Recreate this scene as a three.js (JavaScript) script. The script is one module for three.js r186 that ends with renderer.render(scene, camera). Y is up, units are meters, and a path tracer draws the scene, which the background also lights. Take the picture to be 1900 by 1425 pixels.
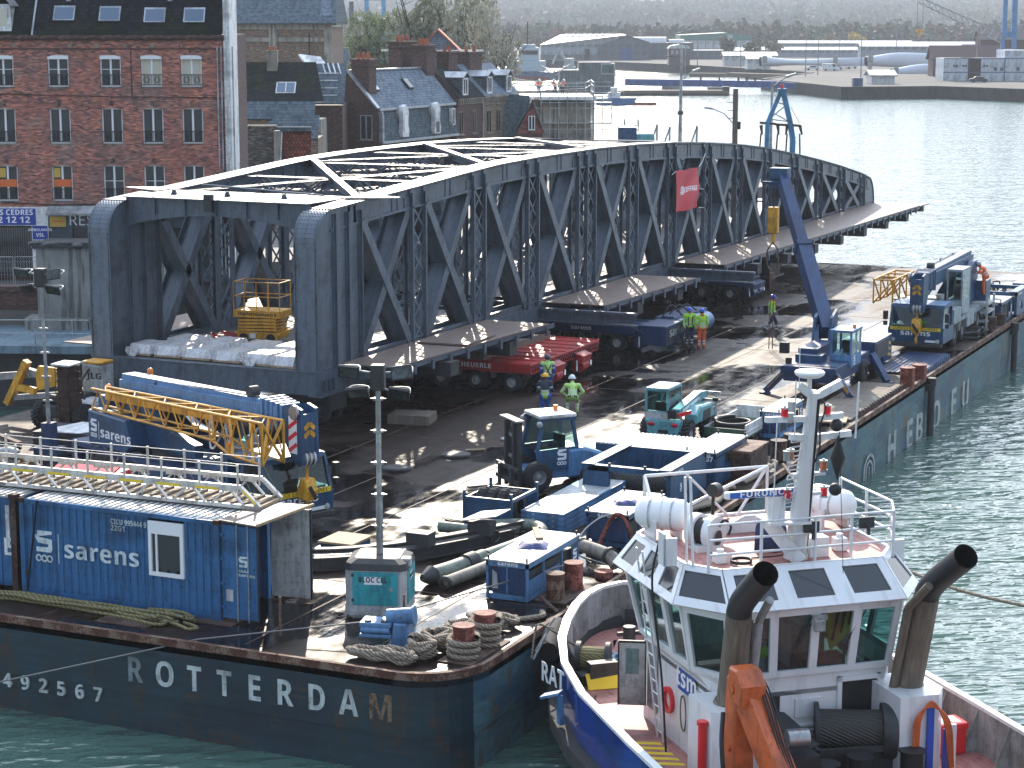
import * as THREE from 'three';
import { mergeGeometries, toCreasedNormals } from 'three/addons/utils/BufferGeometryUtils.js';
import { RoundedBoxGeometry } from 'three/addons/geometries/RoundedBoxGeometry.js';
import { MarchingCubes } from 'three/addons/objects/MarchingCubes.js';
import { FontLoader } from 'three/addons/loaders/FontLoader.js';
import { TextGeometry } from 'three/addons/geometries/TextGeometry.js';

// ---------- camera, sky, sun, exposure (world: y = 0 water, barge lies along -z, deck at 2.45) ----------
const DECK = 2.45, YAW = 24.6 * Math.PI / 180, PITCH = Math.atan((712.5 - 38) / 3842);
const scene = new THREE.Scene();
const renderer = new THREE.WebGLRenderer({ antialias: true });
renderer.setSize(1024, 768);
renderer.shadowMap.enabled = true;
renderer.toneMapping = THREE.LinearToneMapping;
renderer.toneMappingExposure = 1.45;
const camera = new THREE.PerspectiveCamera(2 * Math.atan(712.5 / 3842) * 180 / Math.PI, 4 / 3, 1, 9000);
camera.position.set(0, DECK + 14.9, 0);
camera.rotation.set(-PITCH, YAW, 0, 'YXZ');
const SUN = new THREE.Vector3(-0.466 * Math.cos(0.47), Math.sin(0.47), -0.885 * Math.cos(0.47));
{ // hazy autumn sky: whitish towards the horizon and the sun, pale blue overhead
  const W = 512, H = 256, d = new Float32Array(W * H * 4), su = SUN.clone().normalize();
  for (let j = 0; j < H; j++) for (let i = 0; i < W; i++) {
    const el = ((j + 0.5) / H - 0.5) * Math.PI, az = ((i + 0.5) / W - 0.5) * 2 * Math.PI, y = Math.sin(el), x = Math.cos(el) * Math.cos(az), z = Math.cos(el) * Math.sin(az);
    const c = Math.max(-1, Math.min(1, x * su.x + y * su.y + z * su.z)), h = Math.exp(-Math.max(y, 0) * 4.5), glow = Math.exp(-(1 - c) * 4), wide = 0.5 + 0.5 * c;
    const k = (j * W + i) * 4, base = [0.40 + 0.46 * h, 0.55 + 0.36 * h, 0.80 + 0.18 * h], gain = 0.84 + 0.95 * wide * wide;
    for (let q = 0; q < 3; q++) d[k + q] = base[q] * gain + glow * [1.6, 1.56, 1.49][q];
    d[k + 3] = 1;
  }
  const t = new THREE.DataTexture(d, W, H, THREE.RGBAFormat, THREE.FloatType); t.mapping = THREE.EquirectangularReflectionMapping; t.minFilter = t.magFilter = THREE.LinearFilter; t.needsUpdate = true;
  scene.background = t; scene.environment = t;
}
const sun = new THREE.DirectionalLight(0xfff1dd, 4.6);
sun.name = 'sun'; sun.position.copy(SUN).multiplyScalar(300).add(new THREE.Vector3(-30, 0, -80)); sun.target.position.set(-30, 0, -80);
sun.castShadow = true; sun.shadow.camera.left = sun.shadow.camera.bottom = -120; sun.shadow.camera.right = sun.shadow.camera.top = 120; sun.shadow.camera.far = 700; sun.shadow.mapSize.set(4096, 4096);
scene.add(sun, sun.target);
scene.fog = new THREE.FogExp2(0xe9edf2, 0.0002);

// ---------- helpers ----------
let seed = 7;
const rnd = () => { seed |= 0; seed = seed + 0x6D2B79F5 | 0; let t = Math.imul(seed ^ seed >>> 15, 1 | seed); t = t + Math.imul(t ^ t >>> 7, 61 | t) ^ t; return ((t ^ t >>> 14) >>> 0) / 4294967296; };
const rr = (a, b) => a + (b - a) * rnd();
const v3 = (x, y, z) => new THREE.Vector3(x, y, z), PI = Math.PI;
const A3 = p => p.isVector3 ? p : v3(p[0], p[1], p[2]);
function fin(g) {                                   // plain triangles with metric box-mapped uv
  if (g.index) g = g.toNonIndexed();
  for (const k of Object.keys(g.attributes)) if (!['position', 'normal', 'uv'].includes(k)) g.deleteAttribute(k);
  g.clearGroups?.(); g.groups = [];
  return g;
}
function metric(g) {
  const p = g.attributes.position.array, n = p.length / 3, uv = new Float32Array(n * 2);
  for (let i = 0; i < n; i += 3) {
    const o = i * 3, ax = p[o + 3] - p[o], ay = p[o + 4] - p[o + 1], az = p[o + 5] - p[o + 2], bx = p[o + 6] - p[o], by = p[o + 7] - p[o + 1], bz = p[o + 8] - p[o + 2];
    const nx = Math.abs(ay * bz - az * by), ny = Math.abs(az * bx - ax * bz), nz = Math.abs(ax * by - ay * bx);
    for (let k = 0; k < 3; k++) {
      const q = o + k * 3, x = p[q], y = p[q + 1], z = p[q + 2], w = (i + k) * 2;
      if (ny >= nx && ny >= nz) { uv[w] = x; uv[w + 1] = -z; } else if (nx >= nz) { uv[w] = -z; uv[w + 1] = y; } else { uv[w] = x; uv[w + 1] = y; }
    }
  }
  g.setAttribute('uv', new THREE.BufferAttribute(uv, 2));
  return g;
}
const B = (x0, x1, y0, y1, z0, z1) => { const g = new THREE.BoxGeometry(Math.abs(x1 - x0), Math.abs(y1 - y0), Math.abs(z1 - z0)); g.translate((x0 + x1) / 2, (y0 + y1) / 2, (z0 + z1) / 2); return fin(g); };
const RB = (x0, x1, y0, y1, z0, z1, r = 0.03, s = 1) => { const g = new RoundedBoxGeometry(Math.abs(x1 - x0), Math.abs(y1 - y0), Math.abs(z1 - z0), s, r); g.translate((x0 + x1) / 2, (y0 + y1) / 2, (z0 + z1) / 2); return fin(g); };
function bar(a, b, w, h, up) {                       // box beam from a to b: w across, h in the direction of up
  a = A3(a); b = A3(b); const d = b.clone().sub(a), L = d.length(); d.normalize();
  let u = up ? A3(up).clone() : Math.abs(d.y) > 0.95 ? v3(0, 0, 1) : v3(0, 1, 0);
  const s = v3().crossVectors(d, u).normalize(); u = v3().crossVectors(s, d);
  const g = new THREE.BoxGeometry(w, h, L);
  g.applyMatrix4(new THREE.Matrix4().makeBasis(s, u, d.clone().negate()).setPosition(a.clone().add(b).multiplyScalar(0.5)));
  return fin(g);
}
function tube(a, b, r, n = 8, r2 = r, open = false) {
  a = A3(a); b = A3(b); const d = b.clone().sub(a), L = d.length();
  const g = new THREE.CylinderGeometry(r2, r, L, n, 1, open);
  g.applyQuaternion(new THREE.Quaternion().setFromUnitVectors(v3(0, 1, 0), d.normalize())); g.translate((a.x + b.x) / 2, (a.y + b.y) / 2, (a.z + b.z) / 2);
  return fin(g);
}
const cyl = (x, z, y0, y1, r, n = 16, r2 = r) => tube([x, y0, z], [x, y1, z], r, n, r2);
function pipe(pts, r, n = 7, closed = false, seg = 0, tension = 0.5) {
  const c = new THREE.CatmullRomCurve3(pts.map(A3), closed, 'catmullrom', tension);
  return fin(new THREE.TubeGeometry(c, seg || pts.length * 5, r, n, closed));
}
function rail(pts, r, n = 6) { const o = []; for (let i = 1; i < pts.length; i++) o.push(tube(pts[i - 1], pts[i], r, n)); return o; }
function lathe(prof, x, y, z, n = 20, axis = 'y') {
  const g = new THREE.LatheGeometry(prof.map(p => new THREE.Vector2(p[0], p[1])), n);
  if (axis === 'x') g.rotateZ(-PI / 2); if (axis === 'z') g.rotateX(PI / 2);
  g.translate(x, y, z); return fin(g);
}
const shp = pts => new THREE.Shape(pts.map(p => new THREE.Vector2(p[0], p[1])));
function ext(pts, t0, t1, plane = 'xy', bevel = 0, holes = []) { // prism: outline in a plane, from t0 to t1 along the third axis
  const s = pts instanceof THREE.Shape ? pts : shp(pts); for (const h of holes) s.holes.push(new THREE.Path(h.map(p => new THREE.Vector2(p[0], p[1]))));
  const g = new THREE.ExtrudeGeometry(s, { depth: t1 - t0 - 2 * bevel, bevelEnabled: bevel > 0, bevelThickness: bevel, bevelSize: bevel, bevelOffset: -bevel, bevelSegments: 1, curveSegments: 8 });
  g.translate(0, 0, t0 + bevel);
  if (plane === 'xz') { g.rotateX(PI / 2); g.scale(1, -1, 1); flip(g); }          // outline (x, z), along y
  if (plane === 'zy') { g.applyMatrix4(new THREE.Matrix4().set(0, 0, 1, 0, 0, 1, 0, 0, 1, 0, 0, 0, 0, 0, 0, 1)); flip(g); }  // outline (z, y), along x
  return fin(g);
}
function flip(g) {
  for (const k of ['position', 'normal', 'uv']) { const a = g.attributes[k]; if (!a) continue; const s = a.itemSize, r = a.array; for (let i = 0; i < a.count; i += 3) for (let c = 0; c < s; c++) { const t = r[(i + 1) * s + c]; r[(i + 1) * s + c] = r[(i + 2) * s + c]; r[(i + 2) * s + c] = t; } }
  g.computeVertexNormals(); return g;
}
function sph(x, y, z, r, sx = 1, sy = 1, sz = 1, n = 12) { const g = new THREE.SphereGeometry(r, n, Math.max(6, n * 0.6 | 0)); g.scale(sx, sy, sz); g.translate(x, y, z); return fin(g); }
function quad(a, b, c, d) { const g = new THREE.BufferGeometry(); [a, b, c, d] = [a, b, c, d].map(A3); g.setAttribute('position', new THREE.Float32BufferAttribute([a, b, c, a, c, d].flatMap(p => [p.x, p.y, p.z]), 3)); g.setAttribute('uv', new THREE.Float32BufferAttribute([0, 0, 1, 0, 1, 1, 0, 0, 1, 1, 0, 1], 2)); g.computeVertexNormals(); return g; }
function slab(pts, t, dir) {                         // flat polygon (3d points, fan) thickened by t along dir
  pts = pts.map(A3); const n = dir ? A3(dir) : v3().crossVectors(pts[1].clone().sub(pts[0]), pts[2].clone().sub(pts[0])).normalize();
  const q = pts.map(p => p.clone().addScaledVector(n, -t)), o = [], tri = (a, b, c) => o.push(a, b, c), N = pts.length;
  for (let i = 1; i < N - 1; i++) { tri(pts[0], pts[i], pts[i + 1]); tri(q[0], q[i + 1], q[i]); }
  for (let i = 0; i < N; i++) { const j = (i + 1) % N; tri(pts[i], q[i], q[j]); tri(pts[i], q[j], pts[j]); }
  const g = new THREE.BufferGeometry(); g.setAttribute('position', new THREE.Float32BufferAttribute(o.flatMap(p => [p.x, p.y, p.z]), 3)); g.computeVertexNormals(); return metric(g);
}
function surf(rows, closed = false) {                // skin over rows of points
  const o = [], N = rows[0].length; rows = rows.map(r => r.map(A3));
  for (let i = 0; i + 1 < rows.length; i++) for (let j = 0; j < (closed ? N : N - 1); j++) { const k = (j + 1) % N; o.push(rows[i][j], rows[i][k], rows[i + 1][k], rows[i][j], rows[i + 1][k], rows[i + 1][j]); }
  const g = new THREE.BufferGeometry(); g.setAttribute('position', new THREE.Float32BufferAttribute(o.flatMap(p => [p.x, p.y, p.z]), 3)); g.computeVertexNormals(); return metric(g);
}
const tf = (g, x = 0, y = 0, z = 0, ry = 0, rx = 0, rz = 0, s = 1) => { const list = Array.isArray(g) ? g : [g], m = new THREE.Matrix4().compose(v3(x, y, z), new THREE.Quaternion().setFromEuler(new THREE.Euler(rx, ry, rz, 'YXZ')), v3(s, s, s)); for (const k of list) k.applyMatrix4(m); return g; };
const smooth = (g, deg = 40) => fin(toCreasedNormals(g, deg * PI / 180));
function mesh(name, geos, mat, parent, label, kind) {
  geos = (Array.isArray(geos) ? geos.flat(3) : [geos]).map(fin);
  for (const g of geos) { if (!g.attributes.normal) g.computeVertexNormals(); if (!g.userData.keepUV) metric(g); }
  const m = new THREE.Mesh(geos.length > 1 ? mergeGeometries(geos) : geos[0], mat);
  m.name = name; m.castShadow = m.receiveShadow = true;
  if (label) m.userData.label = label; if (kind) m.userData.kind = kind;
  if (parent) parent.add(m);
  return m;
}
const share = (name, src, parent) => { const m = new THREE.Mesh(src.geometry || src, src.material); m.name = name; m.castShadow = m.receiveShadow = true; parent.add(m); return m; };
const used = {};
function numbered(n) { const k = used[n] = (used[n] ?? -1) + 1; return k ? n + '_' + String(k).padStart(3, '0') : n; }
function thing(name, label, category, p = [0, 0, 0], ry = 0, group) {
  const o = new THREE.Group(); o.name = numbered(name); o.position.set(...p); o.rotation.y = ry;
  o.userData = { label, category }; if (group) o.userData.group = group;
  scene.add(o); return o;
}
function copy(src, label, p, ry = src.rotation.y, group = src.userData.group) {
  const o = src.clone(); o.name = numbered(src.name.replace(/_\d{3}$/, '')); o.position.set(...p); o.rotation.y = ry; o.userData = { ...src.userData, label }; if (group) o.userData.group = group;
  scene.add(o); return o;
}
function struct(name, geos, mat) { const m = mesh(name, geos, mat, scene); m.name = numbered(name); m.userData.kind = 'structure'; return m; }
const CY = Math.cos(YAW), SY = Math.sin(YAW);
const far = (a, y, d) => [a * CY - d * SY, y, -a * SY - d * CY];        // the town and far shore lie square to this direction
const farThing = (name, label, cat, a, y, d, group) => thing(name, label, cat, far(a, y, d), YAW, group);
const font = await new FontLoader().loadAsync('fonts/droid/droid_sans_bold.typeface.json');
const fontR = await new FontLoader().loadAsync('fonts/droid/droid_sans_regular.typeface.json');
function txt(s, h, { f = font, sx = 1, t = 0.006, align = 'c', sp = 0 } = {}) { // raised lettering in the xy plane, cap height h
  const parts = []; let x = 0;
  for (const ch of sp ? [...s] : [s]) {
    if (ch.trim()) { const g = new TextGeometry(ch, { font: f, size: h / 0.72, depth: t, curveSegments: 3, bevelEnabled: false }); g.computeBoundingBox(); g.scale(sx, 1, 1); g.translate(x, 0, 0); parts.push(fin(g)); x += sp || 0; } else x += sp;
  }
  const g = parts.length > 1 ? mergeGeometries(parts) : parts[0]; g.computeBoundingBox(); const b = g.boundingBox;
  g.translate(align === 'l' ? -b.min.x : align === 'r' ? -b.max.x : -(b.min.x + b.max.x) / 2, 0, 0); return g;
}
function ring(x, y, z, r, w, t = 0.006, n = 14) { const s = new THREE.Shape(); s.absarc(0, 0, r, 0, 2 * PI); const h = new THREE.Path(); h.absarc(0, 0, r - w, 0, 2 * PI, true); s.holes.push(h); const g = new THREE.ExtrudeGeometry(s, { depth: t, bevelEnabled: false, curveSegments: n }); g.translate(x, y, z); return fin(g); }
function logoS(h) {                                  // slanted S of three bars over three rings, about h tall, in the xy plane
  const w = h * 0.62, o = [];
  const k = h * 0.66, y = h * 0.34;
  o.push(ext([[0.12 * w, y + k], [0.12 * w, y + k * 0.72], [w, y + k * 0.86], [w, y + k]], 0, 0.006));
  o.push(ext([[0, y + k * 0.66], [0.16 * w, y + k * 0.42], [w, y + k * 0.36], [w, y + k * 0.62], [0.3 * w, y + k * 0.68], [0.12 * w, y + k * 0.78], [0, y + k * 0.8]], 0, 0.006));
  o.push(ext([[0.05 * w, y], [w * 0.9, y], [w, y + k * 0.12], [w, y + k * 0.42], [w * 0.8, y + k * 0.44], [w * 0.75, y + k * 0.24], [0.05 * w, y + k * 0.22]], 0, 0.007));
  for (let i = 0; i < 3; i++) o.push(ring(w * (0.17 + 0.33 * i), h * 0.14, 0, h * 0.115, h * 0.05));
  return o;
}
// ---------- textures ----------
const lat = new Float32Array(65536); { let s = 99; for (let i = 0; i < 65536; i++) { s = (Math.imul(s, 1664525) + 1013904223) | 0; lat[i] = (s >>> 8) / 16777216; } }
function noise(x, y, px, py, o = 0) {                // value noise, periodic with px, py
  const xi = Math.floor(x), yi = Math.floor(y); let fx = x - xi, fy = y - yi; fx = fx * fx * (3 - 2 * fx); fy = fy * fy * (3 - 2 * fy);
  const m = (a, b) => ((a % b) + b) % b, x0 = m(xi, px), x1 = m(xi + 1, px), y0 = m(yi, py), y1 = m(yi + 1, py), h = (a, b) => lat[(a * 157 + b * 2311 + o * 7919) & 65535];
  return (h(x0, y0) * (1 - fx) + h(x1, y0) * fx) * (1 - fy) + (h(x0, y1) * (1 - fx) + h(x1, y1) * fx) * fy;
}
function fbm(u, v, f, n = 4, o = 0, fy = f) { let s = 0, a = 0.5, t = 0; for (let i = 0; i < n; i++) { s += a * noise(u * f, v * fy, f, fy, o + i); t += a; a *= 0.55; f *= 2; fy *= 2; } return s / t; }
function tex(w, h, fn, rx = 1, ry = 1, srgb = true) { // fn(u, v) -> [r, g, b] in 0..1; rx, ry: metres covered
  const d = new Uint8Array(w * h * 4);
  for (let j = 0; j < h; j++) for (let i = 0; i < w; i++) { const c = fn((i + 0.5) / w, (j + 0.5) / h), k = (j * w + i) * 4; for (let q = 0; q < 3; q++) d[k + q] = Math.max(0, Math.min(255, (c.length ? c[q] : c) * 255)); d[k + 3] = 255; }
  const t = new THREE.DataTexture(d, w, h); t.wrapS = t.wrapT = THREE.RepeatWrapping; t.magFilter = THREE.LinearFilter; t.minFilter = THREE.LinearMipmapLinearFilter; t.generateMipmaps = true;
  if (srgb) t.colorSpace = THREE.SRGBColorSpace; t.repeat.set(1 / rx, 1 / ry); t.needsUpdate = true; return t;
}
const sc = (t, rx, ry = rx) => { const c = t.clone(); c.repeat.set(1 / rx, 1 / ry); c.needsUpdate = true; return c; };
const cl = x => Math.max(0, Math.min(1, x)), sm = (a, b, x) => { x = cl((x - a) / (b - a)); return x * x * (3 - 2 * x); }, mix = (a, b, t) => a.map((q, i) => q + (b[i] - q) * t);
const T = {};
T.dirt = tex(512, 512, (u, v) => { const a = fbm(u, v, 6, 5), b = fbm(u, v, 40, 3, 9), s = fbm(u, v, 24, 3, 20, 3); const k = 0.80 + 0.2 * sm(0.25, 0.6, a) - 0.13 * sm(0.55, 0.8, b) - 0.12 * sm(0.5, 0.75, s); return [k + 0.01, k, k - 0.015]; }, 3, 3);
T.soft = tex(256, 256, (u, v) => { const k = 0.9 + 0.08 * fbm(u, v, 4, 4, 6) - 0.06 * sm(0.6, 0.8, fbm(u, v, 20, 3, 8, 3)); return [k, k, k - 0.005]; }, 2.6, 2.6);
T.rough = tex(256, 256, (u, v) => { const a = fbm(u, v, 5, 5, 3); return [0.5 + 0.5 * a, 0.75 + 0.35 * (a - 0.5) * 2 * 0.6, 0]; }, 2.3, 2.3, false);
T.fine = tex(256, 256, (u, v) => { const a = fbm(u, v, 16, 4, 5); return [a, a, a]; }, 1.1, 1.1, false);
T.rust = tex(512, 512, (u, v) => { const a = fbm(u, v, 7, 5, 2), b = fbm(u, v, 50, 3, 4), m = sm(0.42, 0.62, a + 0.25 * (b - 0.5)); return mix([0.42, 0.27, 0.2], [0.62, 0.55, 0.5], m).map(c => c * (0.75 + 0.5 * b)); }, 2, 2);
T.rope = tex(64, 256, (u, v) => { const k = Math.abs(((v * 16 + u * 2) % 1) - 0.5) * 2; return [0.55 + 0.45 * k, 0.55 + 0.45 * k, 0.55 + 0.43 * k]; }, 0.3, 1.2);
T.wood = tex(256, 512, (u, v) => { const g = fbm(u, v, 24, 3, 6, 3), k = 0.7 + 0.35 * g; return [k, k * 0.97, k * 0.93]; }, 0.6, 2.4);
T.concrete = tex(512, 512, (u, v) => { const a = fbm(u, v, 4, 5, 8), s = fbm(u, v, 20, 3, 12, 2), k = 0.62 + 0.3 * a - 0.25 * sm(0.5, 0.8, s); return [k, k, k * 0.98]; }, 4, 4);
const brickTex = (cols, mort, w = 2.2, h = 2.08) => tex(512, 512, (u, v) => {
  const row = Math.floor(v * 32), off = row & 1 ? 0.5 : 0, b = u * 10 + off, c = Math.floor(b), fx = b - c, fy = v * 32 - row;
  if (fx < 0.06 || fy < 0.17) return mort.map(k => k * (0.85 + 0.3 * noise(u * 90, v * 90, 90, 90)));
  const r = lat[((c % 10) * 37 + row * 911) & 65535], q = cols[Math.floor(r * cols.length)], k = 0.8 + 0.4 * lat[(c % 10 * 71 + row * 17 + 5) & 65535] * (0.7 + 0.6 * noise(u * 40, v * 60, 40, 60));
  return q.map(x => x * k);
}, w, h);
T.brick = brickTex([[0.42, 0.3, 0.26], [0.36, 0.25, 0.22], [0.48, 0.33, 0.27], [0.3, 0.23, 0.22]], [0.5, 0.46, 0.42]);
T.brickPale = brickTex([[0.55, 0.46, 0.38], [0.48, 0.4, 0.34], [0.6, 0.5, 0.42]], [0.55, 0.52, 0.47]);
T.flint = brickTex([[0.42, 0.41, 0.38], [0.3, 0.3, 0.3], [0.5, 0.48, 0.44], [0.36, 0.32, 0.28]], [0.42, 0.41, 0.39], 3, 3);
T.slate = tex(512, 512, (u, v) => { const row = Math.floor(v * 20), b = u * 14 + (row & 1 ? 0.5 : 0), c = Math.floor(b), fx = b - c, fy = v * 20 - row; const k = (fx < 0.07 || fy > 0.88 ? 0.62 : 1) * (0.82 + 0.3 * lat[(c % 14 * 53 + row * 311) & 65535]) * (0.85 + 0.3 * fbm(u, v, 5, 4, 3)); return [0.9 * k, 0.96 * k, 1.0 * k]; }, 3.6, 4);
T.moss = tex(512, 512, (u, v) => { const row = Math.floor(v * 26), b = u * 18 + (row & 1 ? 0.5 : 0), c = Math.floor(b), fx = b - c, fy = v * 26 - row; const e = (fx < 0.08 || fy > 0.86 ? 0.55 : 1) * (0.75 + 0.45 * lat[(c % 18 * 53 + row * 311) & 65535]); const m = sm(0.5, 0.75, fbm(u, v, 4, 5, 13)); return mix([0.19, 0.2, 0.23], [0.22, 0.25, 0.15], m).map(q => q * e); }, 5, 5);
T.tile = tex(256, 256, (u, v) => { const row = Math.floor(v * 12), b = u * 9 + (row & 1 ? 0.5 : 0), fx = b - Math.floor(b), fy = v * 12 - row, k = (0.6 + 0.4 * Math.sin(fx * PI)) * (fy > 0.85 ? 0.6 : 1) * (0.8 + 0.4 * lat[(Math.floor(b) % 9 * 31 + row * 77) & 65535]); return [0.62 * k, 0.36 * k, 0.28 * k]; }, 2, 2.4);
T.bark = tex(128, 256, (u, v) => { const k = 0.6 + 0.5 * fbm(u, v, 12, 3, 3, 4); return [k, k * 0.95, k * 0.88]; }, 1, 2);

// ---------- materials ----------
function M(c, roughness = 0.6, o = {}) {
  const { metal = 0, phys, ...rest } = o;
  const p = { color: typeof c === 'number' ? new THREE.Color(c) : new THREE.Color().setRGB(...c), roughness, metalness: metal, ...rest };
  return phys ? new THREE.MeshPhysicalMaterial(p) : new THREE.MeshStandardMaterial(p);
}
const P = (c, r = 0.45, o = {}) => M(c, r, { map: T.dirt, bumpMap: T.fine, bumpScale: 0.0012, ...o });       // weathered paint
const m = {
  bridge: P([0.085, 0.112, 0.15], 0.4), bridgeLt: P([0.11, 0.14, 0.18], 0.38),
  blue: P([0.018, 0.075, 0.17], 0.42), navy: P([0.016, 0.046, 0.13], 0.45), contBlue: P([0.026, 0.135, 0.32], 0.5), blueLt: P([0.09, 0.22, 0.42], 0.45),
  white: P([0.78, 0.79, 0.8], 0.42), tugWhite: M([0.78, 0.79, 0.8], 0.35, { phys: 1, clearcoat: 0.3, map: T.soft, bumpMap: T.fine, bumpScale: 0.0006 }), whiteClean: M([0.8, 0.8, 0.8], 0.4), offwhite: P([0.6, 0.61, 0.6], 0.5), grey: P([0.3, 0.31, 0.32], 0.55), greyLt: P([0.45, 0.47, 0.48], 0.5), dark: P([0.035, 0.037, 0.04], 0.6), black: M([0.012, 0.012, 0.013], 0.55), rubber: M([0.022, 0.022, 0.023], 0.85, { bumpMap: T.fine, bumpScale: 0.004 }),
  galv: P([0.42, 0.45, 0.46], 0.42, { metal: 0.55 }), steel: P([0.33, 0.33, 0.34], 0.35, { metal: 0.8 }), alu: P([0.62, 0.61, 0.58], 0.45, { metal: 0.25 }),
  yellow: P([0.72, 0.36, 0.025], 0.42), yellowPaint: M([0.75, 0.52, 0.02], 0.5), red: P([0.42, 0.025, 0.022], 0.45), redBright: M([0.65, 0.02, 0.025], 0.4), orange: P([0.55, 0.12, 0.03], 0.42), amber: M([0.8, 0.2, 0.02], 0.3),
  teal: P([0.03, 0.33, 0.38], 0.4), tealLt: P([0.12, 0.36, 0.4], 0.42), green: P([0.07, 0.13, 0.09], 0.55), hose: P([0.16, 0.2, 0.16], 0.55), pipeGrey: P([0.28, 0.25, 0.21], 0.7),
  rust: M([0.5, 0.42, 0.36], 0.8, { map: T.rust, bumpMap: T.fine, bumpScale: 0.004 }), rustDark: M([0.22, 0.17, 0.15], 0.75, { map: T.rust, bumpMap: T.fine, bumpScale: 0.004 }), rustRed: M([0.75, 0.32, 0.28], 0.75, { map: T.rust }),
  wood: M([0.5, 0.38, 0.25], 0.75, { map: T.wood }), ply: M([0.22, 0.17, 0.15], 0.55, { map: T.wood, bumpMap: T.fine, bumpScale: 0.001 }), timber: M([0.2, 0.17, 0.14], 0.8, { map: T.wood }),
  rope: M([0.42, 0.34, 0.26], 0.9, { map: T.rope, bumpMap: T.rope, bumpScale: 0.02 }), ropeYellow: M([0.3, 0.26, 0.12], 0.9, { map: T.rope, bumpMap: T.rope, bumpScale: 0.012 }), ropeBlue: M([0.04, 0.16, 0.3], 0.85, { map: T.rope, bumpMap: T.rope, bumpScale: 0.015 }), wire: M([0.2, 0.19, 0.18], 0.5, { metal: 0.5 }), wireDrum: M([0.05, 0.045, 0.04], 0.55, { map: T.rope, bumpMap: T.rope, bumpScale: 0.02 }),
  brick: M([0.62, 0.6, 0.62], 0.85, { map: T.brick }), brickPale: M([0.75, 0.75, 0.75], 0.85, { map: T.brickPale }), flint: M([0.7, 0.7, 0.7], 0.85, { map: T.flint }), stone: M([0.45, 0.4, 0.33], 0.85, { map: T.concrete }), concrete: M([0.42, 0.42, 0.41], 0.85, { map: T.concrete, bumpMap: T.fine, bumpScale: 0.003 }), render: M([0.55, 0.52, 0.45], 0.85, { map: T.concrete }),
  slate: M([0.2, 0.22, 0.25], 0.85, { phys: 1, specularIntensity: 0.35, map: T.slate, bumpMap: T.slate, bumpScale: 0.01 }), slateDark: M([0.13, 0.15, 0.16], 0.85, { phys: 1, specularIntensity: 0.35, map: T.slate, bumpMap: T.slate, bumpScale: 0.01 }), moss: M([0.42, 0.44, 0.42], 0.85, { phys: 1, specularIntensity: 0.35, map: T.moss }), mossSlate: M([0.45, 0.47, 0.42], 0.85, { phys: 1, specularIntensity: 0.35, map: T.moss }), tile: M([0.55, 0.5, 0.5], 0.85, { phys: 1, specularIntensity: 0.35, map: T.tile, bumpMap: T.tile, bumpScale: 0.03 }), zinc: P([0.4, 0.43, 0.47], 0.4, { metal: 0.4 }), terra: M([0.45, 0.14, 0.07], 0.8, { map: T.dirt }),
  glass: M([0.03, 0.035, 0.04], 0.06, { phys: 1, ior: 1.5 }), pane: M([0.72, 0.8, 0.8], 0.02, { phys: 1, transmission: 1, thickness: 0, ior: 1.45 }), tint: M([0.55, 0.7, 0.7], 0.03, { phys: 1, transmission: 1, thickness: 0, ior: 1.45 }),
  plastic: M([0.7, 0.7, 0.73], 0.35, { phys: 1, clearcoat: 0.4, map: T.dirt, bumpMap: T.fine, bumpScale: 0.02 }), skin: M([0.45, 0.26, 0.19], 0.6), curtain: M([0.6, 0.56, 0.45], 0.9), redLens: M([0.8, 0.01, 0.04], 0.2, { phys: 1, transmission: 0.5, thickness: 0 }), hivis: M([0.35, 0.75, 0.03], 0.7),
};
// ---------- water, land, hills ----------
const waterMat = (() => { // chop at three scales, as a tiling normal map
  const N = 1024, S = 19, h = new Float32Array(N * N), d = new Uint8Array(N * N * 4);
  for (let j = 0; j < N; j++) for (let i = 0; i < N; i++) { const u = i / N, v = j / N; h[j * N + i] = 0.30 * fbm(u, v, 5, 3, 1, 11) + 0.34 * (1 - Math.abs(2 * fbm(u, v, 12, 3, 9, 26) - 1)) * 0.5 + 0.075 * fbm(u, v, 44, 3, 5, 84); }
  for (let j = 0; j < N; j++) for (let i = 0; i < N; i++) { const q = (a, b) => h[((b + N) % N) * N + (a + N) % N], e = S / N, k = (j * N + i) * 4, nx = -(q(i + 1, j) - q(i - 1, j)) / (2 * e), ny = -(q(i, j + 1) - q(i, j - 1)) / (2 * e), l = Math.hypot(nx, ny, 1); d[k] = 127.5 + 127.5 * nx / l; d[k + 1] = 127.5 + 127.5 * ny / l; d[k + 2] = 127.5 + 127.5 / l; d[k + 3] = 255; }
  const t = new THREE.DataTexture(d, N, N); t.wrapS = t.wrapT = THREE.RepeatWrapping; t.magFilter = THREE.LinearFilter; t.repeat.set(1 / S, 1 / S); t.rotation = 0.5; t.needsUpdate = true;
  return M([0.06, 0.118, 0.095], 0.1, { normalMap: t, normalScale: new THREE.Vector2(0.75, 0.75) });
})();
struct('water', [(() => { const g = new THREE.PlaneGeometry(7000, 7000); g.rotateX(-PI / 2); g.translate(0, 0, -1500); return fin(g); })()], waterMat);
const groundTex = tex(1024, 1024, (u, v) => { const a = fbm(u, v, 8, 5, 3), b = fbm(u, v, 60, 3, 6); const k = 0.55 + 0.3 * a + 0.15 * (b - 0.5); return [k, k * 0.98, k * 0.95]; }, 60, 60);
const farPoly = pts => pts.map(([a, d]) => { const p = far(a, 0, d); return [p[0], p[2]]; });
const groundMat = M([0.28, 0.27, 0.25], 0.8, { map: groundTex });
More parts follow.
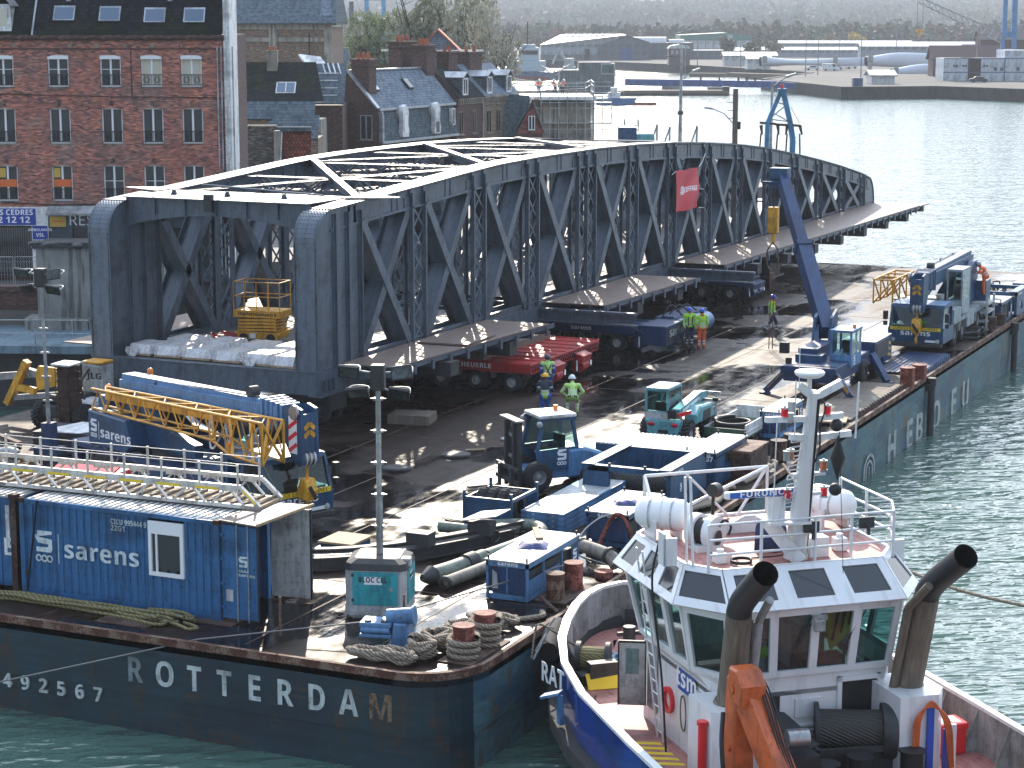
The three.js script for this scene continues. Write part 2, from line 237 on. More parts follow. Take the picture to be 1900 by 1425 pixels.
struct('town_quay_ground', [ext([...farPoly([[-400, 98.4], [-19.4, 98.4], [-19.2, 112], [10, 150], [25.5, 184], [25, 197], [21.6, 230], [10, 237], [-12, 290], [-60, 420], [-400, 420]])], -2, 3.6, 'xz')], groundMat);
struct('far_quay_ground', [ext(farPoly([[-500, 900], [-2, 813], [37, 749], [62, 690], [86, 600], [64, 533], [74, 467], [96, 473], [111, 452], [300, 430], [900, 500], [900, 1150], [-500, 1150]]), -3, 2.6, 'xz')], M([0.16, 0.16, 0.155], 0.95, { map: groundTex }));
{ // dark quay walls of stone and sheet piling along the far shore
  const w = [[-2, 813], [37, 749], [62, 690], [86, 600], [64, 533], [74, 467], [96, 473], [111, 452], [300, 430]].map(([a, d]) => far(a, 0, d - 0.6));
  const o = []; for (let i = 1; i < w.length; i++) o.push(bar([w[i - 1][0], 0.9, w[i - 1][2]], [w[i][0], 0.9, w[i][2]], 1.2, 3.8));
  struct('far_quay_wall', o, M([0.07, 0.07, 0.065], 0.9, { map: T.concrete }));
}
const hillH = (a, d) => { const n = fbm((a + 3000) / 6000, d / 6000, 9, 4, 31), s = cl((d - 2200) / 900); return 2.6 + Math.max(0, d - 2200) * 0.031 * (1 + 0.25 * Math.sin(a * 0.004 + 1)) + 22 * s * (n - 0.5) * 2; };
{
  const rows = [], NA = 120, ND = 60, pos = [], uv = [], idx = [];
  for (let j = 0; j <= ND; j++) for (let i = 0; i <= NA; i++) { const a = -2500 + 7000 * i / NA, d = 1100 + 5200 * (j / ND) ** 1.2, p = far(a, hillH(a, d), d); pos.push(...p); uv.push((a + 2500) / 7000, (d - 1100) / 5200); }
  for (let j = 0; j < ND; j++) for (let i = 0; i < NA; i++) { const q = j * (NA + 1) + i; idx.push(q, q + 1, q + NA + 2, q, q + NA + 2, q + NA + 1); }
  const g = new THREE.BufferGeometry(); g.setAttribute('position', new THREE.Float32BufferAttribute(pos, 3)); g.setAttribute('uv', new THREE.Float32BufferAttribute(uv, 2)); g.setIndex(idx); g.computeVertexNormals();
  const f = fin(g); f.userData.keepUV = true; f.computeVertexNormals();
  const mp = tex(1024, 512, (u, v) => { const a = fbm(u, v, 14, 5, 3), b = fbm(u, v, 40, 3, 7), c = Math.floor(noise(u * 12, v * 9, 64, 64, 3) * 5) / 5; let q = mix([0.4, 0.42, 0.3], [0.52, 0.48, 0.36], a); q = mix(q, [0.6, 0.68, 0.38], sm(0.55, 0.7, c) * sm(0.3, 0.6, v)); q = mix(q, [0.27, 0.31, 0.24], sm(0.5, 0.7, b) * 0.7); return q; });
  mp.wrapS = mp.wrapT = THREE.ClampToEdgeWrapping; mp.repeat.set(1, 1);
  const hm = mesh('hillside', [f], M([0.5, 0.5, 0.5], 0.95, { map: mp }), scene); hm.userData.kind = 'structure';
}
function crownGeo(n, r, size, sd, squash = 1) {      // many small leaf faces spread through a lumpy crown of radius r
  const s0 = seed; seed = sd; const pos = [], lumps = []; for (let i = 0; i < 9; i++) { const t = rr(0, 2 * PI), h = rr(-0.5, 0.8); lumps.push([Math.cos(t) * r * rr(0.25, 0.6), h * r * 0.7 * squash, Math.sin(t) * r * rr(0.25, 0.6), r * rr(0.3, 0.5)]); }
  for (let i = 0; i < n; i++) {
    const L = lumps[i % 9], d = v3(rr(-1, 1), rr(-1, 1), rr(-1, 1)).normalize(), k = L[3] * Math.cbrt(rr(0.25, 1)), c = v3(L[0] + d.x * k, L[1] + d.y * k * squash, L[2] + d.z * k);
    const a = v3(rr(-1, 1), rr(-1, 1), rr(-1, 1)).normalize(), b = v3().crossVectors(a, v3(rr(-1, 1), rr(-1, 1), rr(-1, 1))).normalize(), w = size * rr(0.5, 1.2), h = w * rr(0.5, 0.9);
    const q = [[-w, 0], [0, -h], [w, 0], [0, h]].map(([x, y]) => c.clone().addScaledVector(a, x).addScaledVector(b, y));
    for (const t of [0, 1, 2, 0, 2, 3]) pos.push(q[t].x, q[t].y, q[t].z);
  }
  const g = new THREE.BufferGeometry(); g.setAttribute('position', new THREE.Float32BufferAttribute(pos, 3)); g.computeVertexNormals(); seed = s0; return metric(g);
}
const leafMat = (c, t = 0.25) => M(c, 0.8, { phys: 1, transmission: t, thickness: 0, side: THREE.DoubleSide });
{ // the wood on the hillside, read as one mass
  const geos = [crownGeo(150, 5, 1.5, 11), crownGeo(150, 5, 1.5, 12), crownGeo(120, 4.6, 1.4, 13, 1.4)];
  const tints = [[0.075, 0.09, 0.05], [0.1, 0.105, 0.055], [0.13, 0.105, 0.055], [0.06, 0.08, 0.05]];
  geos.forEach((g, gi) => {
    const N = 2600, im = new THREE.InstancedMesh(g, M([1, 1, 1], 0.9), N), c = new THREE.Color(); let k = 0;
    for (let i = 0; i < 40000 && k < N; i++) {
      const d = i % 12 === 0 ? rr(1180, 1330) : 2150 + 3000 * rnd() ** 1.2, a = (rnd() * 1.5 - 0.45) * d * 0.36, n = fbm((a + 3000) / 6000, d / 6000, 30, 3, 17);
      if (n < 0.37 + 0.14 * rnd() && d > 1330) continue;
      const s = rr(0.8, 1.7) * (d > 1400 ? 1.7 : 1), p = far(a, hillH(a, d) + 3 * s, d);
      im.setMatrixAt(k, new THREE.Matrix4().compose(v3(...p), new THREE.Quaternion().setFromEuler(new THREE.Euler(0, rr(0, 6), 0)), v3(s, s * rr(0.8, 1.2), s))); const t = tints[Math.floor(rnd() * 4)]; im.setColorAt(k++, c.setRGB(t[0] * rr(0.8, 1.3), t[1] * rr(0.8, 1.3), t[2]));
    }
    im.count = k; im.name = ['hillside_wood', 'hillside_trees', 'hillside_copses'][gi];
    Object.assign(im.userData, { kind: 'stuff', label: ['hazy autumn wood on the distant hillside', 'rounded trees scattered over the distant hazy hillside', 'taller tree clumps in the hedgerows of the distant hill'][gi], category: 'trees' }); scene.add(im);
  });
}
// ---------- the barge ----------
const deckMaps = (() => {
  const W = 1024, H = 2048, f = fn => { const t = tex(W, H, fn, 30, 86); return t; };
  const pud = (u, v) => fbm(u, v, 9, 5, 41, 22), seam = (u, v) => { const x = u * 10, y = v * 14; return Math.min(Math.abs(x - Math.round(x)) * 3, Math.abs(y - Math.round(y)) * 6.1); };
  const streak = (u, v) => fbm(u, v, 60, 3, 50, 14);
  const color = f((u, v) => { const a = fbm(u, v, 12, 5, 43, 30), b = fbm(u, v, 90, 3, 45, 200), p = pud(u, v), s = seam(u, v); let q = mix([0.27, 0.2, 0.17], [0.37, 0.31, 0.26], a); q = mix(q, [0.36, 0.2, 0.15], sm(0.55, 0.75, fbm(u, v, 20, 4, 47, 50))); q = q.map(c => c * (0.72 + 0.5 * b) * (0.8 + 0.35 * streak(u, v))); q = mix(q, q.map(c => c * 0.55), sm(0.42, 0.6, p)); return s < 0.06 ? q.map(c => c * 0.6) : q; });
  const rough = f((u, v) => { const p = pud(u, v), b = fbm(u, v, 70, 3, 48, 160), s = streak(u, v); return [0, cl(0.56 - 0.46 * sm(0.4, 0.6, p) + 0.26 * (b - 0.5) + 0.34 * (s - 0.5)), 0]; }); rough.colorSpace = THREE.NoColorSpace;
  return { color, rough };
})();
const deckMat = M([0.22, 0.19, 0.165], 1, { phys: 1, specularIntensity: 0.42, map: deckMaps.color, roughnessMap: deckMaps.rough, bumpMap: sc(T.dirt, 2.4), bumpScale: 0.006 });
deckMat.bumpMap.colorSpace = THREE.NoColorSpace;
const hullTex = (base, alt, rust, o) => tex(2048, 256, (u, v) => { const a = fbm(u, v, 30, 4, o, 5), b = fbm(u, v, 160, 3, o + 4, 22), s = fbm(u, v, 120, 3, o + 6, 3), hz = fbm(u, v, 22, 3, o + 8, 44); let q = mix(base, alt, sm(0.42, 0.66, a + 0.3 * (b - 0.5))); q = mix(q, rust, sm(0.58, 0.74, 0.55 * s + 0.25 * b + 0.3 * hz + 0.12 * sm(0.6, 1, v))); return q.map(c => c * (0.82 + 0.34 * b) * (0.86 + 0.28 * hz)); }, 42, 3.4);
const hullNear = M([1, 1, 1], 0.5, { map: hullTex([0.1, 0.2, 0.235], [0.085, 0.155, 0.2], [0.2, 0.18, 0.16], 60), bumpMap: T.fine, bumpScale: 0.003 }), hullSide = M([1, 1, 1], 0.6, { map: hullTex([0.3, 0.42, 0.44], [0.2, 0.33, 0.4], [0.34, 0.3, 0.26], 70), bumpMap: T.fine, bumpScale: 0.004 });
const barge = thing('deck_barge', 'huge flat rusty deck barge carrying the bridge, its dark stern lettered ROTTERDAM', 'barge', [-20, 0, -40.75]);
{ // local: x from -30 (port) to 0 (starboard), z from 0 (stern) to -84.3
  const R = 1.7, arc = []; for (let i = 0; i <= 8; i++) { const t = PI / 2 * i / 8; arc.push([-R + R * Math.sin(t), -R + R * Math.cos(t)]); }
  const L = -30, E = -84.3, top = DECK, bot = -1.2;
  const skin = (pts, y0, y1, k = 0) => surf([pts.map(p => [p[0] + k, y0, p[1] + k]), pts.map(p => [p[0] + k, y1, p[1] + k])]);
  mesh('deck', ext([[L, 0], ...arc, [0, E], [L, E]], top - 0.3, top, 'xz'), deckMat, barge, 'rusty brown plated steel deck, wet in patches');
  const stern = [[L, 0], ...arc.slice(0, 7)], side = [...arc.slice(6), [0, E]];
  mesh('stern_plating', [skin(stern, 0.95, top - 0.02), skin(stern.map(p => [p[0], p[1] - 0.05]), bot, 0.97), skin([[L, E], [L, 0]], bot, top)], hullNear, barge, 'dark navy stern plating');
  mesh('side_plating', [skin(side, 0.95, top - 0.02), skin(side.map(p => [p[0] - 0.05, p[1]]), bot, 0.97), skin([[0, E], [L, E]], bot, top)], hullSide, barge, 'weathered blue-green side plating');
  mesh('edge_strip', [skin([[L, 0], ...arc, [0, E]], top - 0.14, top + 0.05, 0.015), skin([[L, -0.14], ...arc.map(p => [p[0] - 0.1, p[1] - 0.1]), [-0.14, E]], top, top + 0.05)].concat(surf([[[L, top + 0.05, 0.015], ...arc.map(p => [p[0] + 0.015, top + 0.05, p[1] + 0.015]), [0.015, top + 0.05, E]], [[L, top + 0.05, -0.14], ...arc.map(p => [p[0] - 0.1, top + 0.05, p[1] - 0.1]), [-0.14, top + 0.05, E]]])), m.rust, barge);
  for (let i = 1; i < 10; i++) mesh('weld_seam', B(L + 3 * i - 0.03, L + 3 * i + 0.03, top - 0.01, top + 0.008, -0.5, E), m.rustDark, barge);
  for (const z of [-6.5, -12.6, -18.7, -24.8, -31, -37, -43.3, -49.4, -55.6, -61.8, -68, -74]) mesh('weld_seam', B(L, -0.2, top - 0.01, top + 0.007, z - 0.02, z + 0.02), m.rustDark, barge);
  const bol = (x, z, h, r, mt, label) => { const b = mesh('bollard', [cyl(x, z, top, top + h, r, 20), cyl(x, z, top + h, top + h + 0.04, r + 0.015, 20)], mt, barge, label); return b; };
  const plate = (x0, x1, z0, z1) => mesh('bollard_plate', B(x0, x1, top - 0.01, top + 0.035, z0, z1), m.rustDark, barge);
  bol(-0.72, -1.75, 0.78, 0.26, m.rustRed, 'red bollard with the nearest rope wound on it'); bol(-0.68, -2.85, 0.8, 0.26, m.rustRed, 'red bollard behind, wound with four turns of rope'); plate(-1.15, -0.25, -3.4, -1.2);
  bol(-0.78, -7.35, 0.66, 0.24, m.rust); bol(-0.68, -8.35, 0.72, 0.25, m.rustRed); plate(-1.2, -0.3, -8.8, -6.9);
  mesh('pipe_stub', cyl(-0.45, -9.9, top, top + 0.17, 0.26, 16), m.rustRed, barge);
  bol(-0.7, -26.5, 0.66, 0.28, m.rustDark); bol(-0.95, -28.9, 0.42, 0.3, m.rustDark); bol(-0.22, -42.6, 0.78, 0.3, m.rustRed); bol(-0.2, -44.6, 0.6, 0.3, m.rustRed); bol(-0.48, -60.2, 0.6, 0.3, m.rustDark); bol(-0.36, -61.8, 0.56, 0.3, m.rustDark); plate(-0.8, -0.05, -62.4, -59.6);
  for (const [x, z] of [[-11.9, -19.6], [-11.05, -22.4], [-6.8, -14.1]]) mesh('hatch_cover', [cyl(x, z, top, top + 0.09, 0.5, 28), cyl(x, z, top + 0.09, top + 0.11, 0.44, 28)], m.dark, barge, 'round flush deck hatch cover');
  for (const z of [-45.2, -63]) mesh('fender_pipe', [cyl(0.2, z, -0.9, top - 0.05, 0.16, 12), cyl(0.2, z, top - 0.35, top, 0.2, 12), B(-0.02, 0.2, 1.9, 2.2, z - 0.3, z + 0.3)], m.dark, barge, 'vertical steel fender pipe on the side');
  for (const [s0, s1, q] of [[-35.5, -42.8, 19], [-44.5, -50.6, 16]]) for (let i = 0; i < q; i++) { const z = s0 + (s1 - s0) * i / q; mesh('lashing_lug', ext([[z - 0.16, top], [z + 0.16, top], [z + 0.05, top + 0.2], [z - 0.05, top + 0.2]], -0.32, -0.2, 'zy'), s0 < -43 ? m.blue : m.rustDark, barge); }
  const white = M([0.5, 0.56, 0.56], 0.6, { map: T.dirt });
  let x = -9.0; 'ROTTERDAM'.split('').forEach((ch, i) => { const g = txt(ch, 0.46, { sx: 0.9, t: 0.008 }); tf(g, x + 0.14, 1.27, i < 1 ? 0.006 : 0.004); mesh('letter', g, i === 0 ? P([0.2, 0.26, 0.28], 0.6) : i === 8 ? M([0.5, 0.42, 0.3], 0.6, { map: T.rust }) : white, barge, 'white painted letter ' + ch + ' of the port name'); x += 0.855; });
  x = -13.0; for (const ch of '492567'.split('')) { mesh('letter', tf(txt(ch, 0.27, { t: 0.06 }), x + 0.18, 0.6, -0.052), white, barge, 'white painted digit ' + ch); x += 0.56; }
  const old = M([0.38, 0.43, 0.43], 0.7, { map: T.dirt });
  [['H', -39.5], ['E', -42.4], ['B', -44.1], ['O', -47.1], ['E', -50.5], ['U', -52.9]].forEach(([ch, z]) => { const g = txt(ch, 0.95, { sx: 1.25, t: 0.06 }); g.rotateY(PI / 2); mesh('letter', tf(g, -0.05 + 0.003, -0.18, z), old, barge, 'big faded letter ' + ch + ' at the waterline'); });
  const e = []; for (const r of [0.75, 0.45]) { const pts = []; for (let i = 0; i <= 16; i++) { const t = PI * i / 16; pts.push([0.012, 0.25 + 0.6 * Math.sin(t) * (r / 0.75), -36 + r * Math.cos(t)]); } for (let i = 1; i < pts.length; i++) e.push(bar(pts[i - 1], pts[i], 0.02, 0.12, [0, 0, 1])); for (const k of [-1, 1]) e.push(bar([0.012, -0.5, -36 + k * r], [0.012, 0.25, -36 + k * r], 0.02, 0.12, [0, 0, 1])); }
  e.push(bar([0.012, -0.5, -36], [0.012, 0.4, -36], 0.02, 0.1, [0, 0, 1])); mesh('emblem', e, old, barge, 'faded arched emblem before the big letters');
  // doubler plates and guard posts
  for (const [a, b, c, d] of [[-8.6, -7.1, -1.6, -2.4], [-16, -13.4, -3, -3.9], [-10.5, -9, -0.6, -1.4]]) mesh('doubler_plate', B(a, b, top - 0.01, top + 0.02, c, d), m.rustDark, barge);
  for (const [px, pz] of [[-5.6, -1.5], [-2.9, -2.9]]) mesh('chain_post', [cyl(px, pz, top, top + 0.95, 0.03, 8), sph(px, top + 0.97, pz, 0.04)], m.rust, barge);
  mesh('fairlead_pin', rail([[-0.2, top, -6.2], [-0.9, top + 0.25, -6.6]], 0.05), m.rustDark, barge);
}
// ---------- the bridge ----------
const TOP = [[0, 10.1], [1.06, 10.58], [7.9, 10.92], [12.8, 11.18], [15.2, 11.3], [19.8, 11.38], [26.7, 11.38], [32, 11.28], [37.3, 11.1], [42.4, 10.82], [48.5, 10.38], [52.4, 10.02], [57.8, 9.4], [63.7, 8.65], [69.2, 7.88], [74.4, 7.06], [76.6, 6.6]];
const topY = t => { let i = 1; while (i < TOP.length - 1 && TOP[i][0] < t) i++; const [a, b] = [TOP[i - 1], TOP[i]]; return a[1] + (b[1] - a[1]) * (t - a[0]) / (b[0] - a[0]); };
const ZB = -64.6, BX = -42.3;
const bridge = thing('bowstring_swing_bridge', 'long dark blue-grey riveted steel lattice bridge with arched top, loaded across the barge', 'bridge', [BX, 0, ZB]);
{
  const XO = 4.95, XI = 4.05, END = 77.8, b0 = 4.72, posts = [8.1, 13.65, 19.2, 25.4, 31.4, 36.9, 42.5, 47.9, 53.3, 58.75, 64.1, 69.5, 74.7];
  const nodes = [3.3, ...posts], rivA = [];
  const riv = (x, y, z, n) => rivA.push([x, y, z, n]);
  for (const s of [1, -1]) {
    const xo = s * XO, xi = s * XI, lo = Math.min(xo, xi), hi = Math.max(xo, xi), side = s > 0 ? 'right' : 'left', mt = m.bridge;
    // top chord, in pieces between joints
    const ts = [1.06, 4.4, 8.1, 13.65, 19.2, 25.4, 31.4, 36.9, 42.5, 47.9, 53.3, 58.75, 64.1, 69.5, 74.7, 76.6];
    for (let i = 1; i < ts.length; i++) {
      const a = ts[i - 1], b = ts[i], o = [], K = 3;
      for (let k = 0; k < K; k++) { const p = a + (b - a) * k / K, q = a + (b - a) * (k + 1) / K, yp = topY(p), yq = topY(q), h = 0.82; o.push(bar([(xo + xi) / 2, yp, -p], [(xo + xi) / 2, yq, -q], 1.06, 0.05), bar([xo - s * 0.06, yp - h / 2, -p], [xo - s * 0.06, yq - h / 2, -q], 0.03, h), bar([xi + s * 0.06, yp - h / 2, -p], [xi + s * 0.06, yq - h / 2, -q], 0.03, h), bar([xo - s * 0.02, yp - h + 0.05, -p], [xo - s * 0.02, yq - h + 0.05, -q], 0.09, 0.1)); }
      mesh('top_chord', o, mt, bridge);
      const mid = (a + b) / 2, cv = []; for (const zz of [-0.22, 0.22]) cv.push(B(xo - s * 0.045, xo - s * 0.015, topY(mid) - 0.78, topY(mid) - 0.06, -mid + zz - 0.1, -mid + zz + 0.1)); mesh('splice_plate', cv, mt, bridge);
      for (let z = a; z < b; z += 0.16) { for (const dx of [-0.5, -0.42, 0.42, 0.5]) riv((xo + xi) / 2 + dx, topY(z) + 0.028, -z, 0); if (s > 0) riv(xo - 0.028, topY(z) - 0.1, -z, 1); }
      if (s > 0) for (const dz of [-0.28, -0.16, 0.16, 0.28]) for (let y = 0.12; y < 0.75; y += 0.1) riv(xo - 0.012, topY(mid) - y, -mid + dz, 1);
    }
    // bottom chord and girder below
    mesh('bottom_chord', [B(lo, hi, b0 - 0.06, b0, -3, -END), B(xo - s * 0.03, xo - s * 0.06, b0 - 0.7, b0 + 0.25, -3, -END), B(xi + s * 0.03, xi + s * 0.06, b0 - 0.7, b0 + 0.25, -3, -END), B(xo - s * 0.16, xo + s * 0.02, b0 + 0.2, b0 + 0.25, -3, -END), B(lo, hi, b0 - 0.74, b0 - 0.7, -3, -END)], mt, bridge);
    // posts: two stems with lattice bars between
    posts.forEach((t, i) => {
      const stems = t === 25.4 ? [-1.05, 0, 1.05] : i === posts.length - 1 ? [-0.5, 0.5] : [-0.56, 0.56], yt = topY(t) - 0.06;
      for (const ds of stems) {
        const z = -t - ds; mesh('post_stem', [B(xo - s * 0.01, xo + s * 0.025, b0, topY(t + ds) - 0.04, z - 0.17, z + 0.17), B(xi + s * 0.03, xi - s * 0.01, b0, yt - 0.1, z - 0.17, z + 0.17), B(xo - s * 0.13, xo, b0, yt - 0.1, z - 0.02, z + 0.02), B(xi + s * 0.13, xi, b0, yt - 0.1, z - 0.02, z + 0.02), B(xo - s * 0.02, xo + s * 0.12, b0, yt - 0.15, z + 0.13, z + 0.15)], mt, bridge);
        if (s > 0) for (let y = b0 + 0.2; y < yt; y += 0.22) for (const dz of [-0.12, 0.12]) riv(xo + 0.027, y, z + dz, 1);
      }
      for (let q = 1; q < stems.length; q++) { const z0 = -t - stems[q - 1] - 0.1, z1 = -t - stems[q] + 0.1, n = Math.max(2, Math.round((yt - 0.6 - b0) / 0.95)), h = (yt - 0.75 - b0) / n; for (const X of [xo - s * 0.02, xi + s * 0.02]) { const o = []; for (let k = 0; k < n; k++) { const y = b0 + 0.05 + k * h; o.push(bar([X, y, z0], [X, y + h, z1], 0.02, 0.1, [0, 0, 1]), bar([X + s * 0.015, y, z1], [X + s * 0.015, y + h, z0], 0.02, 0.1, [0, 0, 1])); } mesh('lattice_bars', o, mt, bridge); } }
    });
    // crossed diagonals, deep I sections
    for (let i = 1; i < nodes.length; i++) {
      const a = nodes[i - 1] + (i === 1 ? 0.2 : nodes[i - 1] === 25.4 ? 1.25 : 0.75), b = nodes[i] - (nodes[i] === 25.4 ? 1.25 : 0.75), ya = topY(a) - 0.75, yb = topY(b) - 0.75;
      [[[a, b0 + 0.1], [b, yb], 0], [[a, ya], [b, b0 + 0.1], 0.035]].forEach(([p, q, k]) => {
        const Pp = X => [[X, p[1], -p[0]], [X, q[1], -q[0]]], [oa, ob] = Pp(xo - s * (0.01 - k)), [ia, ib] = Pp(xi + s * 0.02), [ca, cb] = Pp((xo + xi) / 2), dir = v3(0, q[1] - p[1], -(q[0] - p[0])).normalize(), nrm = v3(0, dir.z, -dir.y);
        mesh('diagonal', [bar(oa, ob, 0.4, 0.03, [1, 0, 0]), bar(ia, ib, 0.4, 0.03, [1, 0, 0]), bar(ca, cb, 0.03, 0.86, [1, 0, 0])], k ? m.bridgeLt : mt, bridge);
        if (s > 0) { const L = Math.hypot(q[0] - p[0], q[1] - p[1]); for (let l = 0.2; l < L; l += 0.21) for (const w of [-0.15, 0.15]) { const f = l / L; riv(xo + k + 0.008, p[1] + (q[1] - p[1]) * f + nrm.y * w, -(p[0] + (q[0] - p[0]) * f) + nrm.z * w, 1); } }
      });
      for (const [z, y] of [[a, ya + 0.2], [b, yb + 0.2]]) mesh('gusset_plate', B(xo - s * 0.04, xo - s * 0.012, y - 0.35, y + 0.2, -z - 0.4, -z + 0.4), mt, bridge);
    }
    // end post with rounded shoulder, web plate and stiffeners
    const R = 1.15, prof = [[0, b0]]; for (let i = 0; i <= 10; i++) { const t = PI / 2 * i / 10; prof.push([-(R - R * Math.cos(t)), 10.58 - R + R * Math.sin(t)]); }
    mesh('end_post_plate', surf([prof.map(p => [lo - 0.04, p[1], p[0]]), prof.map(p => [hi + 0.04, p[1], p[0]])].reverse().map(r => s < 0 ? r : r)).clone(), m.bridgeLt, bridge, 'curved front cover plate of the ' + side + ' end post');
    for (let i = 1; i < prof.length; i++) { const [z, y] = prof[i]; if (y > 8.6) for (let k = 0; k < 8; k++) riv(lo + 0.02 + k * 0.125, y + 0.01, z + 0.012, 2); }
    const web = [[0, b0], ...prof.slice(1), [-4.2, topY(4.2)], [-4.2, 10.0], [-3.3, 9.2], [-3.3, b0]];
    for (const X of [xo - s * 0.03, xi + s * 0.03]) mesh('end_web', ext(web, X - 0.015, X + 0.015, 'zy'), mt, bridge);
    for (const z of [1.35, 2.3, 3.3]) { mesh('stiffener', [B(xo - s * 0.02, xo + s * 0.12, b0, 10.4, -z - 0.03, -z + 0.03), B(xo - s * 0.01, xo + s * 0.02, b0, 10.4, -z - 0.13, -z + 0.13), B(xi + s * 0.02, xi - s * 0.1, b0, 10.2, -z - 0.03, -z + 0.03), B(xi + s * 0.02, xi - s * 0.02, b0, 10.2, -z - 0.12, -z + 0.12)], mt, bridge); if (s > 0) for (let y = b0 + 0.1; y < 10.4; y += 0.13) for (const dz of [-0.1, 0.1]) riv(xo + 0.022, y, -z + dz, 1); else for (let y = b0 + 0.1; y < 10.2; y += 0.13) for (const dz of [-0.1, 0.1]) riv(xi + 0.024, y, -z + dz, 1); }
    if (s > 0) for (let z = 0.15; z < 3.2; z += 0.17) for (const y of [4.85, 5, 5.15, 5.3]) riv(xo - 0.01, y, -z, 1);
    // far nose: solid web and rounded end
    const nose = [[-74.9, b0]], rim = []; nose.push([-74.9, topY(74.9)]); for (let i = 0; i <= 8; i++) { const t = PI / 2 * i / 8; rim.push([-(76.2 + 1.6 * Math.sin(t)), topY(76.2) - 2.0 + 2.0 * Math.cos(t) - 0.0]); } rim.push([-77.8, b0]); nose.push(...rim);
    for (const X of [xo - s * 0.03, xi + s * 0.03]) mesh('nose_web', ext(nose.slice().reverse(), X - 0.015, X + 0.015, 'zy'), m.bridgeLt, bridge);
    mesh('nose_plate', surf([rim.map(p => [lo - 0.05, p[1], p[0]]), rim.map(p => [hi + 0.05, p[1], p[0]])]), mt, bridge);
  }
  const rg = new THREE.ConeGeometry(0.03, 0.03, 5); const im = new THREE.InstancedMesh(rg, m.bridge, rivA.length), qs = [new THREE.Quaternion(), new THREE.Quaternion().setFromUnitVectors(v3(0, 1, 0), v3(1, 0, 0)), new THREE.Quaternion().setFromUnitVectors(v3(0, 1, 0), v3(0, 0, 1))];
  rivA.forEach(([x, y, z, n], i) => im.setMatrixAt(i, new THREE.Matrix4().compose(v3(x, y, z), qs[n], v3(1, 1, 1)))); im.name = 'rivets'; im.userData.kind = 'stuff'; bridge.add(im);
  // portal: arched girder, top plate, lugs
  const arch = [[-XI, 10.72], [-XI, 9.55]]; for (let i = 0; i <= 14; i++) { const x = -XI + 0.4 + (2 * XI - 0.8) * i / 14; arch.push([x, 9.62 + 0.5 * (1 - (x / XI) ** 2)]); } arch.push([XI, 9.55], [XI, 10.72]);
  mesh('portal_girder', [ext(arch, -1.25, -1.21), ext(arch, -3.6, -3.56)], m.bridge, bridge, 'arched portal girder over the end');
  for (const x of [-2.7, -1.35, 0, 1.35, 2.7]) mesh('stiffener', B(x - 0.02, x + 0.02, 10.1, 10.7, -1.2, -1.1), m.bridge, bridge);
  mesh('portal_top_plate', [B(-XI, XI, 10.72, 10.76, -1.0, -4.4)], m.bridgeLt, bridge);
  for (const x of [-2.7, -0.3, 2.2]) mesh('lifting_lug', [ext([[x - 0.14, 10.76], [x + 0.14, 10.76], [x + 0.06, 10.95], [x - 0.06, 10.95]], -2.5, -2.44)], m.bridge, bridge);
  mesh('bracket_box', B(-0.4, -0.05, 10.3, 10.95, -1.15, -0.95), m.dark, bridge);
  for (const x of [-2.7, 0.2, 2.6]) mesh('plate_joint', B(x - 0.015, x + 0.015, 10.76, 10.772, -1, -4.4), m.dark, bridge);
  for (const s of [-1, 1]) mesh('shoulder_plate', [slab([[s * 4.1, 10.8, -3.4], [s * 6.1, 10.82, -4.1], [s * 6.1, 10.82, -4.4], [s * 4.1, 10.8, -5.2]].slice(...[0]), 0.04, [0, 1, 0])], m.bridgeLt, bridge, 'flat wedge plate sticking out at the shoulder');
  // top bracing
  const br = [4.4, 15.6, 26.6, 37.6, 48.6, 59.6, 70.5];
  const lat2 = (p, q, name) => { p = A3(p); q = A3(q); const d = q.clone().sub(p), L = d.length(); d.normalize(); const sd = v3(-d.z, 0, d.x).normalize().multiplyScalar(0.26), o = [], h = 0.5, N = Math.round(L / 0.8); for (const k of [-1, 1]) { const a = p.clone().addScaledVector(sd, k), b = q.clone().addScaledVector(sd, k), dn = v3(0, -h, 0); o.push(bar(a, b, 0.12, 0.03), bar(a.clone().add(dn), b.clone().add(dn), 0.1, 0.03)); for (let i = 0; i < N; i++) { const f0 = a.clone().lerp(b, i / N), f1 = a.clone().lerp(b, (i + 1) / N); o.push(i & 1 ? bar(f0, f1.clone().add(dn), 0.02, 0.07) : bar(f0.clone().add(dn), f1, 0.02, 0.07)); } } for (let i = 0; i < N; i++) { const k = i & 1 ? 1 : -1, f0 = p.clone().lerp(q, i / N).addScaledVector(sd, k), f1 = p.clone().lerp(q, (i + 1) / N).addScaledVector(sd, -k); o.push(bar(f0, f1, 0.1, 0.02)); } mesh(name, o, m.bridge, bridge); };
  for (let i = 0; i + 1 < br.length; i++) {
    const a = br[i], b = br[i + 1], ya = topY(a) - 0.06, yb = topY(b) - 0.06;
    mesh('bracing_tube', [bar([4.2, ya + 0.08, -a], [-4.2, yb + 0.08, -b], 0.3, 0.12), bar([4.2, ya - 0.1, -a], [-4.2, yb - 0.1, -b], 0.06, 0.3)], m.bridgeLt, bridge);
    lat2([-4.2, ya - 0.05, -a], [4.2, yb - 0.05, -b], 'bracing_lattice'); const c = (a + b) / 2; lat2([-4.2, topY(c) - 0.1, -c], [4.2, topY(c) - 0.1, -c - 0.01], 'cross_strut'); lat2([-4.2, yb - 0.1, -b], [4.2, yb - 0.1, -b - 0.01], 'cross_strut');
  }
  mesh('walk_rail', rail([[3.3, 10.85, -3.5], [-3.4, 10.9, -5.5]], 0.04), m.bridgeLt, bridge);
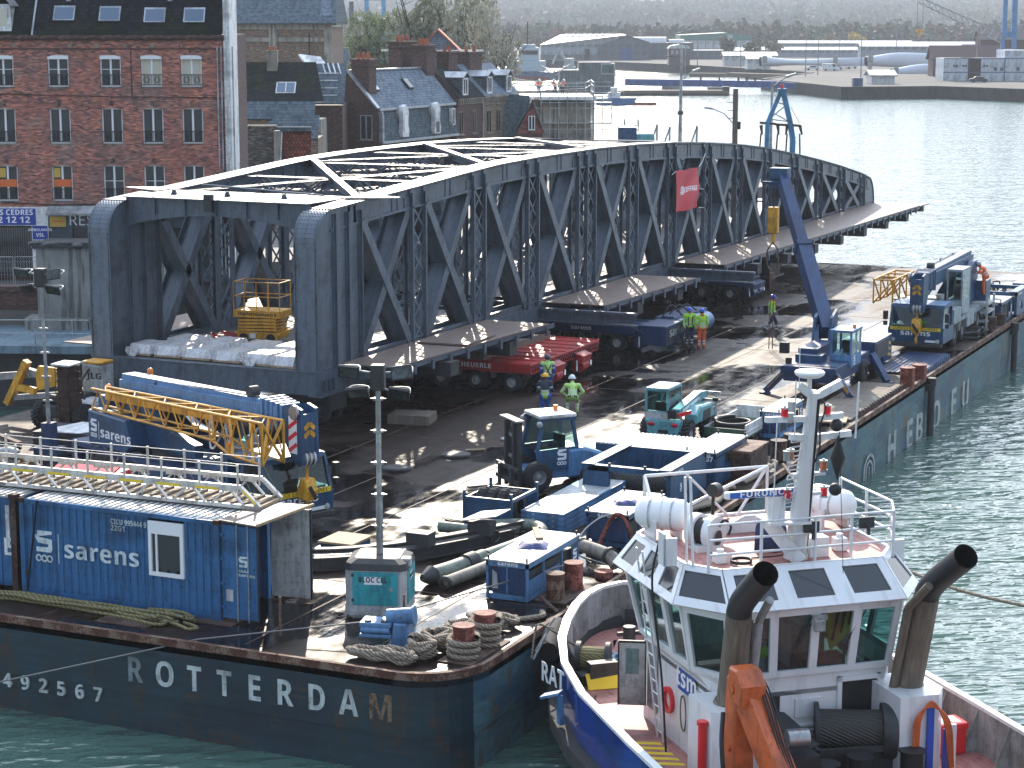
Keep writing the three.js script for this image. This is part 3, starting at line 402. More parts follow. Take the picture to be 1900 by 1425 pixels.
  // floor: end girder, cross beams, stringers
  mesh('end_girder', [B(-4.99, 4.7, 3.85, 4.68, -0.05, 0.02), B(4.55, 4.97, 3.8, 4.76, 0.02, 0.035)], m.bridge, bridge, 'plain plate girder across the near end'); mesh('end_girder_flange', B(-4.99, 4.99, 4.68, 4.72, -0.3, 0.05), m.bridge, bridge);
  mesh('side_girder', [B(4.9, 4.94, 3.8, 4.7, 0, -END), B(4.8, 5.05, 3.78, 3.82, 0, -END), B(-4.94, -4.9, 3.8, 4.7, 0, -END)], m.bridge, bridge);
  mesh('jack_bracket', [0, 1, 2].map(i => B(5.0, 5.16, 3.95, 4.4, -0.35 - i * 0.3, -0.31 - i * 0.3)), m.bridge, bridge);
  for (let z = 2.7; z < END; z += 2.7) mesh('cross_beam', [B(-XI, XI, 4.0, 4.03, -z - 0.12, -z + 0.12), B(-XI, XI, 4.55, 4.58, -z - 0.12, -z + 0.12), B(-XI, XI, 4.0, 4.58, -z - 0.015, -z + 0.015)], m.bridge, bridge);
  for (const x of [-3.2, -1.6, 0, 1.6, 3.2]) mesh('stringer', [B(x - 0.1, x + 0.1, 4.62, 4.65, 0, -END), B(x - 0.015, x + 0.015, 4.3, 4.62, 0, -END)], m.bridge, bridge);
  mesh('floor_plating', [B(-XI, XI, 4.66, 4.7, -0.3, -17), B(-XI, XI, 4.66, 4.7, -22, -END)], m.dark, bridge);
  // footway on the right: boards, edge beam, brackets
  const secs = [[1.6, 14.2, 7.2, 7.95], [20.4, 31.6, 7.95, 8.3], [37.5, 76.5, 7.75, 8.55]];
  secs.forEach(([a, b, w0, w1], i) => {
    const n = Math.round((b - a) / 2.6);
    for (let k = 0; k < n; k++) { const z0 = a + (b - a) * k / n, z1 = a + (b - a) * (k + 1) / n - 0.012, wa = w0 + (w1 - w0) * k / n, wb = w0 + (w1 - w0) * (k + 1) / n; mesh('footway_panel', ext([[5.0 + (k === 0 ? -0.03 : 0), -z0], [wa, -z0 - 0.03 * (k === 0)], [wb, -z1], [5.0, -z1]].reverse(), 4.78 + 0.0 * k, 4.83, 'xz'), m.ply, bridge); }
    mesh('edge_beam', [bar([w0 - 0.05, 4.68, -a], [w1 - 0.05, 4.68, -b - (i < 2 ? 0.6 : 0)], 0.06, 0.18), bar([w0 - 0.75, 4.66, -a], [w1 - 0.8, 4.66, -b], 0.06, 0.16)], m.bridge, bridge);
    for (let z = a + 0.2; z < b; z += 1.35) mesh('footway_bracket', [bar([5, 4.3, -z], [w0 + (w1 - w0) * (z - a) / (b - a), 4.55, -z], 0.08, 0.24), B(w0 + (w1 - w0) * (z - a) / (b - a) - 0.02, w0 + (w1 - w0) * (z - a) / (b - a) + 0.05, 4.35, 4.72, -z - 0.09, -z + 0.09)], m.bridge, bridge);
    for (let z = a + 4; z < b; z += 5.4) mesh('cantilever_box', B(6.2, w1 - 0.2, 3.95, 4.5, -z - 0.35, -z + 0.35), m.dark, bridge);
  });
  mesh('nose_apron', [ext([[5, -76.5], [8.55, -76.5], [8.6, -78.9], [5, -77.8], [-4.9, -77.8], [-4.9, -76]].reverse(), 4.72, 4.79, 'xz'), B(5, 8.5, 4.3, 4.7, -77.9, -77.6)], m.ply, bridge);
  for (const t of [20, 36.8]) mesh('cantilever_arm', [ext([[4.95, 4.65], [9.6, 4.5], [9.6, 4.15], [4.95, 3.95]], -t - 0.02, -t + 0.02), B(4.95, 9.6, 4.5, 4.62, -t - 0.16, -t + 0.16), B(4.95, 9.6, 4.02, 4.08, -t - 0.16, -t + 0.16)], m.bridge, bridge, 'cantilever arm across the gap in the footway');
  mesh('loose_panel', tf(B(0, 2.2, 0, 0.06, 0, -3), 5.35, 4.86, -7, 0.05), m.ply, bridge, 'loose footway panel lying on the boards');
  for (const x of [-5.1]) for (let k = 0; k < 24; k++) mesh('footway_panel', B(x - 2.6, x + 0.1, 4.76, 4.81, -1.8 - k * 3.1, -1.8 - (k + 1) * 3.1 + 0.02), m.ply, bridge);
}
// ---------- the town on the left ----------
const glassBlue = M([0.1, 0.14, 0.2], 0.05, { phys: 1 });
function windowPart(par, x, y0, y1, w, z, { fr = m.whiteClean, bars = 1, inside, rail: rl, key, name = 'window', gl = m.glass, side } = {}) { // side: windows of a wall that faces +x
  const o = [B(x - w / 2, x - w / 2 + 0.07, y0, y1, z - 0.08, z), B(x + w / 2 - 0.07, x + w / 2, y0, y1, z - 0.08, z), B(x - w / 2 + 0.07, x + w / 2 - 0.07, y1 - 0.07, y1, z - 0.08, z), B(x - w / 2 + 0.07, x + w / 2 - 0.07, y0, y0 + 0.09, z - 0.08, z), B(x - 0.05, x + 0.05, y0 + 0.09, y1 - 0.07, z - 0.07, z + 0.01)];
  if (bars > 1) o.push(B(x - w / 2 + 0.07, x + w / 2 - 0.07, y0 + (y1 - y0) * 0.55, y0 + (y1 - y0) * 0.55 + 0.03, z - 0.06, z - 0.01));
  const turn = g => side ? tf(g, 0, 0, 0, PI / 2) : g;
  const f = mesh(name, turn(o), fr, par);
  mesh('pane', turn(B(x - w / 2 + 0.06, x + w / 2 - 0.06, y0 + 0.08, y1 - 0.06, z - 0.06, z - 0.04)), inside || gl, f);
  if (rl) { const r = [B(x - w / 2 - 0.03, x + w / 2 + 0.03, y0 + 0.62, y0 + 0.66, z + 0.06, z + 0.1), B(x - w / 2 - 0.03, x + w / 2 + 0.03, y0 + 0.1, y0 + 0.13, z + 0.06, z + 0.1)]; for (let i = 0; i <= 6; i++) { const q = x - w / 2 + w * i / 6; r.push(B(q - 0.012, q + 0.012, y0 + 0.12, y0 + 0.62, z + 0.07, z + 0.09)); } for (const k of [-1, 1]) r.push(ring(x + k * w / 4, y0 + 0.38, z + 0.075, 0.16, 0.03, 0.012, 8)); mesh('balcony_rail', turn(r), m.black, f); }
  mesh('sill', turn(B(x - w / 2 - 0.08, x + w / 2 + 0.08, y0 - 0.08, y0, z - 0.05, z + 0.14)), m.stone, f);
  if (key) mesh('keystone', turn(B(x - 0.12, x + 0.12, y1 + 0.1, y1 + 0.38, z, z + 0.14)), m.stone, f);
  return f;
}
const hole = (x, y0, y1, w) => [[x - w / 2, y0], [x + w / 2, y0], [x + w / 2, y1 - 0.08], [x + w / 4, y1], [x - w / 4, y1], [x - w / 2, y1 - 0.08]];
{ // tall red brick house over two shops
  const h = farThing('brick_apartment_house', 'tall red brick house with white windows above two shops, far left', 'house', -15.1, 3.6, 110);
  const cols = [-11.65, -8.75, -6.0, -3.85, -1.75], rows = [[10.3, 11.95], [7.33, 9.2], [4.3, 6.2]], W = 1.1, holes = [];
  for (const x of [...cols, -14.4]) for (const [a, b] of rows) holes.push(hole(x, a, b, W));
  const fac = tex(2048, 2048, (u, v) => {
    const row = Math.floor(v * 200), b = u * 64 + (row & 1 ? 0.5 : 0), c = Math.floor(b), fx = b - c, fy = v * 200 - row, n = fbm(u, v, 12, 4, 3), st = fbm(u, v, 9, 4, 7, 14), hz = fbm(u, v, 5, 4, 11, 12);
    const r = lat[(c * 37 + row * 911) & 65535]; let q = r < 0.35 ? [0.68, 0.45, 0.38] : r < 0.7 ? [0.58, 0.39, 0.35] : r < 0.88 ? [0.76, 0.48, 0.39] : [0.42, 0.33, 0.32]; q = mix(q, [0.72, 0.45, 0.37], sm(0.55, 0.7, n) * 0.5); q = mix(q, [0.46, 0.39, 0.37], sm(0.5, 0.72, hz) * 0.5); q = mix(q, [0.58, 0.53, 0.49], sm(0.6, 0.78, st) * 0.5);
    if (fx < 0.05 || fy < 0.14) q = mix(q, [0.46, 0.41, 0.38], 0.6); return q.map(k => k * (0.8 + 0.4 * lat[(c * 71 + row * 17 + 5) & 65535] * 0.9));
  }, 15.2, 13.2);
  mesh('wall', [ext([[-15.2, 4.0], [0, 4.0], [0, 12.95], [-15.2, 12.95]], -0.35, 0, 'xy', 0, holes)], M([1, 0.98, 0.98], 0.88, { map: fac, bumpMap: fac, bumpScale: 0.004 }), h);
  mesh('rear_wall', B(-15.2, 0, 0, 13, -9, -0.5), m.brick, h);
  mesh('cornice', [B(-15.2, 0.02, 12.72, 12.84, 0, 0.12), B(-15.2, 0.02, 12.84, 13.0, -0.1, 0.24), B(-15.2, 0, 11.95 + 0.3, 12.32, 0, 0.04)], m.brick, h);
  for (let i = 0; i < 10; i++) mesh('anchor_stone', B(-14 + i * 1.45 + rr(-0.1, 0.1), -13.8 + i * 1.45, 12.36, 12.52, 0, 0.05), m.stone, h);
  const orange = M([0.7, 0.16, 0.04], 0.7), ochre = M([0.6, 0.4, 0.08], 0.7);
  rows.forEach(([a, b], ri) => cols.forEach((x, ci) => { const w = windowPart(h, x, a, b, W, -0.14, { bars: ri === 2 || (ri === 0 && ci < 3) ? 2 : 1, rail: true, key: true, inside: ri === 0 && ci > 2 ? m.curtain : undefined }); if (ri === 0) mesh('shutter_box', B(x - 0.56, x + 0.56, b - 0.2, b, -0.13, 0.0), m.whiteClean, w); if (ri === 2 && ci < 2) mesh('painted_reflection', [B(x - 0.46, x + 0.46, a + 0.75, a + 1.15, -0.13, -0.12)], orange, w), mesh('painted_reflection', B(x - 0.46, x - 0.1, a + 1.25, a + 1.75, -0.13, -0.12), ochre, w); }));  // orange and ochre panels: a reflection in the panes, put in as colour
  mesh('roof', [slab([[-15.2, 12.98, 0.2], [-0.1, 12.98, 0.2], [-0.1, 17.6, -3.4], [-15.2, 17.6, -3.4]], 0.2), slab([[-15.2, 17.6, -3.4], [-0.1, 17.6, -3.4], [-0.1, 18.4, -8], [-15.2, 18.4, -8]], 0.2)], m.moss, h, 'dark mossy slate mansard roof');
  for (const [a, y] of [[-8.45, 13.75], [-6.05, 13.72], [-3.68, 13.65], [-1.6, 13.65]]) { const zf = yy => 0.2 - (yy - 12.98) * 3.6 / 4.62, f = mesh('roof_window', [bar([a, y, zf(y) + 0.05], [a, y + 0.75, zf(y + 0.75) + 0.05], 1.12, 0.09, [0, 0.6, 0.8])], m.zinc, h); mesh('pane', bar([a, y + 0.07, zf(y + 0.07) + 0.1], [a, y + 0.68, zf(y + 0.68) + 0.1], 0.98, 0.02, [0, 0.6, 0.8]), glassBlue, f); }
  for (const a of [-8.3, -2.95]) { const z = 0.2 - 1.75 * 0.78; mesh('roof_vent', ext([[a - 0.13, 14.75], [a + 0.13, 14.75], [a, 14.95]], z - 0.3, z + 0.12), m.zinc, h); }
  mesh('roof_ridge_strip', bar([-10.0, 13, 0.24], [-10.0, 17.6, -3.35], 0.09, 0.07, [0, 0.6, 0.8]), m.zinc, h);
  const dm = mesh('dormer', [B(-12.4, -11.1, 13.2, 14.6, -1.6, 0.1)], m.white, h); mesh('dormer_roof', [slab([[-12.6, 14.5, 0.25], [-11.75, 15.5, 0.25], [-11.75, 15.5, -2], [-12.6, 14.5, -2]], 0.08), slab([[-11.75, 15.5, 0.25], [-10.9, 14.5, 0.25], [-10.9, 14.5, -2], [-11.75, 15.5, -2]], 0.08)], m.zinc, dm); mesh('blind', B(-12.2, -11.3, 13.45, 14.35, 0.1, 0.12), m.curtain, dm);
  mesh('white_return', B(-0.02, 0.3, 0, 17.9, -3, 0.1), m.white, h, 'narrow white rendered end wall'); for (const x of [-0.35, -0.15, 0.45]) mesh('downpipe', cyl(x, 0.16, 0.4, 12.4, 0.045, 8), m.zinc, h);
  mesh('cable', rail([[-12, 9.95, 0.03], [-6, 9.8, 0.05], [-0.3, 9.75, 0.04], [-0.1, 9.5, 0.06], [-0.1, 5, 0.06]], 0.02).concat(rail([[-4.9, 12.2, 0.03], [-4.9, 9.8, 0.03]], 0.02), rail([[-12, 4.25, 0.05], [-9, 4.1, 0.08], [-6, 4.15, 0.05]], 0.03)), m.black, h);
  // shops
  mesh('shop_front', [B(-15.2, -9.55, 3.0, 4.0, -0.2, 0.12), B(-10.45, -9.55, 0, 3.0, -0.2, 0.1)], m.white, h, 'white shop front of the ambulance office'); mesh('shop_front', [B(-9.5, 0, 2.9, 3.55, -0.2, 0.16), B(-9.5, -8.3, 0, 2.9, -0.2, 0.06), B(-7.4, -6.6, 0, 2.9, -0.2, 0.06), B(-9.5, 0, 0, 0.7, -0.2, 0.05)], M([0.05, 0.085, 0.12], 0.5, { map: T.dirt }), h, 'dark blue restaurant front');
  mesh('awning', slab([[-9.5, 3.95, 0], [0, 3.95, 0], [0, 3.62, 0.9], [-9.5, 3.62, 0.9]], 0.12), m.greyLt, h, 'rolled grey awning over the restaurant');
  for (const [a, b, c] of [[-15.2, -10.5, 0.3], [-8.3, -7.4, 0.7], [-6.6, 0, 0.7]]) mesh('shop_window', B(a, b, c, 2.92, -0.16, -0.1), m.glass, h);
  const gr = []; for (let i = 0; i < 26; i++) { const x = -13.6 + i * 0.12; for (let j = 0; j < 14; j++) gr.push(bar([x, 0.5 + j * 0.17, -0.05], [x + 0.06, 0.585 + j * 0.17, -0.05], 0.012, 0.012), bar([x + 0.06, 0.585 + j * 0.17, -0.05], [x, 0.67 + j * 0.17, -0.05], 0.012, 0.012)); } mesh('roller_grille', gr, m.galv, h);
  const bl = M([0.02, 0.05, 0.32], 0.5), s1 = mesh('shop_sign', B(-14.6, -10.2, 3.05, 3.92, 0.12, 0.16), bl, h, 'blue shop sign reading LES CEDRES'); mesh('lettering', [tf(txt('AMBULANCES LES CEDRES', 0.21, { align: 'r', sx: 1.0 }), -10.34, 3.58, 0.161), tf(txt('02 35 82 12 12', 0.24, { align: 'r', sx: 1.15 }), -10.5, 3.16, 0.161)], m.whiteClean, s1);
  const s2 = mesh('shop_sign', B(-10.4, -9.6, 1.75, 3.0, 0.1, 0.13), bl, h, 'small blue upright sign'); mesh('lettering', [['AMBULANCES', 2.72, 0.1], ['VSL', 2.42, 0.14], ['TOUTES', 2.12, 0.11], ['DISTANCES', 1.85, 0.1]].map(([t, y, s]) => tf(txt(t, s), -10, y, 0.131)), m.whiteClean, s2);
  mesh('lettering', tf(txt('RESTAURANT', 0.4, { f: fontR, align: 'l', sx: 1.1 }), -8.4, 3.03, 0.161), m.whiteClean, h); const pic = mesh('picture_panel', B(-9.45, -8.6, 2.95, 3.5, 0.16, 0.18), ochre, h); mesh('burger', [B(-9.3, -8.75, 3.2, 3.27, 0.18, 0.2)], orange, pic);
  mesh('door', B(-6.5, -5.6, 0, 2.2, -0.12, 0.0), m.dark, h);
}
const wallThing = (name, label, cat, a, y, d, geos, mt) => { const t = farThing(name, label, cat, a, y, d); mesh('wall', geos, mt, t); return t; };
{ const t = wallThing('concrete_abutment', 'weathered grey concrete abutment under a dark crumpled tarpaulin', 'abutment', -22.4, 1.6, 97, [B(0, 6, 1.8, 5.25, -3, 0), B(-0.6, 6, -2, 1.9, -3, 0.25)], m.concrete); const o = []; for (let i = 0; i < 24; i++) { const x = -0.1 + i * 0.26; o.push(sph(x, 5.3 + rr(0, 0.12), -0.1 + rr(-0.3, 0.1), 0.3, 1.1, 0.5, 1, 7)); } mesh('tarpaulin', [o, B(-0.15, 6, 5.2, 5.36, -3, 0.12)], m.dark, t); for (const x of [1.2, 2.4]) mesh('form_joint', B(x - 0.02, x + 0.02, -1, 1.7, 0.25, 0.262), m.dark, t); }
wallThing('quay_retaining_wall', 'dark brick retaining wall left of the concrete abutment', 'wall', -30, 0, 99, [B(-4, 7.3, -1, 4.5, -0.6, 0), B(-4, 7.4, 4.5, 4.75, -0.7, 0.15)], m.brick);
{ const t = farThing('pontoon', 'flat blue-grey floating pontoon with handrail beside the bridge end', 'pontoon', -24.5, 0, 92.4); mesh('deck', [ext([[-6, 0], [5.6, 0.7], [5.6, -6], [-6, -6]].map(p => [p[0], p[1] * 1]), 2.6, 2.95, 'xz')], M([0.16, 0.24, 0.3], 0.35, { map: T.dirt }), t); mesh('hull', B(-6, 5.4, -0.5, 2.6, -5.5, -0.4), m.dark, t); const o = []; for (let x = -5.5; x < 5.6; x += 1.7) o.push(cyl(x, 0.1, 2.9, 4.1, 0.03, 6)); o.push(...rail([[-5.5, 4.1, 0.1], [5.5, 4.1, 0.4]], 0.025), ...rail([[-5.5, 3.5, 0.1], [5.5, 3.5, 0.4]], 0.02)); mesh('handrail', o, m.galv, t); }
{ // temporary fence panels on the quay
  const t = farThing('mesh_fence', 'steel mesh site fence in front of the shops', 'fence', -28, 3.7, 104); const o = []; for (let p = 0; p < 2; p++) { const x = p * 1.9 + 1; o.push(...rail([[x, 0, 0], [x, 1.9, 0], [x + 1.8, 1.9, 0], [x + 1.8, 0, 0]], 0.03)); for (let i = 1; i < 12; i++) o.push(B(x + i * 0.15, x + i * 0.15 + 0.012, 0.1, 1.9, -0.01, 0)); for (let i = 1; i < 6; i++) o.push(B(x, x + 1.8, i * 0.33, i * 0.33 + 0.012, -0.01, 0)); } mesh('fence_panel', o, m.galv, t);
}
{ // large hall behind
  const h = farThing('brick_hall', 'big pale brick hall with slate roof, stone pilasters and arched window', 'building', -28.5, 3.6, 200);
  mesh('wall', B(0, 11.3, 0, 13.1, -14, 0), m.brickPale, h); mesh('stone_band', [B(0, 11.4, 12.9, 13.3, 0, 0.15), B(0, 11.35, 11.75, 12.15, 0, 0.1)], m.render, h); for (const x of [5.35, 10.6]) mesh('pilaster', B(x, x + 0.75, 0, 13.1, 0, 0.18), m.render, h); mesh('cornice', B(-0.2, 11.7, 13.3, 13.55, -14.2, 0.4), m.stone, h);
  mesh('roof', [slab([[-0.5, 13.5, 0.5], [11.8, 13.5, 0.5], [11.3, 19, -7], [-0.5, 19, -7]], 0.25), slab([[11.8, 13.5, 0.5], [11.8, 13.5, -14.5], [11.3, 19, -7]], 0.25)], m.slateDark, h); mesh('roof_patch', slab([[10.2, 14.2, -0.4], [11.3, 14.2, -0.4], [11, 17.5, -4.9], [10.3, 17.5, -4.9]], 0.05), m.slate, h); mesh('roof_window', bar([7.0, 16, -2.9], [7.0, 16.5, -3.6], 0.5, 0.1), m.greyLt, h);
  const w = []; for (const r of [0, 1]) w.push(ext((() => { const s = new THREE.Shape(); const k = r ? 0.5 : 0.72; s.moveTo(-k, 8.2); s.lineTo(k, 8.2); s.lineTo(k, 10.9); s.absarc(0, 10.9, k, 0, PI); s.lineTo(-k, 8.2); return s; })(), r ? 0.06 : 0, r ? 0.08 : 0.06)); tf(w, 2.4, 0.2, 0); mesh('arched_surround', w[0], m.render, h); mesh('arched_window', w[1], m.glass, h); mesh('downpipe', cyl(9.2, 0.2, 2, 12.6, 0.06, 8), m.dark, h);
}
{ // slate roofed house in the middle
  const h = farThing('slate_roofed_house', 'cream walled house with wide mossy slate roof behind the brick wall', 'house', -23, 3.6, 158);
  mesh('wall', [B(0, 2.1, 0, 7.4, -8, 0), B(2.1, 8.5, 0, 6.3, -8, -0.3)], m.render, h); mesh('roof', [slab([[-0.3, 7.5, 0.3], [8.8, 7.7, 0.3], [7.9, 10.6, -3.4], [-0.3, 10.6, -3.4]], 0.2)], m.mossSlate, h); mesh('gutter', bar([-0.3, 7.48, 0.36], [8.8, 7.68, 0.36], 0.12, 0.1), m.zinc, h);
  for (const x of [0.1, 1.4]) windowPart(h, x, 5.4, 6.95, 0.72, 0.04, { fr: m.greyLt }); const f = mesh('roof_window', bar([5.8, 8.3, -0.55], [5.8, 9.1, -1.5], 1.5, 0.12, [0, 0.8, 0.7]), m.offwhite, h); mesh('pane', [bar([5.45, 8.37, -0.62], [5.45, 9.03, -1.41], 0.6, 0.15, [0, 0.8, 0.7]), bar([6.15, 8.37, -0.62], [6.15, 9.03, -1.41], 0.6, 0.15, [0, 0.8, 0.7])], glassBlue, f); const f2 = mesh('roof_window', bar([0.1, 9.0, -1.5], [0.1, 9.5, -2.1], 0.6, 0.12, [0, 0.8, 0.7]), glassBlue, h);
  const c = mesh('chimney', [B(4.2, 5.0, 9.3, 11.4, -3.4, -2.6), B(4.15, 5.05, 11.4, 11.5, -3.45, -2.55)], m.stone, h); mesh('chimney_pot', [cyl(4.45, -3, 11.5, 11.8, 0.14), cyl(4.8, -3, 11.5, 11.8, 0.14)], m.terra, c);
  const lo = farThing('slate_lean_to', 'low brick outbuilding with dark slate roof below the house', 'outbuilding', -20.4, 3.6, 150); mesh('wall', B(0, 6, 0, 6.7, -4, 0), m.brickPale, lo); mesh('roof', slab([[-0.2, 6.8, 0.25], [6.2, 6.8, 0.25], [6.2, 8.0, -0.9], [0.4, 8.0, -0.9]], 0.15), m.slateDark, lo); const l2 = farThing('dark_slate_shed', 'small shed with dark hipped slate roof behind the wall', 'shed', -18.2, 3.6, 146); mesh('wall', B(0.3, 4.6, 0, 5.6, -4, 0), m.brickPale, l2); mesh('roof', [slab([[-0.1, 5.6, 0.2], [4.6, 5.6, 0.2], [4.6, 7.2, -1.3], [1.6, 7.2, -1.3]], 0.15)], m.slateDark, l2);
  const gl = farThing('glass_roofed_lean_to', 'lean-to with glazed roof strips and bare white side wall', 'outbuilding', -15.9, 3.6, 163); mesh('wall', B(0, 2.6, 0, 7.2, -8, -0.5), m.brick, gl); mesh('roof', slab([[0.2, 7.4, 0.2], [2.8, 7.4, 0.2], [2.8, 10.4, -3], [-1.1, 10.4, -3]], 0.12), m.slateDark, gl); mesh('parapet', slab([[-1.3, 11.1, -5.9], [0.5, 10.9, -5.4], [1.7, 9.6, -3.4], [0.7, 9.3, -2.4], [-0.3, 10, -4]], 0.12, [0.2, 1, 0.2]), m.white, gl); for (let i = 0; i < 4; i++) mesh('glazing_strip', bar([0.1 + 0.06 * i, 8 + i * 0.55, -0.4 - i * 0.58], [2.2, 8 + i * 0.55, -0.4 - i * 0.58], 0.1, 0.08), m.white, gl); for (let i = 0; i < 4; i++) mesh('glazing_bar', bar([1.2 + i * 0.4, 9.6, -2.1], [0.9 + i * 0.4, 10.4, -2.95], 0.1, 0.1, [0, 1, 0.4]), m.white, gl);
}
{ const w = wallThing('flint_yard_wall', 'long grey flint and brick yard wall behind the bridge', 'wall', -19.6, 3.6, 140, [B(-0.6, 3.7, 0, 6.7, -0.5, 0)], m.flint); mesh('coping', B(-0.7, 3.75, 6.7, 6.82, -0.55, 0.08), m.stone, w); const t = farThing('red_tiled_shed', 'small shed with steep red tiled roof behind the bridge', 'shed', -15.9, 3.6, 139); mesh('wall', [B(0, 0.35, 0, 6.5, -3, 0), B(0.35, 2.5, 0, 3.8, -3, 0)], m.render, t); mesh('roof', slab([[0.45, 3.6, 0.4], [2.4, 3.6, 0.4], [2.4, 6.4, -1.2], [0.45, 6.4, -1.2]], 0.12), m.tile, t); mesh('verge', bar([0.42, 3.6, 0.46], [0.42, 6.4, -1.14], 0.08, 0.1), m.white, t); mesh('ridge', B(0, 2.4, 6.4, 6.7, -1.5, -1.0), m.slateDark, t); }
// a row of houses, axis-aligned with the barge; local x to the right (east), z towards the viewer
const chim = (par, x0, x1, y0, y1, z0, z1, pots, mt = m.brick) => { const c = mesh('chimney', [B(x0, x1, y0, y1, z0, z1), B(x0 - 0.08, x1 + 0.08, y1 - 0.5, y1 - 0.35, z0 - 0.08, z1 + 0.08), B(x0 - 0.1, x1 + 0.1, y1 - 0.12, y1 + 0.08, z0 - 0.1, z1 + 0.1)], mt, par); pots.forEach(([x, z]) => mesh('chimney_pot', cyl(x, z, y1 + 0.08, y1 + 0.6, 0.17, 10, 0.13), m.terra, c)); };
{
  const h = thing('mansard_house', 'brick gabled house with grey slate mansard and two curly white dormers', 'house', [-80, 3.6, -148.6]);
  mesh('gable_wall', ext([[-5.7, 0], [0, 0], [0, 6.7], [-2.6, 9.6], [-5.7, 6.9]], -0.4, 0), m.brick, h); mesh('wall', B(-5.7, -0.35, 0, 6.7, -14, -0.4), m.brick, h);
  mesh('gable_coping', [bar([-6, 6.75, 0.05], [-2.6, 9.75, 0.05], 0.5, 0.14), bar([-2.6, 9.75, 0.05], [0.15, 6.75, 0.05], 0.5, 0.14)], m.zinc, h);
  mesh('roof', [slab([[0.1, 6.75, -0.2], [0.1, 6.75, -14.1], [-2.6, 9.7, -14.1], [-2.6, 9.7, -0.2]], 0.15), slab([[-2.6, 9.7, -0.2], [-2.6, 9.7, -14.1], [-6, 6.8, -14.1], [-6, 6.8, -0.2]], 0.15)], m.slate, h, 'pale grey slate upper roof'); mesh('mansard', slab([[0.35, 4.1, -0.1], [0.35, 4.1, -14.1], [-0.05, 6.6, -14.1], [-0.05, 6.6, -0.1]], 0.2), m.slateDark, h, 'steep lower slate slope'); mesh('eave_gutter', [B(0.0, 0.2, 6.55, 6.75, -14.1, -0.1), B(0.05, 0.4, 6.2, 6.5, -0.3, -0.05), B(0.1, 0.45, 4.0, 6.2, -0.35, -0.05), B(0.2, 0.5, 3.9, 4.1, -14.1, -0.1)], m.zinc, h); mesh('ridge', bar([-2.6, 9.75, -0.2], [-2.6, 9.75, -14.1], 0.3, 0.12), m.zinc, h);
  for (const [z, c] of [[-3.85, 1], [-9.7, 0]]) { const d = mesh('dormer', [ext([[z - 0.5, 4.3], [z - 0.62, 4.8], [z - 0.45, 5.2], [z - 0.5, 6.3], [z - 0.35, 6.75], [z, 6.95], [z + 0.35, 6.75], [z + 0.5, 6.3], [z + 0.45, 5.2], [z + 0.62, 4.8], [z + 0.5, 4.3]].reverse(), 0.2, 0.6, 'zy'), lathe([[0.55, -0.6], [0.55, 0.5]], 0.1, 6.3, z, 12, 'x')], m.white, h, 'curly white dormer'); mesh('dormer_window', c ? B(0.6, 0.64, 4.6, 6.1, z - 0.3, z + 0.3) : [B(0.6, 0.63, 5.4, 6.1, z - 0.3, z + 0.3)], c ? m.whiteClean : m.white, d); if (!c) mesh('pane', B(0.6, 0.65, 4.4, 5.3, z - 0.26, z + 0.26), m.glass, d); }
  { const d = mesh('dormer_window', [B(0.2, 0.5, 4.9, 6.2, -12.8, -12.7), B(0.2, 0.5, 4.9, 6.2, -13.3, -13.2), B(0.2, 0.5, 6.2, 6.3, -13.3, -12.7), B(0.2, 0.5, 4.85, 4.95, -13.3, -12.7)], m.white, h); mesh('pane', B(0.3, 0.34, 4.9, 6.2, -13.2, -12.8), m.glass, d); }
  for (const [z, mt] of [[-1.9, M([0.5, 0.55, 0.6], 0.1)], [-8, m.glass]]) { const f = mesh('roof_window', bar([-1.0, 8.1, z], [-1.75, 8.92, z], 0.95, 0.12, [0.75, 0.65, 0]), m.black, h); mesh('pane', bar([-1.02, 8.16, z], [-1.7, 8.9, z], 0.75, 0.16, [0.75, 0.65, 0]), mt, f); }
  windowPart(h, -1.0, 4.2, 6.2, 1.1, 0.05, { fr: m.greyLt }); chim(h, -2.5, -0.9, 7.6, 10.6, -1.6, -0.3, [[-2.2, -1], [-1.75, -1], [-1.3, -1]]); chim(h, -3.4, -2.0, 8.0, 11.6, -14.4, -12.8, [[-3.1, -13.6], [-2.7, -13.6], [-2.3, -13.6]]); chim(h, -5.6, -4.3, 8.0, 11.9, -15.6, -12.6, [[-5, -15], [-5, -14], [-5, -13.2]]);
}
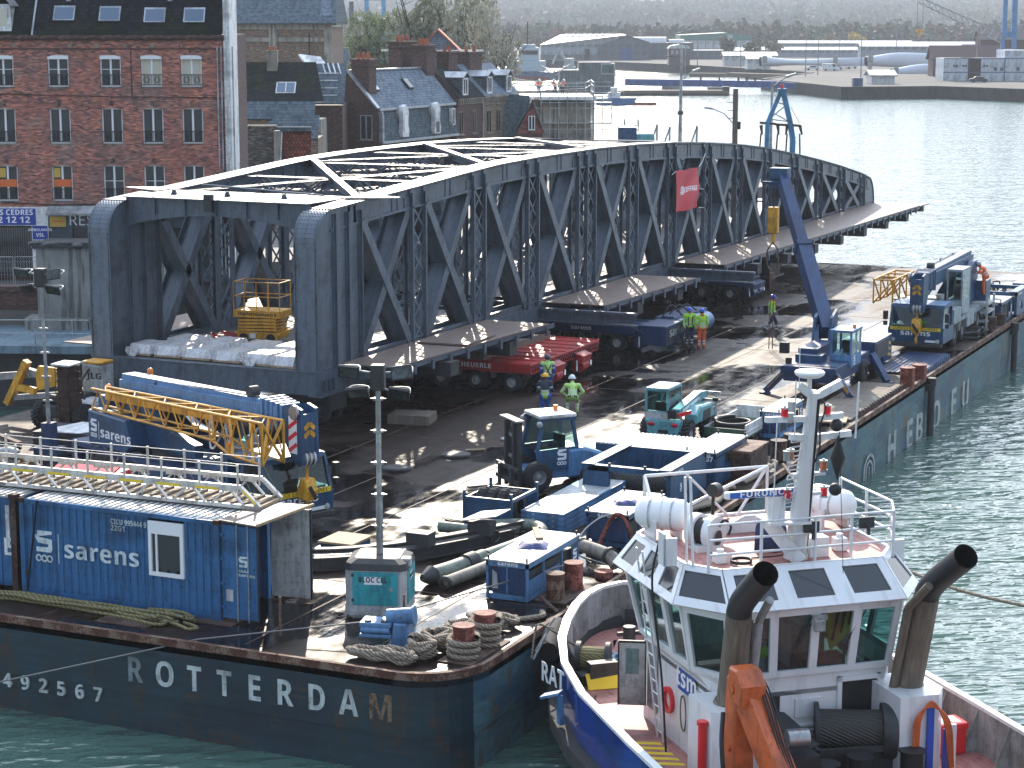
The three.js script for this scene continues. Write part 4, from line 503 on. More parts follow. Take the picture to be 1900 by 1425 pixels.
{
  const h = thing('brick_row_house', 'brown brick house with mossy roof and one white dormer, in the row', 'house', [-80, 3.6, -163.1]); const mk = (t, L, mt) => { mesh('wall', B(-6, 0, 0, 7.0, -L, 0), mt, t); };
  mk(h, 5.2, m.brick); mesh('cornice', [B(0, 0.12, 6.5, 6.6, -5.2, 0), B(0, 0.25, 6.95, 7.15, -5.2, 0)], m.stone, h); for (let i = 0; i < 12; i++) mesh('dentil', B(0, 0.2, 6.65, 6.95, -0.3 - i * 0.42, -0.1 - i * 0.42), m.stone, h); mesh('roof', [slab([[0.3, 7.1, 0.1], [0.3, 7.1, -5.2], [-2.6, 9.9, -5.2], [-2.6, 9.9, 0.1]], 0.15), slab([[-2.6, 9.9, 0.1], [-2.6, 9.9, -5.2], [-6.2, 7, -5.2], [-6.2, 7, 0.1]], 0.15)], m.mossSlate, h); mesh('roof_verge', slab([[0.3, 7.0, 0.12], [-2.6, 9.9, 0.12], [-2.6, 8.6, 0.12], [0.2, 6.2, 0.12]], 0.15), m.brick, h);
  const dorm = (t, z, mt) => { const d = mesh('dormer', B(-2.6, 0.0, 7.3, 8.9, z - 0.5, z + 0.5), m.slateDark, t); mesh('dormer_roof', [slab([[0.25, 8.85, z + 0.75], [0.25, 9.35, z], [-3, 9.35, z], [-3, 8.85, z + 0.75]], 0.08), slab([[0.25, 9.35, z], [0.25, 8.85, z - 0.75], [-3, 8.85, z - 0.75], [-3, 9.35, z]], 0.08)], mt, d); mesh('dormer_window', [B(0, 0.1, 7.3, 8.8, z - 0.5, z - 0.36), B(0, 0.1, 7.3, 8.8, z + 0.36, z + 0.5), B(0, 0.1, 8.66, 8.8, z - 0.36, z + 0.36), B(0, 0.1, 7.3, 7.45, z - 0.36, z + 0.36), B(0, 0.1, 7.4, 8.7, z - 0.04, z + 0.04)], m.white, d); mesh('pane', B(0.0, 0.04, 7.4, 8.7, z - 0.4, z + 0.4), m.glass, d); };
  dorm(h, -1.7, m.zinc); for (const [z, w, mt] of [[-0.9, 0.9, m.glass], [-3.5, 0.8, m.brick]]) windowPart(h, -z, 3.9, 5.9, w, 0.04, { side: 1, inside: mt, fr: m.stone });
  chim(h, -3.3, -2.1, 8.4, 11.0, -4.6, -2.8, [[-2.7, -4.2], [-2.7, -3.2]]);
  const k = thing('pale_brick_row_house', 'pale brick house with two dormers at the end of the row', 'house', [-80, 3.6, -168.3]); mk(k, 7.4, m.brickPale); mesh('cornice', [B(0, 0.12, 6.3, 6.4, -7.4, 0), B(0, 0.3, 6.95, 7.15, -7.4, 0)], m.stone, k); for (let i = 0; i < 17; i++) mesh('dentil', B(0, 0.22, 6.65, 6.95, -0.3 - i * 0.42, -0.1 - i * 0.42), m.stone, k); mesh('roof', [slab([[0.3, 7.1, 0], [0.3, 7.1, -7.5], [-2.6, 9.9, -7.5], [-2.6, 9.9, 0]], 0.15), slab([[-2.6, 9.9, 0], [-2.6, 9.9, -7.5], [-6.2, 7, -7.5], [-6.2, 7, 0]], 0.15)], m.slate, k); dorm(k, -1.5, m.zinc); dorm(k, -5.6, m.zinc); windowPart(k, 1.4, 3.8, 5.8, 1.0, 0.04, { side: 1, fr: m.stone }); windowPart(k, 3.4, 3.8, 5.8, 0.9, 0.04, { side: 1, inside: m.brickPale, fr: m.stone }); windowPart(k, 5.7, 3.8, 6.0, 1.0, 0.04, { side: 1, fr: m.stone }); mesh('downpipe', cyl(0.1, 0, 0, 7, 0.06, 8), m.zinc, k); chim(k, -3.2, -2, 8.4, 10.9, -4.2, -1.6, [[-2.6, -3.8], [-2.6, -2.2]]);
}
{ const s = farThing('small_gabled_house', 'small slate roofed house with steep brick gable under the scaffolding', 'house', 0.4, 3.6, 190); mesh('wall', B(0, 2.4, 0, 3.6, -4, 0), m.brick, s); mesh('gable_wall', ext([[0, 3.6], [2.5, 3.6], [1.5, 6.5]], -0.3, 0), m.rustRed, s); mesh('roof', [slab([[-0.6, 3.4, 0.2], [1.5, 6.7, 0.2], [1.5, 6.7, -4], [-0.6, 3.4, -4]], 0.12), slab([[1.5, 6.7, 0.2], [2.7, 3.4, 0.2], [2.7, 3.4, -4], [1.5, 6.7, -4]], 0.12), slab([[-1.2, 7.1, -1], [1.2, 7.0, -1], [1.2, 3, -0.2], [-1.2, 3, -0.2]], 0.1)], m.slateDark, s); windowPart(s, 1.4, 3.9, 5.2, 0.6, 0.05, {}); }
// ---------- scaffolded building with three workers later ----------
{
  const b = farThing('flat_roofed_building', 'pale flat roofed building wrapped in scaffolding', 'building', 2.4, 3.6, 202); mesh('wall', B(0.6, 5.2, 0, 6.0, -9, 0), m.render, b); mesh('wall', B(-2, 0.6, 0, 6.2, -10, -1.5), m.concrete, b); mesh('roof_slab', B(-2.2, 5.4, 6.2, 6.5, -10, 0.3), m.white, b); mesh('parapet', B(-2.2, 5.4, 6.5, 6.75, -10, -9.7), m.timber, b); mesh('wall_band', B(0.6, 5.25, 2.6, 3.0, -0.1, 0.08), m.concrete, b);
  const s = farThing('scaffolding', 'galvanised tube scaffolding around the flat roofed building', 'scaffolding', 2.4, 3.6, 201.3), st = [], lg = [], dk = [];
  for (let i = 0; i < 9; i++) { const x = 0.4 + i * 0.85; for (const z of [0, -0.9]) if (i < 7 || z === 0) st.push(cyl(x, z, 0, i < 7 ? 7.9 : 6.9, 0.045, 5)); } for (const y of [1.4, 2, 3.4, 4, 5.4, 6.2, 6.9, 7.5, 7.9]) { lg.push(tube([0.4, y, 0], [7.2, y, 0], 0.04, 5)); if (y > 4) lg.push(tube([-2.2, y + 0.3, -0.9], [0.4, y, 0], 0.04, 5), tube([5.5, y, -0.5], [5.5, y, -8], 0.04, 5)); } for (let i = 0; i < 4; i++) lg.push(tube([0.4 + i * 1.7, 2 * (i & 1), 0.03], [2.1 + i * 1.7, 2 + 2 * (i & 1), 0.03], 0.03, 5)); for (const z of [-3, -5.5, -8]) st.push(cyl(5.5, z, 0, 7.9, 0.045, 5)); for (const y of [2, 4, 6]) dk.push(B(0.4, 7.2, y - 0.08, y - 0.02, -0.9, 0)); dk.push(B(4.7, 5.6, 6.1, 6.16, -8, 0));
  mesh('standards', st, m.galv, s); mesh('ledgers', lg, m.galv, s); mesh('scaffold_boards', dk, m.galv, s); mesh('edge_rails', rail([[-2.3, 7.0, 0.2], [0.4, 7.1, 0.2], [4.6, 7.3, 0.2], [5.4, 7.3, -9]], 0.05).concat(rail([[-2.3, 7.5, 0.2], [0.4, 7.6, 0.2], [4.6, 7.8, 0.2], [5.4, 7.8, -9]], 0.05)), m.galv, s);
  const t2 = farThing('scaffold_tower', 'narrow scaffold tower standing right of the flat roofed building', 'scaffolding', 10.6, 3.6, 196), q = []; for (const x of [0, 1.3]) for (const z of [0, -1.2]) q.push(cyl(x, z, 0, 4.6, 0.05, 5)); for (const y of [1, 2, 3, 4]) q.push(...rail([[0, y, 0], [1.3, y, 0], [1.3, y, -1.2], [0, y, -1.2], [0, y, 0]], 0.04)); mesh('frame', q, m.galv, t2);
  const c = farThing('blue_container', 'small blue container standing on the quay behind the bridge', 'container', 9.0, 3.6, 175); mesh('body', RB(0, 1.5, 0, 4.9, -3, 0, 0.04), m.blue, c); const c2 = farThing('teal_tank', 'pale teal tank unit right of the small blue container', 'tank', 10.4, 3.6, 175); mesh('body', RB(0, 1.6, 0, 4.4, -2, 0, 0.2), m.tealLt, c2);
  [[15.9, 5.9], [17.3, 5.6], [20.3, 5.7]].forEach(([a, y], i) => { const f = farThing('steel_upright', ['pale pointed steel upright sticking up behind the arch, left one', 'pale pointed steel upright behind the arch, between two others', 'pale pointed steel upright behind the arch, right one'][i], 'steel upright', a, 3.6, 230); mesh('post', B(0, 0.22, 0, y - 3.4, -0.3, 0), m.greyLt, f); mesh('strut', ext([[0, y - 3.6], [-0.7, 0], [-0.5, 0], [0.02, y - 4.1]], -0.2, -0.1), m.greyLt, f); });
  const cb = farThing('concrete_control_tower', 'windowless grey concrete block with a glazed corner room on the quay', 'building', 10.9, 0.6, 480); mesh('wall', [B(0, 12.6, 0, 5.5, -10, 0), B(4.4, 11.8, 5.5, 7.3, -10, 0)], M([0.22, 0.235, 0.25], 0.8, { map: T.concrete }), cb); mesh('corner_room', B(9.5, 12.7, 4.6, 7.1, -3, 0.06), m.greyLt, cb); mesh('pane', B(9.7, 12.5, 4.8, 6.8, 0.06, 0.1), m.tint, cb); const o = []; for (let i = 0; i < 4; i++) o.push(...rail([[12.8, i * 1.4, 0], [14.8, 0.8 + i * 1.4, -1]], 0.1)); for (const x of [12.8, 14.8]) o.push(cyl(x, -0.5, 0, 5, 0.1, 6)); mesh('outside_stair', o, m.galv, cb);
}
// ---------- trees ----------
function tree(label, name, p, H, r, n, size, tint, sd, bare = 0) {
  const t = thing(name, label, 'tree', p), s0 = seed; seed = sd; const limbs = [tube([0, 0, 0], [0.1, H * 0.4, 0], r * 0.06, 8, r * 0.04)];
  for (let i = 0; i < 7 + bare; i++) { const a = i * 2.4, y = H * rr(0.2, 0.4), e = v3(Math.cos(a) * r * rr(0.4, 0.8), H * rr(0.6, 0.97), Math.sin(a) * r * rr(0.4, 0.8)), mid = v3(e.x * 0.4, (y + e.y) * 0.5, e.z * 0.4); limbs.push(tube([0.05, y, 0], mid, r * 0.028, 6, r * 0.018), tube(mid, e, r * 0.018, 5, r * 0.004)); for (let k = 0; k < 5; k++) { const f = mid.clone().lerp(e, rr(0.1, 0.9)); limbs.push(tube(f, f.clone().add(v3(rr(-1, 1), rr(0.2, 1.2), rr(-1, 1)).multiplyScalar(r * 0.28)), r * 0.009, 4, r * 0.003)); } }
  mesh('trunk', limbs, M([0.09, 0.075, 0.06], 0.9, { map: T.bark }), t); seed = s0;
  const g = crownGeo(n, r, size, sd), q = (H * 0.72) / (r * 1.6); g.scale(1, q, 1); g.translate(0, H * 0.62, 0); mesh('crown', g, leafMat(tint, 0.3), t); return t;
}
tree('leafy grey-green tree left of the chimneys, behind the houses', 'broadleaf_tree', far(-16.4, 3.6, 262), 15, 5.2, 6000, 0.26, [0.24, 0.27, 0.15], 21);
tree('tall thinning tree above the chimneys', 'broadleaf_tree', far(-11.6, 3.6, 255), 20, 5.6, 5200, 0.23, [0.26, 0.27, 0.19], 22, 8); tree('tall feathery tree between the chimneys and the scaffolding', 'broadleaf_tree', far(-6.4, 3.6, 250), 18.5, 5, 3400, 0.21, [0.3, 0.3, 0.22], 23, 9); tree('nearly bare tree left of the scaffolded building', 'broadleaf_tree', far(-1.6, 3.6, 235), 15.5, 4.2, 2700, 0.18, [0.32, 0.31, 0.24], 24, 10);
tree('low pale bush tree left of the first chimney', 'broadleaf_tree', far(-18.4, 3.6, 240), 9.5, 2.6, 2000, 0.2, [0.24, 0.27, 0.15], 25);
{ const g = farThing('blue_gabled_house', 'house with blue-grey boarded gable among the trees', 'house', -9.6, 3.6, 218); mesh('wall', B(0.3, 3.8, 0, 10.8, -6, 0), m.slate, g); mesh('gable_wall', ext([[0, 10.8], [4, 10.8], [1.9, 12.7]], -0.3, 0), m.slate, g); mesh('roof', [slab([[-0.2, 10.7, 0.2], [1.9, 12.9, 0.2], [1.9, 12.9, -6], [-0.2, 10.7, -6]], 0.14), slab([[1.9, 12.9, 0.2], [4.3, 10.6, 0.2], [4.3, 10.6, -6], [1.9, 12.9, -6]], 0.14)], m.terra, g); mesh('white_eaves', B(-4, 6.6, 10.6, 10.75, 0.2, 0.5), m.white, g); }
// ---------- lamps, posts, A-frame behind the bridge ----------
const lamp = (label, a, y0, d, H, arms, r = 0.1) => { const t = farThing('street_lamp', label, 'street lamp', a, y0, d); mesh('pole', tube([0, 0, 0], [0.05, H, 0], r * 1.3, 8, r * 0.7), m.galv, t); arms.forEach(([x, y, x2]) => { mesh('arm', tube([0.04, y, 0], [x, y + 0.9, 0], 0.06, 6), m.galv, t); mesh('lamp_head', tube([x, y + 0.9, 0], [x + x2, y + 1.2, 0], 0.14, 8, 0.1), m.greyLt, t); }); return t; };
{ const l = lamp('tall grey street lamp rising left of the wooden pole behind the arch', 18.4, 3.6, 228, 10.7, [[1.3, 7.4, 0.8]], 0.17); mesh('box_lantern', lathe([[0.05, 0.5], [0.3, 0.4], [0.36, 0.1], [0.2, 0]], 0, 3.6, 0, 10), m.dark, l); }
lamp('street lamp with long arm just left of the blue A-frame', 23.6, 3.6, 190, 8.2, [[1.3, 7.8, 0.9]], 0.13);
lamp('street lamp behind the scaffolding with two short arms', 4.3, 3.6, 215, 8.8, [[-0.9, 8, -0.5], [1, 8, 0.6]], 0.12);
{ const p = farThing('wooden_pole', 'thick brown wooden pole with a lamp arm and insulators', 'pole', 14.45, 3, 135); mesh('post', cyl(0, 0, 0, 10, 0.2, 10, 0.17), m.timber, p); mesh('arm', rail([[-0.15, 7.8, 0], [-0.7, 8.4, 0], [-1.5, 8.75, 0]], 0.035), m.galv, p); mesh('lamp_head', tube([-1.5, 8.75, 0], [-2, 8.8, 0], 0.09, 8, 0.05), m.greyLt, p); mesh('bracket', B(-0.1, 0.35, 7.4, 7.9, -0.1, 0.1), m.dark, p); for (let i = 0; i < 4; i++) mesh('insulator', B(-0.5, 0, 9.6 - i * 0.5, 9.64 - i * 0.5, -0.05, 0.05), m.dark, p); }
{
  const a = farThing('blue_shear_legs', 'blue A-shaped lifting frame with cross arm and chains beyond the arch', 'lifting frame', 22.4, 0, 175), o = [bar([0.1, 11.5, 0], [-0.95, 8.9, 0], 0.35, 0.35, [0, 0, 1]), bar([-0.95, 8.9, 0], [-1.15, 0, 0], 0.35, 0.35, [0, 0, 1]), bar([0.3, 11.5, 0], [0.95, 8.9, 0], 0.42, 0.4, [0, 0, 1]), bar([0.95, 8.9, 0], [1.2, 7.5, 0], 0.45, 0.4, [0, 0, 1]), bar([1.2, 7.5, 0], [1.1, 0, 0], 0.45, 0.4, [0, 0, 1]), B(-0.15, 0.55, 11.3, 11.75, -0.3, 0.3)]; const bl = P([0.05, 0.22, 0.42], 0.45);
  mesh('leg', o.slice(0, 2), bl, a); mesh('leg', o.slice(2, 5), bl, a); mesh('head', o[5], bl, a); mesh('cross_arm', [bar([-1.6, 8.9, 0], [-0.3, 8.8, 0], 0.2, 0.2), bar([-0.3, 8.75, 0], [1.8, 8.65, 0], 0.2, 0.2)], m.rustDark, a); mesh('brace', rail([[-0.6, 9.8, 0], [0.8, 9.0, 0], [-0.8, 9.2, 0], [0.6, 10.4, 0], [-0.3, 10.6, 0]], 0.05, 5).concat(rail([[0.9, 10.3, 0.2], [1.7, 8.9, 0.2]], 0.03, 5)), m.galv, a);
  for (const x of [-1.5, -0.1, 0.7, 1.75]) mesh('chain', [tube([x, 8.7, 0.1], [x + (x > 0.5 ? -0.1 : 0.1) * (x > 1 ? -2 : 1), 7.9, 0.1], 0.16, 6, 0.08), tube([x, 8, 0.1], [x + (x < 0 ? -0.25 : x > 1 ? 0.15 : -0.2), 4, 0.1], 0.07, 5)], m.rustDark, a); mesh('beacon', cyl(0.2, 0, 11.75, 12.1, 0.12, 8), m.redBright, a);
}
// ---------- across the water ----------
const box = (name, label, cat, a, y, d, w, h, dep, mt, roof, ry = 0, ridge = 0.25, group) => { // far shed with pitched roof; ridge along x unless turned
  const t = thing(name, label, cat, far(a, y, d), YAW + ry, group); mesh('wall', B(0, w, 0, h, -dep, 0), mt, t); const e = 0.6, R = h + dep * ridge; mesh('gable', [ext([[-dep, h], [0, h], [-dep / 2, R]].map(p => [p[0], p[1]]), 0, 0.3, 'zy'), ext([[-dep, h], [0, h], [-dep / 2, R]], w - 0.3, w, 'zy')], mt, t); mesh('roof', [slab([[-e, h, e], [w + e, h, e], [w + e, R + 0.2, -dep / 2], [-e, R + 0.2, -dep / 2]], 0.3), slab([[w + e, h, -dep - e], [-e, h, -dep - e], [-e, R + 0.2, -dep / 2], [w + e, R + 0.2, -dep / 2]], 0.3)], roof, t); return t;
};
const roofPale = M([0.5, 0.52, 0.54], 0.4, { map: T.dirt }), wallGrey = M([0.12, 0.14, 0.16], 0.7, { map: T.dirt }), wallPale = M([0.33, 0.37, 0.41], 0.7, { map: T.dirt }), shedWhite = M([0.55, 0.57, 0.58], 0.6, { map: T.dirt });
{ const t = farThing('grey_warehouse', 'big grey warehouse with broad pale roof across the water', 'warehouse', 11, 2.6, 795); mesh('wall', [B(0, 21.5, 0, 5.6, -30, 0)], wallPale, t); mesh('plinth', B(-0.1, 36, 0, 2.0, -30, 0.2), M([0.3, 0.31, 0.3], 0.8, { map: T.concrete }), t); mesh('gable_wall', ext([[21.5, 0], [41, 0], [41, 6.6], [32, 9.3], [21.5, 5.6]], -0.4, 0.3), wallGrey, t); mesh('roof', slab([[-0.3, 5.7, 0.5], [21.8, 5.7, 0.5], [32.2, 9.4, 0.5], [32.2, 9.6, -20], [8, 9.4, -20]], 0.3, [0, 1, 0]), roofPale, t); mesh('roof_far', slab([[32.2, 9.4, 0.5], [41.2, 6.7, 0.5], [41.2, 6.7, -20], [32.2, 9.6, -20]], 0.3, [0, 1, 0]), wallGrey, t); for (let i = 0; i < 9; i++) mesh('roof_light', B(9.5 + i * 2.3, 11 + i * 2.3, 9.5, 9.9, -19, -17), roofPale, t); mesh('door', B(16.5, 18.5, 0, 4.2, 0.2, 0.4), m.dark, t); mesh('door', B(30, 34.5, 0, 4.6, 0.3, 0.5), P([0.05, 0.1, 0.25], 0.6), t, 'blue roller door'); }
{ const t = farThing('barrel_roofed_shed', 'dark shed with white barrel roof right of the grey warehouse', 'warehouse', 46, 2.6, 810); mesh('wall', B(0, 24, 0, 6.3, -24, 0), wallGrey, t); mesh('roof', [lathe([[4.2, 0], [4.2, 13]], 1, 4.4, -8, 14, 'x'), lathe([[2.2, 0], [2.2, 6]], 15, 5.4, -8, 12, 'x')], shedWhite, t); mesh('wall', B(24, 40, 0, 3.4, -20, 2), wallGrey, t); }
{ const t = farThing('green_white_warehouse', 'warehouse with green fascia and tall white wall panels', 'warehouse', 72, 2.6, 900); mesh('wall', B(0, 31, 0, 7, -25, 0), wallPale, t); mesh('fascia', ext([[0, 6.4], [31, 6.4], [31, 8.0], [20, 9.6], [0, 8.6]], -25, 0.4), M([0.08, 0.19, 0.15], 0.6), t); for (let i = 0; i < 9; i++) mesh('wall_panel', B(1.4 + i * 3.3, 4.1 + i * 3.3, 0.5, 6.2, 0, 0.3), shedWhite, t); mesh('sign_board', B(20, 22.4, 7.4, 8.8, 0.4, 0.6), shedWhite, t); }
{ const t = farThing('round_roofed_signal_house', 'dark two storey cabin with pale round roof on the far quay', 'cabin', 52, 2.6, 695); mesh('wall', B(0, 7, 0, 5.6, -6, 0), M([0.14, 0.1, 0.09], 0.8), t); mesh('roof', ext([[-0.3, 5.6], [7.3, 5.6], [6.4, 6.5], [3.5, 7], [0.6, 6.5]], -6.3, 0.3), shedWhite, t); for (const x of [0.7, 2.2, 3.6]) mesh('window', B(x, x + 0.9, 3.6, 5.2, 0, 0.12), wallPale, t); mesh('balcony', B(-1.3, 3, 2.9, 3.2, 0, 0.9), m.dark, t); }
[['long pale sheds beyond the turbine blades', 122, 955, 60, 4.6, wallPale, roofPale], ['low grey shed beyond the parked cars', 98, 850, 46, 3, wallPale, roofPale], ['bright ridged white shed in front of the trees', 163, 945, 46, 4.2, shedWhite, shedWhite], ['small white shed with gable behind the blades', 149, 860, 15, 3.5, shedWhite, shedWhite], ['small white shed left of the red roof', 168, 830, 13, 3, shedWhite, shedWhite], ['plain pale wall shed above the upper turbine blade', 120, 720, 34, 6, wallPale, roofPale], ['low white shed on the near quay edge', 84.6, 492, 5.4, 2.1, shedWhite, shedWhite], ['white site hut behind the jetty', 70, 690, 17, 3.4, shedWhite, shedWhite], ['white site hut left of the turbine root', 72, 640, 7, 3.2, shedWhite, shedWhite], ['pale low store building behind the bushes', 88, 860, 40, 2.6, wallGrey, roofPale]].forEach(([l, a, d, w, h, mt, rf]) => box('shed', l, 'shed', a, 2.6, d, w, h, 8, mt, rf, 0, 0.12));
box('brick_house', 'brick house with dark red roof right of the turbine blades', 'house', 112.6, 2.6, 560, 18, 4.6, 7, m.brick, M([0.1, 0.055, 0.05], 0.8), 0, 0.48); box('gabled_brick_store', 'tall brown brick building behind the blue crane', 'building', 143, 2.6, 640, 30, 9, 8, m.brick, M([0.12, 0.1, 0.09], 0.8), 0, 0.4);
{ const t = farThing('white_blue_quay_building', 'white panelled quay building with blue bands and porthole windows', 'building', 107, 0.9, 519), navy = P([0.06, 0.1, 0.22], 0.5); mesh('wall', [B(0, 6, 0, 7.2, -10, 0), B(9.2, 30, -0.6, 7.2, -10, 0), B(15.2, 30, 7.2, 9.2, -10, -0.6)], M([0.5, 0.55, 0.6], 0.6, { map: T.dirt }), t); mesh('core_wall', B(6, 9.2, 0, 7.2, -10, -0.1), M([0.12, 0.11, 0.09], 0.9, { map: T.rust }), t); for (const y of [3.7, 7.1]) mesh('blue_band', B(-0.1, 30, y, y + 0.22, 0, 0.1), navy, t); mesh('blue_band', [B(15, 15.2, 0, 7, 0, 0.1), B(17, 30, -0.4, 0.5, 0, 0.1)], navy, t); for (const x of [2.6, 3.2, 4.8, 5.4, 10, 10.7]) mesh('porthole', lathe([[0.0, 0.1], [0.28, 0.1], [0.28, 0]], x, 5.4, 0, 12, 'z'), m.glass, t); for (const x of [12.4, 14, 18]) mesh('window', B(x, x + 0.8, 4.2, 5, 0, 0.1), m.glass, t); }
{ // portal crane
  const t = farThing('blue_portal_crane', 'tall blue harbour crane with latticed jib and yellow hook block', 'crane', 127.7, 2.6, 540), bl = P([0.07, 0.2, 0.42], 0.5); mesh('tower', [bar([-1.9, 0, 0], [-1.3, 12, 0], 0.9, 0.9, [0, 0, 1]), bar([1.6, 0, 0], [1.5, 12, 0], 1.0, 0.9, [0, 0, 1]), bar([-1.2, 11.5, 0], [-1.1, 34, 0], 1.1, 1.0, [0, 0, 1]), bar([1.3, 11.5, 0], [1.3, 34, 0], 1.3, 1, [0, 0, 1]), B(-2.6, 2.2, 5, 7.5, -1, 1.0), B(-1.6, 1.8, 10.4, 12, -1, 1)], bl, t); const lat3 = (p, q, w0, w1) => { p = A3(p); q = A3(q); const o = [], N = 26; for (const k of [-1, 1]) o.push(bar(p.clone().add(v3(0, k * w0, 0)), q.clone().add(v3(0, k * w1, 0)), 0.3, 0.34)); for (let i = 0; i < N; i++) { const w = w0 + (w1 - w0) * i / N, a = p.clone().lerp(q, i / N).add(v3(0, (i & 1 ? 1 : -1) * w, 0)), b = p.clone().lerp(q, (i + 1) / N).add(v3(0, (i & 1 ? -1 : 1) * w, 0)); o.push(bar(a, b, 0.2, 0.2)); } return o; }; mesh('jib', lat3([-1.6, 10.2, 0], [-23.5, 20, 0], 1.2, 0.7), m.steel, t); mesh('hoist_rope', rail([[-23.6, 20, 0], [-23.6, 12.6, 0]], 0.05, 5).concat(rail([[-22.2, 19.5, 0], [-22.2, 12.6, 0]], 0.05, 5)), m.dark, t); mesh('hook_block', [B(-23.9, -21.9, 12, 12.5, -0.3, 0.3), B(-23.2, -22.6, 10.8, 12, -0.3, 0.3), B(-23.05, -22.75, 10.2, 10.8, -0.1, 0.1)], m.yellow, t); mesh('platform', B(1.8, 3.6, 13.5, 13.8, -1, 1), m.steel, t);
}
{ // turbine blades on stands
  const blade = (label, a, y, d, L, r, fat, dir) => { const t = farThing('turbine_blade', label, 'turbine blade', a, y, d, 0, 'turbine blades on the far quay'), rows = [], N = 26; for (let i = 0; i <= N; i++) { const f = i / N, x = dir * L * f, c = f < 0.06 ? r : r + (fat - r) * Math.sin(Math.min(1, (f - 0.06) / 0.25) * PI / 2) * (1 - sm(0.3, 1, f) * 0.85), th = r * (1 - 0.8 * sm(0.05, 0.9, f)); const o = []; for (let k = 0; k < 14; k++) { const an = 2 * PI * k / 14; o.push([x, Math.sin(an) * c + (c - r) * 0.5, Math.cos(an) * th]); } rows.push(dir > 0 ? o : o); } const g = surf(rows.map(q => [...q, q[0]])); mesh('shell', smooth(g, 60), M([0.55, 0.58, 0.62], 0.4, { side: THREE.DoubleSide }), t); mesh('root_ring', lathe([[r * 0.8, -0.4], [r, -0.3], [r, 0.2]], 0, 0, 0, 14, 'x'), m.dark, t); for (const f of [0.03, 0.62]) mesh('stand', [B(dir * L * f - 0.4, dir * L * f + 0.4, -r - 1.0, -r * 0.6, -1.6, 1.6), B(dir * L * f - 0.7, dir * L * f + 0.7, -0.4, 1.1 * r, 0.6 * r, r * 1.05)], m.grey, t); };
  blade('upper wind turbine blade of the stacked pair, its root by the parked cars', 104, 5.6, 615, 34, 1.5, 2.2, 1); blade('lower wind turbine blade nearest the water, with humped back', 107, 2.9, 590, 33, 1.35, 2.1, 1); blade('slender wind turbine blade lying alone to the left', 75, 5.2, 632, 36, 1.5, 0.9, 1);
}
